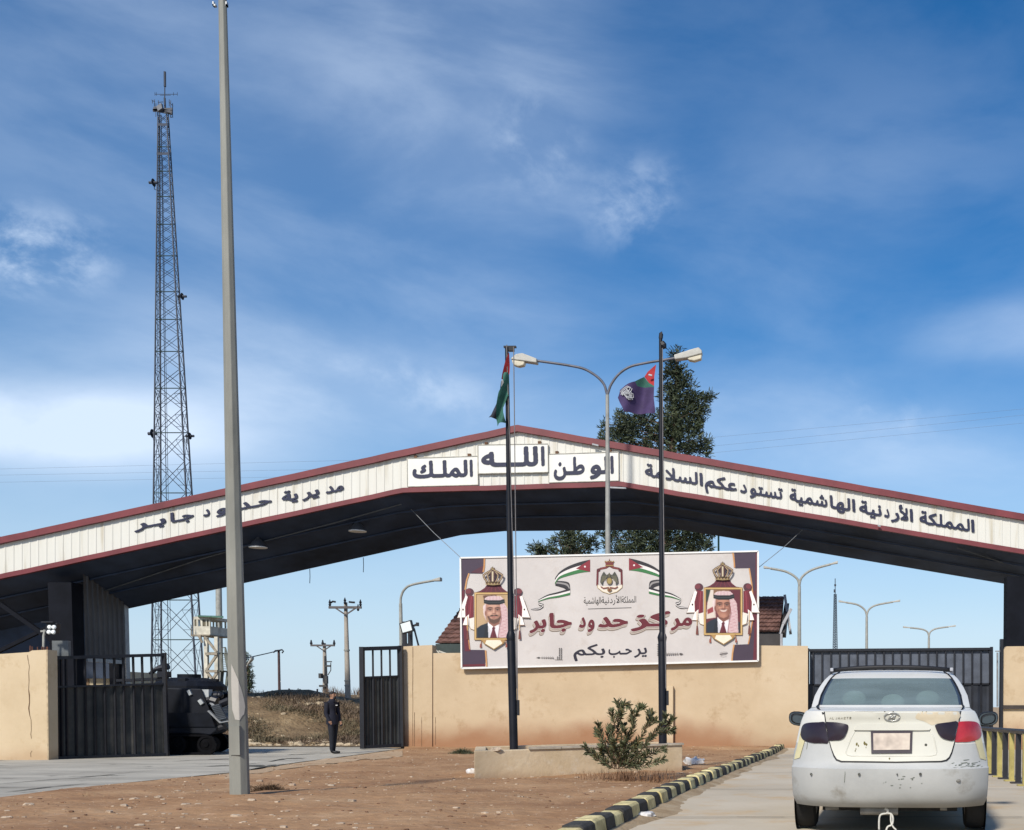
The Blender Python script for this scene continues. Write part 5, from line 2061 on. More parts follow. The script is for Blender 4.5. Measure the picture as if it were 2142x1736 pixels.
lamp_head(sl_, [KF(q) for q in ((1733, 250), (1900, 196), (1955, 182), (1984, 212), (1984, 240), (1840, 278), (1742, 290))], LD, [KF(q) for q in ((1850, 276), (1982, 241), (1978, 282), (1915, 302), (1868, 294))], .30)

# lamps further away
def far_lamp(label, px, yf, ybase, arms, d, r, group=None):
    base = Vector((P(px, yf, d).x, d, max(g(d), hill_h(P(px, yf, d).x, min(d, 60)))))
    o = thing('street_lamp', label, 'street lamp', base, group)
    m = MB()
    m.tube([base - Vector((0, 0, .2)), P(px, yf, d)], [r * 1.5, r], 10)
    m.build('shaft', GREYM, o, smooth=True)
    for arm in arms:
        m = MB()
        q = [P(x, y, d) for x, y in arm]
        m.tube(spline([P(px, yf, d)] + q, 6), r * .75, 8)
        m.build('arm', GREYM, o, smooth=True)
        a, e = q[-2], q[-1]
        dr = (e - a).normalized()
        m = MB()
        up = Vector((0, 0, 1))
        wv = d / FPX
        h0, h1 = e - dr * 2 * wv, e + dr * 15 * wv
        m.hexa([h0 + Vector((0, -.1, -.03)), h0 + Vector((0, .1, -.03)), h0 + Vector((0, .1, .05)), h0 + Vector((0, -.1, .05))],
               [h1 + Vector((0, -.16, -.09)), h1 + Vector((0, .16, -.09)), h1 + Vector((0, .16, .07)), h1 + Vector((0, -.16, .07))])
        m.build('lamp_head', HEADM, o, bevel=.02)
    return o


far_lamp('double-arm street lamp seen under the canopy just right of the tiled roof', 1672, 1226, 1345, [[(1667, 1210), (1645, 1196), (1612, 1189)], [(1677, 1208), (1698, 1192), (1738, 1180)]], 70, .10, 'double lamps beyond the gate')
far_lamp('double-arm street lamp in the middle of three beyond the closed gate', 1813, 1290, 1352, [[(1809, 1276), (1794, 1265), (1769, 1260)], [(1817, 1276), (1832, 1266), (1868, 1259)]], 90, .10, 'double lamps beyond the gate')
far_lamp('smallest and farthest double-arm street lamp beyond the closed gate', 1943, 1334, 1352, [[(1940, 1322), (1928, 1316), (1904, 1313)], [(1946, 1322), (1958, 1315), (1984, 1311)]], 112, .11, 'double lamps beyond the gate')
far_lamp('single curved-arm street lamp rising behind the raised wall end', 838, 1262, 1300, [[(839, 1248), (846, 1233), (862, 1223), (908, 1214)]], 48, .07)
far_lamp('small street lamp head peeking out right of the tall grey pole', 514, 1402, 1450, [[(515, 1395), (520, 1388)]], 62, .05)
m = MB()
d = 58
m.tube([(P(1503, 1130, d).x, d, g(d)), P(1503, 1119, d)], .05, 8)
m.tube([P(1503, 1119, d), P(1503, 1112, d)], .02, 6)
tag(m.build('thin_pole', M('green_pole_paint', (.03, .09, .06), .5, .2, 4)), 'thin green pole rising behind the billboard right of the tree', 'pole')
d = 74
m = MB()
m.tube([(P(459, 1400, d).x, d, 1.2), P(457.5, 1236, d), P(456.5, 1170, d)], [.22, .19, .17], 10)
tag(m.build('grey_pole', GREYM, smooth=True), 'plain grey pole in front of the guard tower', 'pole')

# floodlights on the walls
fl4 = thing('floodlight', 'square four-lamp floodlight on a short stand at the cracked wall top', 'floodlight', P(103, 1360, LW + .2))
KZ = lambda x, y: (x * .3014, 1213.2 + y * .3014)
fd = LW + .2
m = MB()
m.tube([P(*KZ(302, 500), fd), P(*KZ(303, 390), fd), P(*KZ(312, 345), fd)], .028, 8)
m.bar(P(*KZ(284, 356), fd), P(*KZ(330, 352), fd), .04)
m.build('stand', GREYM, fl4)
m = MB()
q = [P(*KZ(x, y), fd - .06) for x, y in ((318, 300), (394, 298), (384, 372), (312, 374))]
m.prism(q, (0, .16, 0))
m.build('housing', BLACKM, fl4, bevel=.01)
for x, y in ((344, 326), (374, 327), (339, 361), (369, 361)):
    m = MB()
    p = P(*KZ(x, y), fd - .062)
    m.lathe([(0, -.035), (.035, -.03), (.05, -.01), (.055, .004)], 16, origin=p, axis='y')
    m.build('lamp', M('white_reflector', (.85, .88, .86), .25, .05, 6), fl4, smooth=True)  # plain white lamp faces
m = MB()
p = P(*KZ(352, 298), fd)
m.box(p.x - .14, p.x + .14, p.y - .14, p.y + .14, p.z, p.z + .03)
m.build('visor', BLACKM, fl4)
K2 = lambda x, y: (502 + .28918 * x, 1171.4 + .28918 * y)
fd = W + .15
fs = thing('floodlight', 'tilted white square floodlight on an arm at the raised wall end', 'floodlight', P(*K2(1290, 612), fd))
m = MB()
m.tube([P(*K2(1292, 622), fd), P(*K2(1262, 505), fd), P(*K2(1255, 488), fd)], .03, 8)
m.bar(P(*K2(1250, 478), fd), P(*K2(1290, 462), fd), .06)
m.box(P(*K2(1276, 470), fd).x, P(*K2(1292, 470), fd).x, fd - .05, fd + .05, P(*K2(1280, 478), fd).z, P(*K2(1280, 452), fd).z)
m.build('arm', BLACKM, fs)
q = [P(*K2(x, y), fd - .12) for x, y in ((1150, 458), (1236, 432), (1256, 512), (1172, 536))]
m = MB()
m.prism(q, (0, .12, 0))
m.build('housing', BLACKM, fs, bevel=.01)
c = sum(q, Vector()) / 4
m = MB()
m.prism([c + (v - c) * .80 + Vector((0, -.012, 0)) for v in q], (0, .011, 0))
m.build('led_panel', M('white_led_panel', (.66, .72, .70), .3, .12, 40), fs)

# ================================================================== UTILITY POLES AND WIRES
CONC = M('pale_concrete_pole', (.36, .32, .27), .8, .18, 2)


def hz_at(px, d):
    x = P(px, 1400, d).x
    return max(g(d), hill_h(x, min(d, 60))) if d < 60 else hill_h(x, 60)


d = 47.0
up = thing('utility_pole', 'tallest concrete utility pole with a braced crossarm, right behind the standing man', 'utility pole', (P(726, 1400, d).x, d, hz_at(726, d)), 'utility poles on the bank')
m = MB()
m.tube([Vector((P(727, 1400, d).x, d, hz_at(726, d) - .4)), P(723, 1260, d)], [.125, .07], 12)
m.build('shaft', CONC, up, smooth=True)
m = MB()
m.bar(P(688, 1270.5, d - .15), P(756, 1270.5, d - .15), .10, .09)
for s in (702, 744):
    m.bar(P(s, 1272, d - .16), P(723, 1286, d - .16), .05)
m.build('crossarm', M('dark_crossarm', (.10, .09, .09), .7, .3, 4), up)
m = MB()
for x, y in ((690, 1262), (721.5, 1258), (754, 1262), (749, 1272)):
    m.lathe([(.03, -.12), (.06, -.06), (.04, 0), (.06, .05), (.03, .1), (.02, .16)], 8, origin=P(x, y, d - .15))
m.tube([P(690, 1262, d), P(696, 1258, d), P(702, 1259, d)], .04, 6)
m.tube([P(730, 1259, d), P(738, 1260, d), P(742, 1260, d)], .04, 6)
m.build('insulator', BLACKM, up)
m = MB()
for y in (1360, 1424, 1434):
    p = P(724 + (y - 1280) * .018, y, d)
    m.lathe([(.11, -.03), (.125, -.03), (.125, .03), (.11, .03)], 10, origin=p)
m.build('clamp_band', GREYM, up)
d = 62.0
ut = thing('utility_pole', 'utility pole carrying transformer gear, left of the man head', 'utility pole', (P(678, 1400, d).x, d, hz_at(678, d)), 'utility poles on the bank')
m = MB()
m.tube([Vector((P(680, 1400, d).x, d, hz_at(678, d) - .4)), P(678.5, 1345, d)], [.17, .08], 12)
m.build('shaft', CONC, ut, smooth=True)
m = MB()
m.bar(P(650, 1350, d - .15), P(700, 1350, d - .15), .10, .1)
for s in (662, 692):
    m.bar(P(s, 1351, d - .15), P(677, 1361, d - .15), .05)
m.build('crossarm', M('dark_crossarm'), ut)
m = MB()
for x in (651, 675, 699):
    m.lathe([(.04, -.1), (.08, 0), (.05, .1), (.03, .2)], 8, origin=P(x, 1346, d - .15))
m.build('insulator', BLACKM, ut)
m = MB()
m.tube([P(680, 1372, d - .2), P(680.5, 1450, d - .2)], .06, 6)
m.bar(P(680, 1384, d - .2), P(694, 1384, d - .2), .06)
m.bar(P(680, 1393, d - .2), P(692, 1393, d - .2), .10)
m.tube([P(692, 1386, d - .2), P(692, 1402, d - .2), P(686, 1412, d - .2)], .025, 5)
m.box(P(674, 1400, d).x, P(679, 1400, d).x, d - .5, d - .2, P(676, 1419, d).z, P(676, 1409, d).z)
m.box(P(684, 1400, d).x, P(688, 1400, d).x, d - .3, d - .1, P(676, 1430, d).z, P(676, 1414, d).z)
m.box(P(673, 1400, d).x, P(688, 1400, d).x, d - .4, d - .2, P(676, 1437, d).z, P(676, 1433, d).z)
m.build('transformer_gear', M('dark_switch_gear', (.05, .05, .05), .6, .3, 5), ut)
d = 68.0
u3 = thing('utility_pole', 'dark slim utility pole with a hooked wire top, right of the tall grey pole', 'utility pole', (P(583, 1400, d).x, d, hz_at(583, d)), 'utility poles on the bank')
m = MB()
m.tube([Vector((P(583.5, 1400, d).x, d, hz_at(583, d) - .4)), P(583, 1359, d)], [.085, .07], 10)
m.build('shaft', M('dark_wood_pole', (.075, .045, .045), .8, .3, 3), u3, smooth=True)
m = MB()
m.tube([P(572, 1365, d - .15), P(576, 1361, d - .15), P(583, 1360.5, d - .15), P(590, 1359, d - .15), P(593, 1362, d - .15), P(590, 1366, d - .15)], .045, 6)
m.build('insulator', BLACKM, u3)
m = MB()
m.tube([P(583, 1361, d), P(560, 1366.5, 66), P(500, 1380, 62)], .03, 5)
tag(m.build('power_line', BLACKM), 'wire leading left from the slim dark utility pole', 'wire')
WG = M('thin_wire_grey', (.17, .20, .25), .6, .1, 3)
for lb, pts in (('topmost of three power lines crossing the sky behind the gate', [(-500, 994), (0, 981), (742, 962.6), (1100, 946), (1454, 918), (1893, 878.6), (2700, 802)]),
                ('middle of three power lines crossing the sky behind the gate', [(-500, 1003), (0, 993.8), (664, 982), (1100, 963), (1491, 933), (2042, 878.6), (2700, 808)]),
                ('lowest of three power lines crossing the sky behind the gate', [(-500, 1017), (0, 1008.7), (586, 997.8), (1100, 975), (1491, 947), (2142, 884.8), (2700, 825)])):
    m = MB()
    m.tube([P(x, y, 118) for x, y in pts], .009, 4)
    tag(m.build('power_line', WG), lb, 'wire', 'power lines behind the gate')
# fence posts on top of the bank
fe = thing('wire_fence', 'sparse dark wire fence posts along the top of the bank', 'fence', (P(640, 1455, 56).x, 56, 1.5))
for x, y in ((571, 1444), (604, 1440), (634, 1452), (640, 1448), (655, 1446), (664, 1441), (695, 1446), (748, 1449)):
    m = MB()
    d = 56
    p = P(x, y, d)
    m.tube([(p.x, d, hill_h(p.x, 56) - .2), (p.x + random.uniform(-.03, .03), d, max(p.z, hill_h(p.x, 56) + .25))], .045, 6)
    m.build('post', BLACKM, fe)
m = MB()
for y in (1450, 1456):
    m.tube([P(x, y, 56) for x in (565, 604, 640, 664, 695, 760)], .012, 4)
m.build('wire', BLACKM, fe)
# low pale retaining wall on the bank
m = MB()
for i in range(30):
    x0, x1 = 548 + 9.4 * i, 548 + 9.4 * (i + 1)
    d = 52.5
    a, c = P(x0, 1461 + 1.2 * mnoise.noise((i * .7, 0, 0)), d), P(x1 + .4, 1476, d)
    m.box(a.x, c.x, d, d + .5 + .02 * (i % 3), min(c.z, hill_h(a.x, d)) - .4, a.z)
tag(m.build('stone_terrace', layered('rough_limestone', [(.25, (.36, .26, .15)), (.5, (.50, .40, .26)), (.8, (.62, .53, .40))], 1.6, .95, .9), bevel=.04), 'low pale rubble stone terrace along the bank behind the man', 'wall')

# ================================================================== LATTICE TOWER
td = 100.0
GT = M('dark_tower_steel', (.035, .042, .06), .55, .25, 1.0)
GT2 = M('green_tower_steel', (.035, .06, .055), .55, .25, 1.0)
base_z = hill_h(-60, 60)
tw = thing('lattice_tower', 'very tall tapering lattice radio mast left of the tall grey pole', 'tower', (P(370, 1400, td).x, td, base_z))
# leg columns fitted to the photo: photo x as function of y
LEG = [lambda y: 330.2 - (y - 235) * .0112, lambda y: 334.0 + (y - 235) * .0030, lambda y: 348.0 + (y - 235) * .0517, lambda y: 351.7 + (y - 235) * .0625]
# plan offsets in depth of the turned square: left-far.. order A(left), B(near left), C(near right?), D(right)
def leg(i, y):
    wid = LEG[3](y) - LEG[0](y)
    half = wid * td / FPX / 2
    # square turned 11.5 degrees: depth offset of each corner
    dep = (half * .62, -half * .92, half * .92, -half * .62)[i]
    dep = (-half * .66, half * .99, -half * .99, half * .66)[i]
    return P(LEG[i](y), y, td + dep)


def legs_at(y):
    return [leg(i, y) for i in range(4)]


ybase = 1495
for i in range(4):
    m = MB()
    ysn = [ybase, 1200, 900, 600, 400, 228]
    m.tube([leg(i, y) for y in ysn], [.095, .085, .078, .068, .058, .05], 6)
    m.build('leg', GT, tw)
order = [0, 1, 3, 2]
order = [0, 2, 3, 1]
m = MB()
mh = MB()
yl = [1495, 1425, 1338, 1255, 1160, 1100, 1031, 965, 905, 855, 812, 772, 735, 700, 668, 638, 610, 584, 559, 535, 512, 490, 469, 449, 430, 411, 393, 375, 358, 341, 324, 307, 290, 273, 256, 240]
for a_, c_ in zip(yl, yl[1:]):
    lo, hi = legs_at(a_), legs_at(c_)
    r = .028 if a_ > 800 else .022
    for k in range(4):
        i, j = order[k], order[(k + 1) % 4]
        m.tube([lo[i], hi[j]], r, 4, cap=False)
        m.tube([lo[j], hi[i]], r, 4, cap=False)
        c0 = (lo[i] + lo[j] + hi[i] + hi[j]) / 4
        if a_ > 850:
            for e in (i, j):
                m.tube([lo[e].lerp(hi[e], .25), lo[e].lerp(c0, .5)], .018, 4, cap=False)
                m.tube([lo[e].lerp(hi[e], .75), hi[e].lerp(c0, .5)], .018, 4, cap=False)
                m.tube([lo[e].lerp(hi[e], .25), hi[e].lerp(c0, .5)], .014, 4, cap=False)
    if a_ in (1338, 1255, 1160, 1031, 905, 812, 735, 668, 610, 535, 469, 411, 358, 307):
        mh = MB()
        for k in range(4):
            mh.tube([lo[order[k]], lo[order[(k + 1) % 4]]], .045, 4, cap=False)
        if a_ > 500:
            mh.tube([(lo[order[0]] + lo[order[1]]) / 2, (lo[order[2]] + lo[order[3]]) / 2], .03, 4, cap=False)
        mh.build('horizontal_frame', GT2, tw)
m.build('cross_bracing', GT, tw)
# ladder and cable run inside the left face
m = MB()
lad = lambda y, s: leg(0, y).lerp(leg(1, y), .45 + s * .16) + Vector((0, .1, 0))
for s in (-1, 1):
    m.tube([lad(y, s) for y in (ybase, 1000, 600, 250)], .022, 4, cap=False)
y = 1490
while y > 250:
    m.tube([lad(y, -1), lad(y, 1)], .014, 4, cap=False)
    y -= 6
m.tube([leg(1, yq).lerp(leg(2, yq), .22) for yq in (ybase, 1000, 700, 500, 240)], .035, 4, cap=False)
m.tube([leg(1, yq).lerp(leg(2, yq), .30) for yq in (ybase, 1000, 700, 500, 330)], .022, 4, cap=False)
m.build('ladder', GT, tw)


def plat(y, h, name='platform'):
    m = MB()
    L_ = legs_at(y)
    c = sum(L_, Vector()) / 4
    q = [c + (L_[order[k]] - c) * 1.12 for k in range(4)]
    m.hexa(q, [v + Vector((0, 0, h)) for v in q])
    m.build(name, GT, tw)


plat(324, .22)
plat(263, .22)
# head frame with antennas
m = MB()
c = P(341, 231, td)
for x0, y0, x1, y1, t_ in ((321, 228, 360, 236, .32), (320, 231, 361, 228, .2), (323, 224, 358, 239, .12)):
    m.bar(P(x0, y0, td - .6), P(x1, y1, td - .6), t_, .12)
    m.bar(P(x0, y0, td + .6), P(x1, y1, td + .6), t_, .12)
m.build('head_frame', GT, tw)
m = MB()
for x, y0, y1 in ((323, 208, 226), (326, 216, 244), (331, 210, 228), (357, 210, 246), (361, 216, 244), (354, 208, 222), (319, 210, 216)):
    m.tube([P(x, y1, td - .4 + .2 * (x % 3)), P(x, y0, td - .4 + .2 * (x % 3))], .028, 5)
for x0, y0, x1, y1 in ((317, 209, 324, 213), (353, 213, 362, 222), (356, 245, 362, 245), (331, 214, 341, 213)):
    m.tube([P(x0, y0, td - .3), P(x1, y1, td - .3)], .028, 5)
m.build('whip_antenna', GT, tw)
m = MB()
q = [P(x, y, td - .9) for x, y in ((327, 222), (337, 215), (339, 226), (330, 232))]
m.prism(q, (0, .25, 0))
m.build('panel_antenna', M('grey_antenna_panel', (.10, .11, .13), .5, .2, 3), tw)
m = MB()
m.tube([P(345.5, 232, td), P(344.5, 205, td)], .085, 8)
m.tube([P(344.5, 205, td), P(344.8, 170, td)], .045, 8)
m.tube([P(324, 197, td), P(371, 197, td)], .022, 5)
m.tube([P(335, 199, td), P(357, 199, td)], .022, 5)
for x in (324, 327, 363, 371):
    m.tube([P(x, 193, td), P(x, 200, td)], .02, 4)
m.tube([P(345, 181, td), P(344.8, 150, td)], .10, 8)
m.build('mast_tip', GT, tw)
for (x, y, s) in ((318, 382, 1), (316, 907, 1.2), (378, 620, .9), (394, 912, .9)):
    m = MB()
    p = P(x, y, td - .5)
    q = P(LEG[0](y) if x < 350 else LEG[3](y), y + 6, td - .2)
    m.tube([p, P(x + (4 if x < 350 else -4), y + 2, td - .4), P(x + (5 if x < 350 else -4), y + 14, td - .3), q + Vector((0, 0, -.4))], .035, 5)
    m.lathe([(0, 0), (.2 * s, .03), (.34 * s, .14)], 14, origin=p, axis='x')
    m.tube([p + Vector((-.25, 0, 0)), p + Vector((.5, 0, 0))], .12 * s, 8)
    m.build('dish_antenna', GT, tw)
# thin lattice mast far right
d = 112.0
m = MB()
cor = lambda y, k: P(1747, y, d) + Vector((((-1, 1, 0)[k]) * (.12 + .10 * (y - 1243) / 110), (-.1, -.1, .15)[k], 0))
for k in range(3):
    b_ = cor(1352, k)
    b_.z = g(60)
    m.tube([b_, cor(1352, k), cor(1243, k)], .035, 5)
yy = 1243
while yy < 1360:
    for k in range(3):
        m.tube([cor(yy, k), cor(yy + 5, (k + 1) % 3)], .022, 4, cap=False)
        m.tube([cor(yy, k), cor(yy, (k + 1) % 3)], .022, 4, cap=False)
    yy += 5
m.tube([P(1747, 1243, d), P(1747, 1210, d)], .04, 6)
m.tube([P(1744, 1236, d), P(1748, 1236, d)], .16, 6)
m.tube([P(1745, 1224, d), P(1749, 1224, d)], .10, 6)
tag(m.build('lattice_mast', GT), 'thin distant lattice mast between the double-arm lamps', 'mast')

# ================================================================== GUARD TOWER
gd = 66.0
gw = thing('guard_tower', 'weathered pale guard tower with windowed cabin, green roof and outside stairs', 'watchtower', (P(443, 1450, gd).x, gd, 1.2))
KG = lambda x, y: ((340 + x / 4.96) * .83672, (1450 + y / 4.96) * .83672)
WD = M('weathered_cream_paint', (.56, .53, .44), .8, .3, 2.5)
WD2 = M('weathered_timber', (.30, .26, .20), .85, .35, 2.5)
PG = lambda x, y, dd=0: P(*KG(x, y), gd + dd)
m = MB()
m.hexa([PG(760, 452, -1.3), PG(1085, 470, -1.3), PG(1085, 462, 1.6), PG(770, 450, 1.6)], [PG(762, 440, -1.3), PG(1085, 452, -1.3), PG(1080, 445, 1.6), PG(770, 436, 1.6)])
m.build('roof', M('green_sheet_roof', (.06, .14, .10), .5, .25, 3), gw)
m = MB()


def gbox(m, x0, x1, y0, y1, d0, d1, mi=0):
    a, c = PG(x0, y1), PG(x1, y0)
    m.box(a.x, c.x, gd + d0, gd + d1, a.z, c.z, mi)


gbox(m, 828, 1030, 588, 690, -1.0, 1.2)
gbox(m, 828, 1030, 470, 505, -1.0, 1.2)
for x0, x1 in ((828, 838), (866, 880), (914, 936), (978, 990), (1015, 1030)):
    gbox(m, x0, x1, 505, 588, -1.0, -.9)
    gbox(m, x0, x1, 505, 588, 1.1, 1.2)
m.build('cabin', WD, gw)
for x0, x1 in ((838, 866), (936, 978), (990, 1015)):
    m = MB()
    gbox(m, x0, x1, 505, 588, -.95, -.93)
    m.build('window', M('dusty_dark_pane', (.14, .12, .08), .3, .2, 3), gw)
m = MB()
gbox(m, 815, 1045, 690, 704, -1.2, 1.4)
m.build('floor_deck', WD2, gw)
zb_ = 1.0
for x, dd in ((872, -1.0), (1000, -1.0), (860, 1.1), (1010, 1.1)):
    m = MB()
    a = PG(x, 704, dd)
    e = PG(x + 4, 1420, dd)
    m.bar((e.x, e.y, zb_), a, .20 if dd < 0 else .14)
    m.build('leg', WD, gw)
m = MB()
for (x0, y0, x1, y1) in ((850, 700, 1000, 890), (1000, 930, 880, 1110), (880, 1140, 1005, 1300), (1005, 1150, 880, 1330)):
    m.bar(PG(x0, y0, -1.1), PG(x1, y1, -1.1), .13, .1)
    m.bar(PG(x0, y0, 1.1), PG(x1, y1, 1.1), .12, .1)
for y in (915, 1130, 1362):
    m.bar(PG(862, y, -1.15), PG(1012, y, -1.15), .15, .12)
m.build('brace', WD2, gw)
m = MB()
for s_ in (-1.0, -.2):
    m.bar(PG(1108, 905, s_), PG(1150, 1130, s_), .16, .08)
    m.bar(PG(1060, 905, s_), PG(1072, 1130, s_), .10, .08)
for i in range(10):
    y = 915 + 22 * i
    m.hexa([PG(1062 + i, y, -1.0), PG(1108 + 4.2 * i, y, -1.0), PG(1108 + 4.2 * i, y, -.2), PG(1062 + i, y, -.2)], [PG(1062 + i, y + 6, -1.0), PG(1108 + 4.2 * i, y + 6, -1.0), PG(1108 + 4.2 * i, y + 6, -.2), PG(1062 + i, y + 6, -.2)])
gbox(m, 1065, 1158, 1128, 1142, -1.1, .4)
gbox(m, 1005, 1112, 905, 918, -1.1, .4)
for x in (1070, 1105):
    m.bar(PG(x, 905, -1.1), PG(x, 835, -1.1), .05)
m.bar(PG(1062, 840, -1.1), PG(1110, 835, -1.1), .05)
m.bar(PG(1110, 835, -1.1), PG(1150, 1010, -1.1), .05)
for i, (y0, y1) in enumerate(((1142, 1420),)):
    m.bar(PG(1075, 1142, -.6), (PG(1075, 1142).x, gd - .6, zb_), .12)
    m.bar(PG(1140, 1142, -.6), (PG(1140, 1142).x, gd - .6, zb_), .12)
m.build('stairs', M('dull_green_stair_steel', (.12, .13, .11), .7, .3, 3), gw)
m = MB()
for i in range(6):
    m.tube([PG(765 + 8 * i, 690 + 16 * i, -1.3), PG(800 + 6 * i, 688 + 16 * i, -1.3)], .05, 5)
m.tube([PG(684, 690, -1.3), PG(684, 560, -1.3), PG(690, 690, -1.3), PG(760, 690, -1.3)], .04, 5)
m.tube([PG(690, 690, -1.3), PG(810, 690, -1.3)], .06, 5)
m.build('balcony_rail', WD2, gw)

# ================================================================== TILED GATEHOUSES
TILE = M('brown_roof_tile', (.13, .065, .052), .8, .4, 3, rgb2=(.16, .085, .07))


def tiles(mb, a, b, c, d_, rows, cols):
    "stepped tile courses over the quad a(top-left) b(top-right) c(bottom-right) d(bottom-left)"
    n_ = (b - a).cross(d_ - a).normalized()
    if n_.z < 0:
        n_ = -n_
    for i in range(rows):
        f0, f1 = i / rows, (i + 1) / rows
        l0, r0_, l1, r1_ = a.lerp(d_, f0), b.lerp(c, f0), a.lerp(d_, f1), b.lerp(c, f1)
        for j in range(cols):
            g0, g1 = j / cols, (j + 1) / cols
            h = random.uniform(.0, .02)
            p = [l0.lerp(r0_, g0), l0.lerp(r0_, g1), l1.lerp(r1_, g1) + n_ * (.05 + h), l1.lerp(r1_, g0) + n_ * (.05 + h)]
            md0, md1 = (p[0] + p[1]) / 2 + n_ * .03, (p[2] + p[3]) / 2 + n_ * .035
            mb.add([p[0], md0, p[1], p[2], md1, p[3]], [(0, 1, 4, 5), (1, 2, 3, 4)])
            mb.add([p[3], md1, p[2], p[2] - n_ * .06, p[3] - n_ * .06], [(0, 1, 2, 3, 4)])


hd = 41.0
gh = thing('gatehouse', 'small gatehouse with a steep brown tiled roof showing left of the billboard', 'building', (P(990, 1500, hd).x, hd + 2, g(hd)))
m = MB()
ap, apr = P(967, 1268, hd + 2.4), P(1110, 1268, hd + 2.4)
e0, e1 = P(911, 1345, hd), P(1110, 1345, hd)
eb0, eb1 = Vector((e0.x, hd + 5, e0.z)), Vector((e1.x, hd + 5, e1.z))
tiles(m, ap, apr, e1, e0, 9, 16)
tiles(m, apr, ap, eb0, eb1, 6, 10)
tiles(m, ap, ap + Vector((.01, 0, 0)), e0, eb0, 6, 6)
m.add([apr, e1, eb1], [(0, 1, 2)])
m.build('roof', TILE, gh)
m = MB()
m.box(e0.x, e1.x, hd + .0, hd + 5, e0.z - .42, e0.z - .03)
m.build('fascia_board', M('dark_green_eave', (.03, .045, .042), .6, .3, 2), gh)
m = MB()
m.box(e0.x + .3, e1.x - .1, hd + .3, hd + 4.7, -.2, e0.z - .4)
m.build('wall', PLASTER2, gh)
m = MB()
m.tube([P(918, 1362, hd - .3), P(935, 1368, hd - .5), P(962, 1374, hd - 1.0)], .03, 5)
m.tube([P(906, 1352, hd - .3), P(918, 1366, hd - .5), P(940, 1372, hd - 1.0)], .02, 5)
m.build('pipe', M('pale_plastic_pipe', (.5, .48, .42), .5, .1, 4), gh)
g2 = thing('gatehouse', 'small gatehouse with brown tiled gable roof and pale bargeboard right of the billboard', 'building', (P(1615, 1500, hd).x, hd + 2, g(hd)))
m = MB()
K7c = lambda x, y: (1255.1 + .4141 * x, 878.6 + .4141 * y)
a_, b_ = P(*K7c(700, 893), hd + 1.6), P(*K7c(930, 892), hd + 1.6)
c_, d_ = P(*K7c(905, 1068), hd), P(*K7c(700, 1068), hd)
tiles(m, a_, b_, c_, d_, 9, 10)
bk = Vector((c_.x, hd + 3.4, c_.z)), Vector((d_.x, hd + 3.4, d_.z))
tiles(m, b_, a_, bk[1], bk[0], 5, 6)
m.build('roof', TILE, g2)
m = MB()
m.bar(P(*K7c(934, 890), hd + 1.55), P(*K7c(962, 1075), hd + 1.0), .1, .28)
m.bar(P(*K7c(965, 955), hd + .4), P(*K7c(925, 1030), hd + .2), .10, .12)
m.bar(P(*K7c(925, 1030), hd + .2), P(*K7c(908, 1080), hd + .1), .08, .1)
m.build('bargeboard', M('weathered_white_board', (.36, .36, .38), .6, .25, 4), g2)
m = MB()
x0, x1 = d_.x + .1, P(*K7c(915, 1068), hd).x
m.box(x0, x1, hd + .1, hd + 3.2, -.2, d_.z - .02)
zt_ = P(*K7c(930, 905), hd).z
m.prism([(x1 - .05, hd + .1, d_.z - .03), (x1 - .05, hd + 3.2, d_.z - .03), (x1 + .1, hd + 1.6, zt_)], (.18, 0, 0))
m.build('wall', M('dark_timber_wall', (.05, .045, .045), .7, .3, 2), g2)
m = MB()
m.box(P(1632, 1300, hd).x, P(1637, 1300, hd).x, hd - .15, hd - .05, 1.0, P(1634, 1326, hd).z)
m.box(P(1632, 1300, hd).x, P(1637, 1300, hd).x, hd - .05, hd + .14, 1.0, 1.2)
m.build('pale_upright', M('weathered_white_board'), g2)  # gatehouse downpipe
# outbuilding seen through the left gate bars
od = 58.0
ob = thing('outbuilding', 'pale sand coloured outbuilding with grey roof edge seen through the left gate bars', 'building', (P(205, 1450, od).x, od, .5))
m = MB()
m.box(P(120, 1450, od).x, P(252, 1450, od).x, od, od + 4, -.3, P(200, 1404, od).z)
m.build('wall', layered('sandy_yellow_wall', [(.3, (.42, .34, .20)), (.6, (.56, .48, .33)), (.8, (.64, .58, .45))], .5, .9, .2), ob)  # pale sandy wall colour
m = MB()
m.hexa([P(150, 1402, od - .8), P(262, 1409, od - .8), P(262, 1409, od + 5), P(150, 1402, od + 5)], [P(150, 1388, od - .8), P(262, 1398, od - .8), P(262, 1398, od + 5), P(150, 1388, od + 5)])
m.build('roof', M('pale_grey_roof_edge', (.34, .34, .33), .6, .2, 2), ob)
m = MB()
for x0, x1, y0 in ((168, 186, 1408), (196, 200, 1412)):
    m.box(P(x0, 1400, od).x, P(x1, 1400, od).x, od - .04, od, -.3, P(x0, y0, od).z)
m.build('door', M('brown_gate_door', (.20, .13, .07), .7, .3, 3), ob)

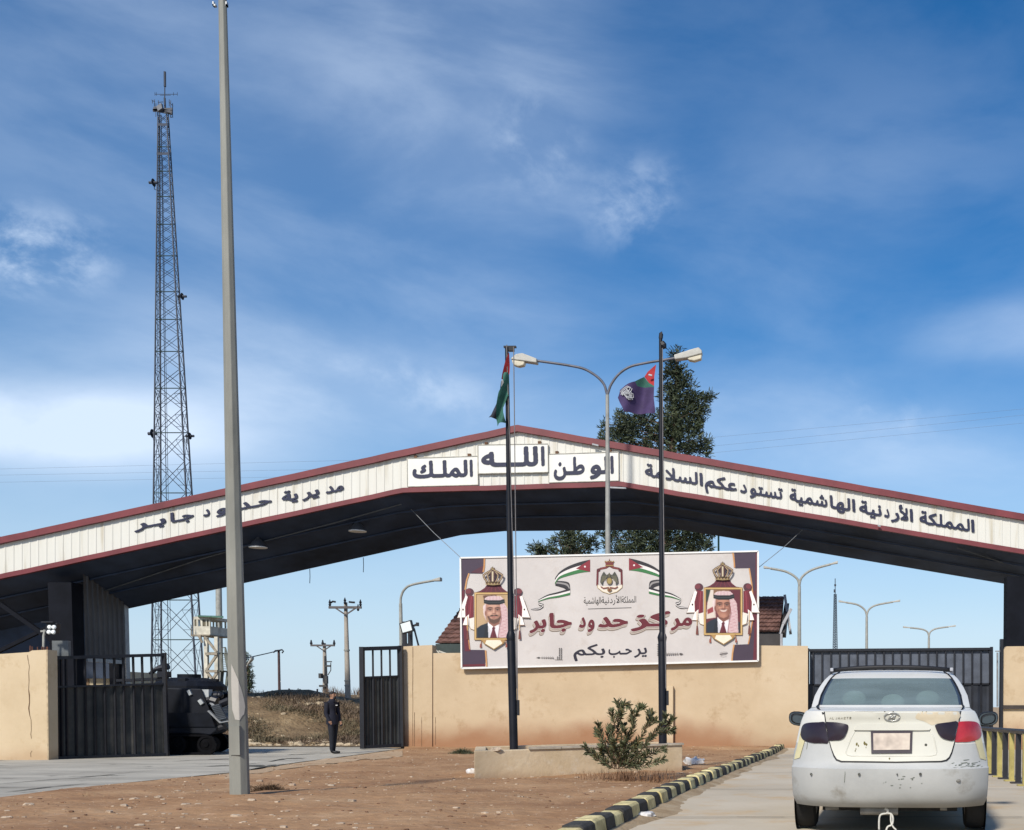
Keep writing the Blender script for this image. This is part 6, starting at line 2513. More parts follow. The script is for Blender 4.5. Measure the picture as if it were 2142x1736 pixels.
# ================================================================== TREES
def crown(mb, blobs, d, n_per, size, mats, needle=True, depthk=1.0, droop=.0):
    for (x, y, r) in blobs:
        R_ = r * d / FPX
        c = P(x, y, d)
        c.y += random.uniform(-.4, .4) * R_
        cl = max(6, int(n_per * (r / 40) ** 1.6))
        for _ in range(cl):
            v = Vector((random.gauss(0, 1), random.gauss(0, 1), random.gauss(0, 1))).normalized() * (random.random() ** .42)
            p = c + Vector((v.x * R_, v.y * R_ * depthk, v.z * R_))
            mi = random.choices((0, 1, 2), (.42, .38, .2))[0]
            out_ = Vector((v.x, v.y, v.z * .6 + .25)).normalized()
            k = random.randint(7, 11)
            for q in range(k):
                dr = (out_ * .8 + Vector((random.gauss(0, .6), random.gauss(0, .6), random.gauss(0, .5) - droop))).normalized()
                l = size * random.uniform(.6, 1.35)
                s = dr.cross(Vector((random.random() - .5, random.random() - .5, random.random() - .5))).normalized() * l * (.10 if needle else .22)
                o = p + Vector((random.gauss(0, 1), random.gauss(0, 1), random.gauss(0, 1))) * size * .35
                mb.add([o - s * .6, o + s * .6, o + dr * l * .6 + s, o + dr * l, o + dr * l * .6 - s], [(0, 1, 2, 3, 4)], mi)


TM = [M('pine_needle_mid', (.055, .072, .036), .7, .3, 1), M('pine_needle_dark', (.030, .042, .025), .75, .3, 1), M('pine_needle_light', (.085, .10, .05), .7, .3, 1)]
BARK = M('pine_bark', (.13, .085, .06), .9, .35, 3)
trd = 54.0
tr = thing('pine_tree', 'tall dark conifer behind the canopy with a narrow leaning top right of the lamp', 'tree', (P(1385, 1300, trd).x, trd, g(trd)))
m = MB()
tz = [(P(1385, 1400, trd).x, trd, g(trd) - .2), P(1388, 1150, trd), P(1400, 1000, trd), P(1412, 880, trd), P(1416, 740, trd)]
m.tube(spline(tz, 5), [.36 - .33 * i / 20 for i in range(21)], 10)
BL = [(1415, 742, 10), (1403, 745, 7), (1420, 733, 6), (1412, 765, 16), (1428, 778, 14), (1400, 782, 12), (1405, 800, 22), (1432, 806, 22), (1398, 830, 18), (1425, 835, 30), (1450, 838, 22), (1470, 836, 14), (1480, 832, 9), (1488, 827, 6),
      (1402, 865, 26), (1436, 870, 34), (1468, 860, 16), (1400, 900, 30), (1436, 905, 34), (1456, 890, 16), (1420, 940, 36), (1455, 935, 18), (1472, 938, 12), (1478, 925, 8), (1486, 920, 6), (1470, 915, 6), (1476, 950, 9),
      (1350, 875, 22), (1322, 885, 24), (1302, 885, 16), (1295, 900, 16), (1335, 910, 34), (1372, 915, 34), (1305, 925, 22), (1285, 910, 12), (1272, 905, 10), (1262, 895, 7), (1258, 885, 5), (1266, 920, 14), (1262, 935, 12), (1292, 872, 8), (1298, 862, 5),
      (1310, 960, 34), (1360, 965, 44), (1410, 990, 44), (1290, 1000, 30), (1340, 1040, 50), (1400, 1060, 50), (1300, 1075, 34),
      (1265, 1120, 14), (1282, 1138, 24), (1320, 1120, 40), (1360, 1125, 44), (1402, 1130, 44), (1440, 1125, 34), (1470, 1120, 22), (1488, 1112, 12), (1470, 1145, 20), (1440, 1155, 24), (1330, 1160, 40), (1390, 1180, 44), (1430, 1190, 30)]
for (x, y, r) in BL:
    e = P(x, y, trd)
    k = max(.25, min(1, 1 - (e.z + .3) / 19))
    st = P(lerp_tab([(740, 1416), (880, 1412), (1000, 1400), (1150, 1388)], y + 18), y + 22, trd)
    if r > 7 or random.random() < .6:
        m.tube([st, st.lerp(e, .5) + Vector((0, random.uniform(-.3, .3), .05)), e], [.05 * k + .02, .035 * k + .012, .01], 5)
m.build('trunk', BARK, tr)
m = MB()
crown(m, [(x, y, r * .72) for x, y, r in BL if r > 11], trd, 40, .28, [TM[1], TM[0], TM[0]])
crown(m, BL, trd, 120, .20, TM)
m.build('crown', TM, tr)
t2 = thing('pine_tree', 'low broad dark tree showing under the canopy left of the billboard top', 'tree', (P(1190, 1300, trd + 2).x, trd + 2, g(trd)))
BL2 = [(1120, 1150, 12), (1135, 1146, 12), (1150, 1148, 10), (1168, 1128, 12), (1185, 1122, 14), (1200, 1115, 16), (1182, 1140, 12), (1206, 1135, 14), (1225, 1132, 14), (1238, 1142, 12), (1218, 1150, 14), (1195, 1158, 18), (1165, 1160, 14), (1135, 1165, 16), (1175, 1190, 34), (1220, 1190, 30), (1130, 1190, 22), (1242, 1128, 6), (1158, 1138, 7)]
m = MB()
m.tube([(P(1190, 1300, trd + 2).x, trd + 2, g(trd) - .2), P(1188, 1250, trd + 2), P(1190, 1165, trd + 2)], [.3, .24, .12], 10)
for (x, y, r) in BL2:
    m.tube([P(1189, min(1230, y + 50), trd + 2), P((x + 1189) / 2, y + 18, trd + 2), P(x, y, trd + 2)], [.09, .05, .015], 5)
m.build('trunk', BARK, t2)
m = MB()
crown(m, [(x, y, r * .7) for x, y, r in BL2 if r > 11], trd + 2, 70, .28, [TM[1], TM[0], TM[0]])
crown(m, BL2, trd + 2, 110, .20, TM)
m.build('crown', TM, t2)
cyd = 64.0
cy = thing('cypress_tree', 'slim dark cypress half hidden behind the tall grey pole', 'tree', (P(519, 1450, cyd).x, cyd, hz_at(519, cyd)))
m = MB()
m.tube([(P(519, 1450, cyd).x, cyd, hz_at(519, cyd) - .2), P(518, 1385, cyd)], [.12, .05], 8)
m.build('trunk', BARK, cy)
m = MB()
crown(m, [(515, 1372, 4), (516, 1382, 5), (517, 1394, 6), (518, 1406, 7), (519, 1418, 8), (519.5, 1430, 8), (519.5, 1440, 7), (519, 1448, 5)], cyd, 420, .16, TM, depthk=1)
m.build('crown', TM, cy)
bd_ = 54.0
m = MB()
for px in (700, 784, 770, 776):
    x = P(px, 1460, bd_).x
    for k in range(12):
        blades(m, (x + random.gauss(0, .25), bd_ + random.gauss(0, .2), hill_h(x, bd_)), .55, 10, .1, .014, 0)
tag(m.build('dry_bush', SCR[1]), 'dry brown bushes on the skyline of the bank near the gate leaf', 'bush')

# ================================================================== ARMOURED VEHICLE
vd = 30.3
APCM = M('dark_navy_armour_paint', (.006, .0075, .012), .6, .5, 2.2, spec=.2)
TRK = M('black_rubber_track', (.004, .004, .005), .9, .4, 4, spec=.1)
KA = lambda x, y: (50.2 + .25 * x, 1255 + .25 * y)
EV = Vector((-.36, 1, 0))
PA = lambda x, y, dd=0: P(*KA(x, y), vd) + EV * dd
ap_ = thing('armoured_vehicle', 'dark blue tracked armoured personnel carrier parked behind the left gate leaf', 'armoured vehicle', (P(300, 1578, vd).x, vd + 1.2, g(vd)))
m = MB()
prof = [(-150, 960), (-150, 745), (-120, 725), (1190, 735), (1480, 742), (1590, 1010), (1612, 1090), (1560, 1130), (1460, 1120), (-120, 1120)]
q0 = [PA(*q) for q in prof]
q1 = [v + EV * 2.3 for v in q0]
m.hexa(q0, q1)
m.build('hull', APCM, ap_, bevel=.03)
m = MB()   # sponson side plate leaning out
sp_ = [PA(x, y, dd) for x, y, dd in ((-140, 930, -.10), (1560, 945, -.10), (1600, 1060, -.04), (-140, 1060, -.04))]
m.prism(sp_, (0, .16, 0))
m.build('side_skirt', APCM, ap_)
for side in (0, 2.0):
    m = MB()
    ring = [(1530, 1125), (1585, 1150), (1612, 1210), (1600, 1262), (1560, 1292), (60, 1300), (-60, 1280), (-110, 1210), (-80, 1140), (0, 1118)]
    o_ = [PA(x, y, side - .05) for x, y in ring]
    i_ = [PA(760 + (x - 760) * .985, 1208 + (y - 1208) * .80, side - .05) for x, y in ring]
    n_ = len(ring)
    for vv, dz in ((0, 0), (.38, 0)):
        pass
    dv = EV * .38
    m.add([v + EV * .25 for v in o_], [tuple(range(n_))])
    for k in range(n_):
        j = (k + 1) % n_
        m.add([o_[k], o_[j], o_[j] + dv, o_[k] + dv], [(0, 1, 2, 3)])
        m.add([i_[k], i_[j], i_[j] + dv, i_[k] + dv], [(0, 1, 2, 3)])
        m.add([o_[k], o_[j], i_[j], i_[k]], [(0, 1, 2, 3)])
        m.add([o_[k] + dv, o_[j] + dv, i_[j] + dv, i_[k] + dv], [(0, 1, 2, 3)])
    m.build('track', TRK, ap_)
    for x in (1525, 1270, 1000, 730, 460, 190, -40):
        m = MB()
        c = PA(x, 1208, side - .03)
        r = .28 if x not in (1525, -40) else .24
        m.lathe([(0, -.02), (.07, -.03), (.09, 0), (r * .7, .02), (r * .75, -.01), (r, -.01), (r, .30), (0, .30)], 18, origin=c, axis='y')
        m.build('road_wheel', TRK, ap_, smooth=True)
m = MB()   # trim vane and its frame on the sloping nose
def nose(u, v, off=0.0):
    "u across the hull (0..1), v down the front slope"
    a, b2 = PA(1490, 765), PA(1592, 1020)
    p = a.lerp(b2, v)
    n_ = Vector((b2.z - a.z, 0, -(b2.x - a.x))).normalized()
    if n_.x < 0:
        n_ = -n_
    return p + EV * 2.3 * u + n_ * off


m.hexa([nose(.08, .42, .05), nose(.92, .42, .05), nose(.92, 1.05, .28), nose(.08, 1.05, .28)], [nose(.08, .42, .09), nose(.92, .42, .09), nose(.92, 1.05, .33), nose(.08, 1.05, .33)])
m.build('trim_vane', APCM, ap_)
m = MB()
for u0, v0, o0, u1, v1, o1 in ((.04, .40, .1, .04, 1.06, .36), (.96, .40, .1, .96, 1.06, .36), (.04, 1.07, .36, .96, 1.07, .36)):
    m.bar(nose(u0, v0, o0), nose(u1, v1, o1), .07, .07)
for i in range(9):
    v_ = .5 + .06 * i
    m.bar(nose(.1, v_, .12 + .27 * (v_ - .42)), nose(.9, v_, .12 + .27 * (v_ - .42)), .02, .03)
# near corner plate seen from the side
K_ = [(1538, 930), (1552, 922), (1640, 1012), (1712, 1008), (1716, 1016), (1640, 1030)]
m.prism([PA(x, y, -.1) for x, y in K_], (0, .08, 0))
m.build('trim_vane_frame', M('pale_grey_frame_paint', (.20, .21, .22), .6, .25, 4), ap_)
m = MB()
K_ = [(1572, 885), (1640, 868), (1705, 990), (1640, 1005)]
m.prism([PA(x, y, -.14) for x, y in K_], (0, .05, 0))
for i in range(9):
    f_ = (i + .5) / 9
    a = PA(1572 + 68 * f_, 885 + 120 * f_, -.16)
    c = PA(1640 + 65 * f_, 868 + 122 * f_, -.16)
    m.bar(a, c, .03, .03)
m.build('ribbed_plate', M('ribbed_blue_grey_plate', (.05, .06, .075), .5, .3, 4), ap_)
for y_ in (.15, .85):
    m = MB()
    p = nose(y_, .2, .12)
    m.tube([p, p + Vector((.22, 0, .02))], .11, 12)
    m.ball(p + Vector((.25, 0, .02)), .10, 0, 10, 6)
    m.build('headlight', BLACKM, ap_, smooth=True)
m = MB()
for x0, y0, x1, y1, r in ((1525, 840, 1560, 830, .10), (1560, 835, 1610, 850, .12), (1640, 870, 1712, 838, .10), (1690, 850, 1722, 826, .07), (1500, 815, 1530, 850, .07), (1620, 1075, 1672, 1058, .09)):
    m.tube([PA(x0, y0, .15), PA(x1, y1, .15)], r, 8)
m.build('headlight_guard', BLACKM, ap_)
m = MB()
c = PA(1320, 735, 1.1)
m.lathe([(.95, -.05), (.95, .06), (.80, .20), (.45, .30), (.3, .30), (.3, .40), (0, .40)], 22, origin=c)
for k in range(5):
    a = k * 1.25
    m.box(c.x + .7 * math.cos(a) - .1, c.x + .7 * math.cos(a) + .1, c.y + .7 * math.sin(a) - .08, c.y + .7 * math.sin(a) + .08, c.z + .1, c.z + .27)
m.build('commander_cupola', APCM, ap_)
m = MB()
for x0, y0, x1, y1, w_ in ((1378, 755, 1398, 795, .08), (1470, 835, 1495, 870, .10)):
    m.bar(PA(x0, y0, -.03), PA(x1, y1, -.03), w_, .06)
gx = PA(1490, 785, .1)
m.box(gx.x - .12, gx.x + .16, gx.y, gx.y + .2, gx.z - .2, gx.z + .12)
m.build('side_fitting', M('pale_fitting_paint', (.36, .38, .38), .6, .2, 5), ap_)
m = MB()   # roof gun and sight seen through the gate bars
c = PA(1090, 690, .9)
GU = lambda x, y, dd=.9: PA(x, y, dd)
m.tube([GU(1005, 600), GU(1040, 570), GU(1075, 565)], .06, 8)
m.tube([GU(985, 605), GU(1010, 595)], .035, 8)
m.tube([GU(1060, 568), GU(1150, 545)], .09, 8)
m.tube([GU(1075, 545), GU(1135, 540)], .05, 6)
m.box(GU(1078, 600).x, GU(1150, 600).x, vd + .75, vd + 1.05, GU(1078, 640).z, GU(1078, 590).z)
for x in (1075, 1105, 1140):
    m.bar(GU(x, 600), GU(x - 4, 735), .07)
m.bar(GU(1060, 620), GU(1080, 590), .07)
m.build('roof_gun', BLACKM, ap_)
m = MB()
m.bar(PA(725, 668, .9), PA(1080, 652, .9), .07, .3)
m.bar(PA(740, 668, .9), PA(740, 735, .9), .06)
m.bar(PA(1060, 655, .9), PA(1060, 735, .9), .06)
m.build('roof_rack', BLACKM, ap_)
# ================================================================== STANDING MAN
md = 31.2
mp0 = P(698, 1575, md)
man = thing('person', 'man in dark navy jacket and trousers standing on the road, looking right', 'person', (mp0.x, md, g(md) - .018), rotz=math.radians(24))
JT = {'pelvis': (-.005, .0, .93, .135, .105), 'waist': (-.02, 0, 1.08, .140, .11), 'chest': (-.035, 0, 1.27, .165, .125), 'upper': (-.035, 0, 1.41, .135, .10), 'neck': (-.012, -.008, 1.50, .062, .062),
      'jaw': (.004, -.015, 1.575, .066, .074), 'head': (.0, -.012, 1.65, .082, .094), 'crown': (-.006, -.008, 1.72, .066, .076),
      'sr': (-.155, -.135, 1.405, .072, .066), 'er': (-.185, -.14, 1.13, .058, .056), 'wr': (-.11, -.20, .93, .045, .042), 'hr': (-.075, -.215, .875, .036, .022),
      'sl': (.085, .135, 1.405, .072, .066), 'el': (.145, .125, 1.14, .058, .056), 'wl': (.175, .04, .925, .043, .040), 'hl': (.195, .01, .865, .034, .020),
      'pr': (-.065, -.07, .87, .105, .10), 'kr': (-.045, -.075, .50, .072, .072), 'ar': (-.055, -.075, .12, .055, .055), 'fr': (-.04, -.08, .05, .045, .04), 'tr': (.11, -.13, .035, .04, .03),
      'pl': (.06, .07, .87, .105, .10), 'kl': (.035, .065, .50, .072, .072), 'al': (.0, .065, .12, .055, .055), 'fl': (.015, .06, .05, .045, .04), 'tl': (.17, -.005, .035, .04, .03)}
ED = [('pelvis', 'waist'), ('waist', 'chest'), ('chest', 'upper'), ('upper', 'neck'), ('neck', 'jaw'), ('jaw', 'head'), ('head', 'crown'), ('upper', 'sr'), ('sr', 'er'), ('er', 'wr'), ('wr', 'hr'),
      ('upper', 'sl'), ('sl', 'el'), ('el', 'wl'), ('wl', 'hl'), ('pelvis', 'pr'), ('pr', 'kr'), ('kr', 'ar'), ('ar', 'fr'), ('fr', 'tr'), ('pelvis', 'pl'), ('pl', 'kl'), ('kl', 'al'), ('al', 'fl'), ('fl', 'tl')]
# fingers: four unequal bent chains and a thumb from the side of each palm
for hand, wrist, fw in (('hr', 'wr', Vector((.75, -.66, 0))), ('hl', 'wl', Vector((.75, -.66, 0)))):
    h = Vector(JT[hand][:3])
    dn = (h - Vector(JT[wrist][:3])).normalized()
    side = dn.cross(Vector((0, 0, 1))).cross(dn).normalized()
    side = fw - dn * fw.dot(dn)
    side.normalize()
    cur = dn.cross(side) * (1 if hand == 'hl' else -1)
    for k, (o_, l_) in enumerate(((.026, .072), (.009, .080), (-.009, .074), (-.025, .060))):
        a = h + side * o_ + dn * .03
        b2 = a + dn * l_ * .5 + cur * .008
        c2 = b2 + dn * l_ * .42 + cur * .024
        for nm_, q in (('a', a), ('b', b2), ('c', c2)):
            JT[hand + str(k) + nm_] = (*q, .0085, .0085)
        ED += [(hand, hand + str(k) + 'a'), (hand + str(k) + 'a', hand + str(k) + 'b'), (hand + str(k) + 'b', hand + str(k) + 'c')]
    a = h + side * .04 - dn * .01
    b2 = a + side * .018 + dn * .03 + cur * .01
    for nm_, q in (('a', a), ('b', b2)):
        JT[hand + 't' + nm_] = (*q, .010, .010)
    ED += [(hand, hand + 'ta'), (hand + 'ta', hand + 'tb')]
nm = list(JT)
me = bpy.data.meshes.new('sk')
me.from_pydata([JT[k][:3] for k in nm], [(nm.index(a), nm.index(b)) for a, b in ED], [])
so = bpy.data.objects.new('sk', me)
C.objects.link(so)
so.modifiers.new('s', 'SKIN')
for i, k in enumerate(nm):
    me.skin_vertices[0].data[i].radius = JT[k][3:]
    me.skin_vertices[0].data[i].use_root = (k == 'pelvis')
sb_ = so.modifiers.new('d', 'SUBSURF')
sb_.levels = sb_.render_levels = 2
bpy.context.view_layer.update()
bm_ = bpy.data.meshes.new_from_object(so.evaluated_get(bpy.context.evaluated_depsgraph_get()))
bpy.data.objects.remove(so)
SKIN = M('warm_skin', (.30, .16, .10), .55, .1, 12)
CLO = M('navy_jacket_cloth', (.009, .010, .020), .85, .3, 9)
TRO = M('dark_trouser_cloth', (.012, .014, .020), .9, .3, 9)
SHO = M('black_shoe_leather', (.008, .008, .009), .45, .2, 9)
for q in (SKIN, CLO, TRO, SHO):
    bm_.materials.append(q)
hc_ = [Vector(JT['hr'][:3]), Vector(JT['hl'][:3])]
for p in bm_.polygons:
    c = p.center
    p.use_smooth = True
    if c.z > 1.515 or min((c - q).length for q in hc_) < .055 and True:
        p.material_index = 0
    elif c.z < .085:
        p.material_index = 3
    elif c.z < .84 and abs(c.x) < .5 and not any((c - q).length < .14 for q in hc_):
        p.material_index = 2
    else:
        p.material_index = 1
bo = bpy.data.objects.new('body', bm_)
C.objects.link(bo)
bo.parent = man
fwd = Vector((.80, -.60, 0))
lat = Vector((-.60, -.80, 0))
HC_ = Vector((.0, -.012, 1.65))


def lb(name, mb, mat, smooth='all'):
    return mb.build(name, mat, man, smooth=smooth, local=True)


HAIR = M('black_hair', (.010, .008, .008), .7, .3, 20)
m = MB()
vs, fs = [], []
nA, nB = 18, 8
for i in range(nB + 1):
    for j in range(nA):
        a = 6.2832 * j / nA
        f_ = math.cos(a)
        low = .018 + .055 * max(0, f_) - .075 * max(0, -f_)
        e = math.pi / 2 * (1 - i / nB)
        zz = low + (.098 - low) * math.sin(math.pi / 2 * (1 - i / nB))
        rr_ = math.cos(math.asin(max(-1, min(1, zz / .105)))) * 1.0
        v = HC_ + fwd * (.104 * rr_ * f_ - .004) + lat * (.092 * rr_ * math.sin(a)) + Vector((0, 0, zz))
        vs.append(v)
for i in range(nB):
    for j in range(nA):
        fs.append((i * nA + j, i * nA + (j + 1) % nA, (i + 1) * nA + (j + 1) % nA, (i + 1) * nA + j))
fs.append(tuple(range(nA)))
m.add(vs, fs)
lb('hair', m, HAIR)
m = MB()
m.ball(HC_ + fwd * .052 + Vector((0, 0, -.085)), (.048, .05, .04), 0, 12, 8)
m.ball(HC_ + fwd * .088 + Vector((0, 0, -.045)), (.012, .02, .007), 0, 8, 5)
lb('beard', m, HAIR)
m = MB()
m.tube([HC_ + fwd * .085 + Vector((0, 0, .02)), HC_ + fwd * .104 + Vector((0, 0, -.015)), HC_ + fwd * .086 + Vector((0, 0, -.028))], [.008, .015, .010], 7)
lb('nose', m, SKIN)
for s_ in (-1, 1):
    m = MB()
    m.ball(HC_ + fwd * .079 + lat * .034 * s_ + Vector((0, 0, .008)), (.010, .010, .008), 0, 8, 6)
    lb('eye', m, M('dark_eye', (.03, .02, .015), .3, .1, 20))
    m = MB()
    m.ball(HC_ + lat * .090 * s_ + Vector((0, 0, -.01)) - fwd * .005, (.016, .012, .03), 0, 8, 6)
    lb('ear', m, SKIN)
    m = MB()
    m.tube([HC_ + fwd * .084 + lat * .018 * s_ + Vector((0, 0, .03)), HC_ + fwd * .080 + lat * .048 * s_ + Vector((0, 0, .028))], .006, 5)
    lb('eyebrow', m, HAIR)
m = MB()
c = Vector((-.014, -.008, 1.49))
m.lathe([(.098, -.03), (.088, .02), (.082, .05), (.070, .05), (.070, 0)], 16, origin=c)
lb('collar', m, CLO)
m = MB()
c = Vector((-.015, 0, .985))
vs = []
for zz, k in ((-.16, 1.0), (-.08, 1.02), (.0, 1.0), (.12, .98)):
    for j in range(18):
        a = 6.2832 * j / 18
        w_ = 1 + .03 * math.sin(3 * a + zz * 20)
        vs.append(c + lat * (.19 * k * w_ * math.cos(a)) + fwd * (.145 * k * w_ * math.sin(a)) + Vector((0, 0, zz)))
m.add(vs, [(i * 18 + j, i * 18 + (j + 1) % 18, (i + 1) * 18 + (j + 1) % 18, (i + 1) * 18 + j) for i in range(3) for j in range(18)])
lb('jacket_hem', m, CLO)
m = MB()
c = Vector((-.035, 0, 1.36)) + fwd * .118 - lat * .06
m.box(c.x - .035, c.x + .035, c.y - .03, c.y + .0, c.z - .012, c.z + .012)
lb('name_tag', m, M('white_badge', (.7, .7, .68), .5, .05, 9))

# ================================================================== WHITE CAR
CB = Vector((P(1858.9, 1700, 9.72).x, 9.72, 0))
YAW = math.radians(5.3)
car = thing('car', 'battered white saloon car seen from behind with smoked lights and one red light', 'car', CB, rotz=-YAW)
D0 = 9.72
WHT = M('dusty_white_car_paint', (.66, .65, .60), .38, .07, 1.6, coat=.25)
SLV = layered('scuffed_silver_bumper', [(.25, (.33, .335, .33)), (.5, (.41, .415, .405)), (.8, (.48, .48, .465))], 1.3, .5, .04, second=(2.3, .58, .74, (.25, .235, .205)), ztint=(.14, .40, (.13, .115, .09), .85))
LIDM = layered('cream_primer_lid', [(.25, (.50, .49, .43)), (.5, (.565, .555, .49)), (.8, (.60, .595, .535))], 1.0, .42, .03, second=(5, .66, .76, (.48, .42, .28)))
FIL = M('yellow_filler_patch', (.60, .54, .32), .7, .12, 4)
FIL2 = M('beige_filler_patch', (.56, .48, .35), .7, .10, 5)
BLK = M('black_rubber_trim', (.010, .010, .012), .6, .2, 8)
RUB = M('tyre_rubber', (.012, .012, .013), .85, .3, 9)
GLS = bpy.data.materials.new('dusty_car_glass')
GLS.use_nodes = True
t = GLS.node_tree
pb = t.nodes['Principled BSDF']
pb.inputs['Base Color'].default_value = (.26, .335, .335, 1)
pb.inputs['Roughness'].default_value = .22
pb.inputs['Specular IOR Level'].default_value = .6
tr_ = N('ShaderNodeBsdfTransparent', t)
tr_.inputs[0].default_value = (.62, .74, .72, 1)
mx_ = N('ShaderNodeMixShader', t)
n_ = N('ShaderNodeTexNoise', t)
n_.inputs['Scale'].default_value = 3
n_.inputs['Detail'].default_value = 5
mr_ = N('ShaderNodeMapRange', t)
mr_.inputs['To Min'].default_value = .34
mr_.inputs['To Max'].default_value = .72
L(n_.outputs['Fac'], mr_.inputs['Value'], t)
L(mr_.outputs[0], mx_.inputs[0], t)
L(tr_.outputs[0], mx_.inputs[1], t)
L(pb.outputs[0], mx_.inputs[2], t)
L(mx_.outputs[0], t.nodes['Material Output'].inputs['Surface'], t)

WZ = [(.256, .862), (.30, .876), (.345, .886), (.45, .890), (.56, .892), (.612, .892), (.632, .886), (.68, .884), (.75, .876), (.83, .858), (.93, .838), (1.03, .812), (1.09, .786), (1.12, .768)]
UR = [(.256, .19), (.30, .12), (.345, .085), (.45, .04), (.56, .008), (.612, .0), (.632, .035), (.68, .055), (.75, .07), (.83, .08), (.93, .085), (1.03, .085), (1.09, .066), (1.105, .062), (1.12, .075)]
SS = [-1, -.985, -.96, -.93, -.9, -.86, -.82, -.74, -.64, -.52, -.4, -.26, -.13, 0, .13, .26, .4, .52, .64, .74, .82, .86, .9, .93, .96, .985, 1]
NS = 16
CORN = .34
hood = [(2.9, 1.2), (3.25, 1.02), (3.8, .93), (4.3, .78), (4.6, .66)]


def ring(z, w_, ur, uf, corner=CORN, pw=4.5, fcorner=.5):
    pts = []
    for s in SS:
        pts.append((s * w_, ur + corner * abs(s) ** pw))
    a, b = ur + corner, uf - fcorner
    for i in range(1, NS):
        f_ = i / NS
        pts.append((w_ * (1 - .03 * max(0, f_ - .6) / .4), a + (b - a) * f_))
    for s in reversed(SS):
        pts.append((s * w_ * .97, uf - fcorner * abs(s) ** 3))
    for i in range(1, NS):
        f_ = 1 - i / NS
        pts.append((-w_ * (1 - .03 * max(0, f_ - .6) / .4), a + (b - a) * f_))
    return [Vector((x, u, min(z, lerp_tab(hood, u)) if u > 2.9 and z < 1.2 else z)) for x, u in pts]


rings = [(z, ring(z, w_, lerp_tab(UR, z), 4.48 - max(0, z - .6) * .5)) for z, w_ in WZ]
deck = [(1.128, ring(1.128, .752, .11, 4.2)), (1.140, ring(1.140, .745, .28, 3.9)), (1.155, ring(1.155, .742, .47, 3.4, .30, 4, .35))]
LV = rings + deck
NR = len(LV[0][1])
nSS = len(SS)
body, bump_ = MB(), MB()
for (z0, r0_), (z1, r1_) in zip(LV, LV[1:]):
    for k in range(NR):
        j = (k + 1) % NR
        q = [r0_[k], r0_[j], r1_[j], r1_[k]]
        c = sum(q, Vector()) / 4
        (bump_ if c.y < .66 and z1 <= .835 else body).add(q, [(0, 1, 2, 3)])
# underside
bt = LV[0][1]
body.add([Vector((v.x * .96, v.y, v.z)) for v in bt], [tuple(range(NR))])
# cabin: rings up to the roof
GW = [(1.155, .742, .47, 3.40), (1.175, .742, .52, 3.34), (1.265, .735, .74, 3.08), (1.345, .708, .93, 2.88), (1.40, .682, 1.06, 2.73), (1.438, .660, 1.15, 2.62), (1.478, .628, 1.28, 2.48), (1.508, .585, 1.42, 2.3), (1.528, .50, 1.58, 2.12), (1.538, .34, 1.75, 1.98)]
GR = [ring(z + (1 if False else 0), w_, ur, uf, .26, 4, .35) for z, w_, ur, uf in GW]
for r_, (z, w_, ur, uf) in zip(GR, GW):
    for v in r_:
        if z >= 1.175:
            v.z = z
gl, seal, swin, wsh = MB(), MB(), MB(), MB()
for i in range(len(GR) - 1):
    r0_, r1_ = GR[i], GR[i + 1]
    zlo, zhi = GW[i][0], GW[i + 1][0]
    for k in range(NR):
        j = (k + 1) % NR
        q = [r0_[k], r0_[j], r1_[j], r1_[k]]
        win = zlo >= 1.174 and zhi <= 1.44
        if k < nSS - 1:
            s0, s1 = SS[k], SS[k + 1]
            mx_s = max(abs(s0), abs(s1))
            if win and mx_s <= .8601:
                gl.add(q, [(0, 1, 2, 3)])
                continue
            if win and mx_s <= .9001:
                seal.add(q, [(0, 1, 2, 3)])
                continue
        elif nSS + NS - 2 < k < 2 * nSS + NS - 3:
            s0 = list(reversed(SS))[k - (nSS + NS - 1)]
            if win and abs(s0) <= .9001:
                wsh.add(q, [(0, 1, 2, 3)])
                continue
        elif win and zlo < 1.39:
            f_ = (k - nSS) / NS if k < nSS + NS else (k - 2 * nSS - NS) / NS
            if .12 < f_ < .92 and not .46 < f_ < .54:
                swin.add(q, [(0, 1, 2, 3)])
                continue
        body.add(q, [(0, 1, 2, 3)])
body.add(GR[-1], [tuple(range(NR))])


def cpart(name, mb, mat, smooth=True, parent=None, bevel=0):
    o = mb.build(name, mat, parent or car, smooth=smooth, local=True, bevel=bevel)
    return o


bo_ = cpart('body', body, WHT)
cpart('bumper', bump_, SLV)
cpart('rear_window', gl, GLS)
cpart('windscreen', wsh, GLS)
cpart('window_seal', seal, M('black_glass_border', (.035, .045, .06), .25, .2, 4))
cpart('side_window', swin, GLS)


def cmap(x, y, off=0.0, upper=False):
    "point of the car's rear skin seen at crop position (x, y)"
    u = .1
    for _ in range(14):
        s = (1 + u / D0) / 928
        z = 1.16 - (y - 540) * s
        X = (x - (1044 + 14 * u)) * s
        if upper:
            w_ = lerp_tab([(a, b) for a, b, c, d in GW], z)
            ur = lerp_tab([(a, c) for a, b, c, d in GW], z)
            un = ur + .26 * min(1, abs(X) / w_) ** 4
        else:
            w_ = lerp_tab(WZ, z)
            un = lerp_tab(UR, z) + CORN * min(1.02, abs(X) / w_) ** 4.5
        u = u * .4 + un * .6
    return Vector((X, u - off, z))


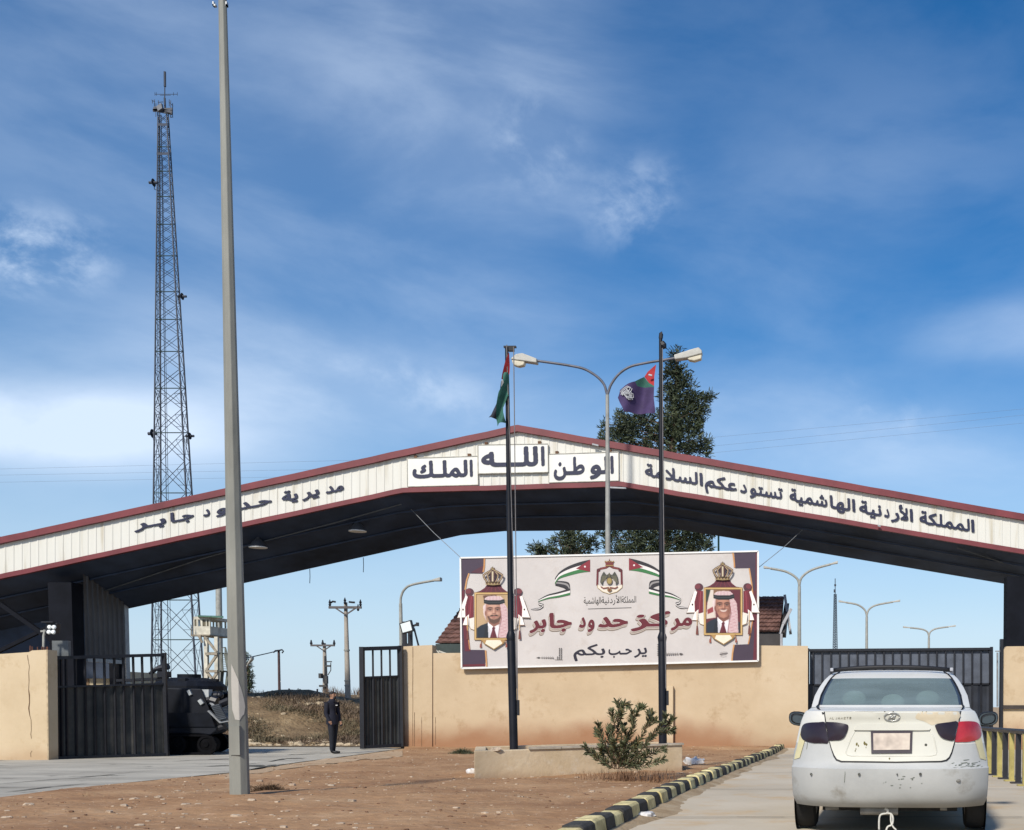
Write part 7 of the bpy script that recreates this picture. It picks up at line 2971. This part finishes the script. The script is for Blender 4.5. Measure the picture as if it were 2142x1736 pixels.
def cpatch(name, outline, mat, off, step=26, thick=.012, parent=None, upper=False, dome=0.0):
    v, f_ = fillpatch(outline, step)
    pts = [cmap(p.x, p.y, off, upper) for p in v]
    m = MB()
    if dome:
        nb = 0
        cx = sum(p[0] for p in outline) / len(outline)
        cy_ = sum(p[1] for p in outline) / len(outline)
        for p, q in zip(v, pts):
            r = max(abs(p.x - cx) / (max(o[0] for o in outline) - cx + 1), abs(p.y - cy_) / (max(o[1] for o in outline) - cy_ + 1))
            q.y -= dome * (1 - min(1, r) ** 2.2)
    m.add(pts, f_)
    # turned-in rim
    bd = []
    n = len(outline)
    for i in range(n):
        a, b = Vector(outline[i]), Vector(outline[(i + 1) % n])
        k = max(1, int((b - a).length / step))
        bd += [a.lerp(b, j / k) for j in range(k)]
    nb = len(bd)
    top_ = pts[:nb]
    low_ = [q + Vector((0, thick, 0)) for q in top_]
    o = len(m.v)
    m.add(top_ + low_, [(i, (i + 1) % nb, nb + (i + 1) % nb, nb + i) for i in range(nb)])
    return cpart(name, m, mat, True, parent)


def smooth_outline(pts, k=4):
    sp = spline([(x, y, 0) for x, y in pts + [pts[0]]], k)
    return [(v.x, v.y) for v in sp[:-1]]


LID = [(522, 582), (1080, 577), (1618, 577), (1606, 640), (1598, 700), (1572, 820), (1548, 905), (1530, 945), (1505, 968), (1465, 978), (1100, 986), (660, 982), (622, 968), (600, 935), (578, 880), (562, 820), (540, 700), (530, 640)]
cx_, cy_ = 1070, 790
cpatch('lid_gap_shade', [(cx_ + (x - cx_) * 1.018, y + (13 if y > 900 else 0) - (2 if y < 600 else 0)) for x, y in LID], BLK, .003, 30, .02)  # black seam, thickened below as painted shadow under the lid
lid = cpatch('boot_lid', LID, LIDM, .012, 24, .02)
cpatch('filler_patch', smooth_outline([(1290, 583), (1450, 582), (1610, 580), (1600, 650), (1500, 668), (1420, 680), (1390, 690), (1330, 660), (1265, 640), (1262, 610)], 2), FIL2, .0145, 24, .003, lid)
# handle ledge above the plate, recessed field under it
cpatch('handle_ledge', smooth_outline([(762, 731), (775, 708), (800, 688), (840, 681), (1070, 677), (1290, 676), (1335, 682), (1360, 702), (1372, 729), (1200, 731), (950, 732)], 2), LIDM, .030, 20, .03, lid)
m = MB()
edge = [(770, 735), (735, 800), (705, 880), (695, 912), (705, 934), (740, 941), (1070, 943), (1385, 938), (1424, 928), (1430, 905), (1410, 800), (1375, 733)]
m.tube([cmap(x, y, .0125) for x, y in edge], .0055, 6)
cpart('lid_crease', m, LIDM, 'all', lid)
cpatch('plate_frame', [(897, 738), (1234, 736), (1230, 916), (902, 920)], M('dark_plate_frame', (.045, .035, .045), .5, .2, 8), .026, 30, .018, lid)
cpatch('licence_plate', [(917, 756), (1216, 754), (1212, 888), (920, 892)], layered('smudged_plate', [(.3, (.40, .34, .29)), (.5, (.53, .45, .38)), (.7, (.62, .55, .46))], 9, .5, .02, detail=2), .030, 30, .004, lid)
m = MB()
pts = [cmap(1068 + 63 * math.cos(a * .2618), 624 + 33 * math.sin(a * .2618), .020) for a in range(25)]
m.tube(pts, .0052, 6)
for seg in ([(1040, 646), (1052, 626), (1070, 606)], [(1072, 650), (1086, 630), (1096, 604)], [(1046, 634), (1066, 626), (1092, 622)]):
    m.tube([cmap(x, y, .021) for x, y in seg], .0062, 6)
cpart('emblem', m, M('worn_chrome', (.42, .42, .40), .3, .25, 12, metal=.7), 'all', lid)
m = MB()
for i, gl_ in enumerate(([(0, 12), (5, 0), (10, 12)], [(0, 0), (0, 12), (7, 12)], [(8, 0), (8, 10), (2, 12)], [(0, 12), (5, 0), (10, 12), (3, 8)], [(0, 12), (6, 2), (9, 12)], [(0, 0), (9, 0), (0, 12), (9, 12)], [(0, 0), (9, 0), (4, 1), (4, 12)], [(0, 0), (9, 0), (0, 6), (9, 6), (0, 12), (9, 12)])):
    x0 = 562 + i * 23
    pts = [cmap(x0 + a * 1.5, 628 + b * 1.25 - i * .5, .0145) for a, b in gl_]
    m.tube(pts, .0022, 4)
cpart('badge_lettering', m, M('worn_grey_badge', (.30, .28, .22), .5, .2, 12), False, lid)
m = MB()
for x, y, r in ((1343, 850, .0125), (410, 1093, .011), (803, 1092, .012), (1300, 1087, .012), (1112, 1090, .007), (1010, 581, .006), (1078, 580, .006), (965, 636, .006)):
    p = cmap(x, y, .013)
    m.lathe([(0, -.003), (r * .7, -.004), (r, 0), (r, .012)], 12, origin=p, axis='y')
cpart('plug', m, M('dark_plug', (.06, .06, .05), .5, .3, 15), True, lid)
m = MB()
for x, y, s in ((782, 845, 14), (797, 858, 10), (848, 838, 16), (862, 848, 12), (770, 900, 8), (776, 885, 7), (858, 872, 6), (1050, 962, 9), (1345, 582, 6), (1315, 583, 6), (1500, 585, 5)):
    n = 6
    ph = x
    m.add([cmap(x + s * .6 * math.cos(6.28 * k / n) * (1 + .4 * math.sin(k * 2.3 + ph)), y + s * math.sin(6.28 * k / n) * (1 + .3 * math.cos(k * 3 + ph)), .0142) for k in range(n)], [tuple(range(n))])
cpart('rust_spot', m, M('olive_rust', (.12, .10, .03), .8, .35, 20), False, lid)
LIGHTD = M('smoked_light_lens', (.022, .015, .024), .28, .25, 6, spec=.4)
LIGHTR = M('red_light_lens', (.36, .022, .03), .22, .25, 5, spec=.6)
o = cpatch('tail_light', smooth_outline([(322, 770), (330, 715), (352, 682), (400, 670), (470, 667), (521, 667), (532, 720), (552, 832), (500, 838), (430, 838), (372, 826), (336, 802)], 3), LIGHTD, .008, 18, .02, dome=.02)
o['label'] = 'smoked dark tail light'
o = cpatch('lid_light', smooth_outline([(529, 664), (620, 668), (695, 682), (714, 696), (708, 735), (682, 785), (648, 811), (600, 815), (558, 813), (545, 750)], 3), LIGHTD, .022, 18, .02, lid, dome=.014)
o['label'] = 'smoked dark lid light'
o = cpatch('lid_light', smooth_outline([(1414, 692), (1445, 676), (1520, 667), (1599, 661), (1585, 740), (1570, 811), (1515, 808), (1470, 788), (1435, 745)], 3), LIGHTD, .022, 18, .02, lid, dome=.014)
o['label'] = 'smoked dark lid light'
o = cpatch('tail_light', smooth_outline([(1606, 661), (1690, 657), (1745, 664), (1775, 690), (1788, 735), (1786, 775), (1760, 803), (1700, 822), (1640, 826), (1573, 820), (1590, 745)], 3), LIGHTR, .008, 18, .02, dome=.02)
o['label'] = 'red tail light'
# scratches and a crack on the bumper
m = MB()
for seg in ([(378, 835), (376, 860), (372, 888)], [(688, 1042), (687, 1090), (682, 1160)]):
    for (xa, ya), (xb2, yb2) in zip(seg, seg[1:]):
        m.add([cmap(xa - 2, ya, .004), cmap(xa + 2, ya, .004), cmap(xb2 + 2, yb2, .004), cmap(xb2 - 2, yb2, .004)], [(0, 1, 2, 3)])
for k in range(26):
    x = random.gauss(1680, 75)
    y = 1000 + random.gauss(0, 18) + (x - 1680) * -.06
    if not 1540 < x < 1830:
        continue
    l = random.uniform(10, 60)
    t_ = random.uniform(1, 5)
    m.add([cmap(x, y, .004), cmap(x + l, y - 6, .004), cmap(x + l * .8, y + t_ - 6, .004), cmap(x + l * .2, y + t_, .004)], [(0, 1, 2, 3)])
for k in range(14):
    x, y = random.gauss(1180, 70), random.gauss(1150, 25)
    l = random.uniform(6, 30)
    m.add([cmap(x, y, .004), cmap(x + l, y - 2, .004), cmap(x + l * .8, y + 3, .004), cmap(x + l * .2, y + 4, .004)], [(0, 1, 2, 3)])
cpart('scratch', m, M('dark_green_scrape', (.12, .135, .10), .7, .3, 12), False)
m = MB()
p0_ = cmap(1605, 1140, .0)
m.ball(p0_, (.022, .012, .016), 0, 10, 6)
cpart('dent_mark', m, M('dark_dent', (.16, .155, .14), .6, .2, 9), 'all')
# yellow filler on both rear wings
for s in (-1, 1):
    m = MB()
    us = [.28, .36, .44, .52, .60, .70, .80, .90]
    zs = [.68, .74, .80, .86, .92, .97]
    vs = []
    for z in zs:
        for u in us:
            w_ = lerp_tab(WZ, z)
            ur = lerp_tab(UR, z)
            x = w_ if u > ur + CORN else w_ * ((u - ur) / CORN) ** (1 / 4.5)
            vs.append((s * (x + .006), u, z + .03 * math.sin(u * 9)))
    nU = len(us)
    m.add(vs, [(i * nU + j, i * nU + j + 1, (i + 1) * nU + j + 1, (i + 1) * nU + j) for i in range(len(zs) - 1) for j in range(nU - 1)])
    cpart('filler_panel', m, FIL, 'all')
# roof bar, seams
m = MB()
m.tube([Vector((s * .60, 1.40 + .12 * abs(s) ** 3, 1.528 + .028 * (1 - s * s))) for s in [-1 + q / 10 for q in range(21)]], .021, 8)
cpart('roof_bar', m, BLK, 'all')
for s in (-1, 1):
    m = MB()
    m.box(s * .60 - .016, s * .60 + .016, 1.46, 1.56, 1.515, 1.55)
    cpart('roof_bar_end', m, M('grey_bracket', (.36, .37, .40), .5, .2, 9), False, bevel=.006)
    m = MB()
    line = []
    for z, w_, ur, uf in GW[1:8]:
        line.append(Vector((s * w_ * .905, ur + .26 * .905 ** 4 - .004, z + .002)))
    line = [cmap(1060 + s * 552, 596, .006) , Vector((s * .675, .50, 1.16))] + line
    m.tube(line, .0085, 6)
    cpart('roof_seam', m, BLK, 'all')
# wing mirrors
MG = M('mirror_glass_dark', (.03, .045, .055), .08, .2, 6, spec=.8)
for s, mat in ((-1, BLK), (1, BLK)):
    m = MB()
    c = Vector((s * 1.045, 2.62, 1.025))
    n = 16
    prof = [(.60, -.10, 0), (.92, -.06, 0), (1.0, .0, 0), (.8, .09, .01), (.35, .15, .01)]
    vs = []
    for k, dy, dz in prof:
        for j in range(n):
            a = 6.2832 * j / n
            ex = math.copysign(abs(math.cos(a)) ** .75, math.cos(a))
            ez = math.copysign(abs(math.sin(a)) ** .75, math.sin(a))
            vs.append(c + Vector((.115 * k * ex, dy, .082 * k * ez + dz + .012 * ex * s)))
    m.add(vs, [(i * n + j, i * n + (j + 1) % n, (i + 1) * n + (j + 1) % n, (i + 1) * n + j) for i in range(len(prof) - 1) for j in range(n)] + [tuple(range((len(prof) - 1) * n, len(prof) * n))])
    m.bar(c + Vector((-s * .10, .02, -.02)), (s * .78, 2.7, 1.0), .05, .09)
    mo = cpart('wing_mirror', m, mat, True)
    m = MB()
    m.add([c + Vector((.115 * .86 * math.copysign(abs(math.cos(6.2832 * j / n)) ** .75, math.cos(6.2832 * j / n)), -.082, .082 * .84 * math.copysign(abs(math.sin(6.2832 * j / n)) ** .75, math.sin(6.2832 * j / n)) + .01 * math.cos(6.2832 * j / n) * s)) for j in range(n)], [tuple(range(n))])
    cpart('mirror_glass', m, MG, False, mo)
# wheels
for u in (.93, 3.58):
    for s in (-1, 1):
        m = MB()
        o_ = Vector((s * .80, u, .31))
        m.lathe([(.19, -.095), (.27, -.10), (.305, -.08), (.312, -.04), (.312, .04), (.305, .08), (.27, .10), (.19, .095), (.19, -.095)], 32, origin=o_, axis='x')
        wo_ = cpart('wheel', m, RUB, True)
        m = MB()
        m.lathe([(0, s * .07), (.05, s * .085), (.06, s * .06), (.16, s * .05), (.192, s * .09), (.192, -s * .09), (0, -s * .05)], 24, origin=o_, axis='x')
        cpart('rim', m, M('steel_wheel_grey', (.25, .25, .25), .45, .2, 6, metal=.4), True, wo_)
        m = MB()
        m.lathe([(0, 0), (.36, 0)], 28, origin=Vector((s * .893, u, .33)), axis='x')
        m.v = [v for v in m.v]
        cpart('wheel_arch', m, BLK, False)
# underside
m = MB()
m.box(-.62, .62, .5, 4.0, .20, .30)
m.tube([(-.62, .93, .24), (.62, .93, .24)], .05, 8)
cpart('underbody', m, RUB, False)
m = MB()
m.tube([(-.26, .28, .225), (.08, .28, .225)], .045, 10)
m.tube([(-.58, .32, .235), (-.46, .32, .24)], .018, 6)
m.tube([(.46, .32, .24), (.52, .32, .24)], .018, 6)
cpart('exhaust', m, M('dull_exhaust_metal', (.16, .155, .14), .6, .3, 8), True)
m = MB()
W_ = lambda x, y: Vector(((x - 1046) / 905, .24, 1.16 - (y - 540) / 905))
m.tube(spline([W_(965, 1545), W_(965, 1470), W_(975, 1425), W_(1010, 1412), W_(1060, 1412), W_(1078, 1450), W_(1070, 1500), W_(1035, 1520), W_(1020, 1560)], 5), .009, 6)
m.tube(spline([W_(1060, 1412), W_(1062, 1480), W_(1080, 1520), W_(1105, 1545)], 5), .008, 6)
m.tube(spline([W_(1010, 1370), W_(1035, 1385), W_(1030, 1412)], 4), .012, 6)
cpart('tow_rope', m, M('pale_rope', (.50, .49, .45), .8, .2, 20), 'all')
# cabin
INT = M('grey_seat_fabric', (.34, .37, .35), .9, .2, 6)
m = MB()
m.box(-.62, .62, .62, 1.15, 1.0, 1.10)
cpart('parcel_shelf', m, M('dark_parcel_shelf', (.06, .065, .07), .9, .2, 6), False)
m = MB()
m.box(-.60, .60, 1.15, 1.3, .6, 1.17)
for x in (-.28, .28):
    m.box(x - .24, x + .24, 2.05, 2.2, .6, 1.20)
cpart('seat', m, INT, False, bevel=.04)
for x, y, z in ((-.36, 1.2, 1.235), (.36, 1.2, 1.235), (-.30, 2.1, 1.30), (.26, 2.1, 1.30), (.02, 1.2, 1.20)):
    m = MB()
    m.ball((x, y, z), (.12, .05, .085), 0, 14, 8)
    cpart('headrest', m, INT, 'all')
m = MB()
m.box(-.6, .6, 2.9, 3.2, .7, 1.08)
cpart('dashboard', m, M('dark_dashboard', (.04, .04, .045), .8, .2, 6), False)
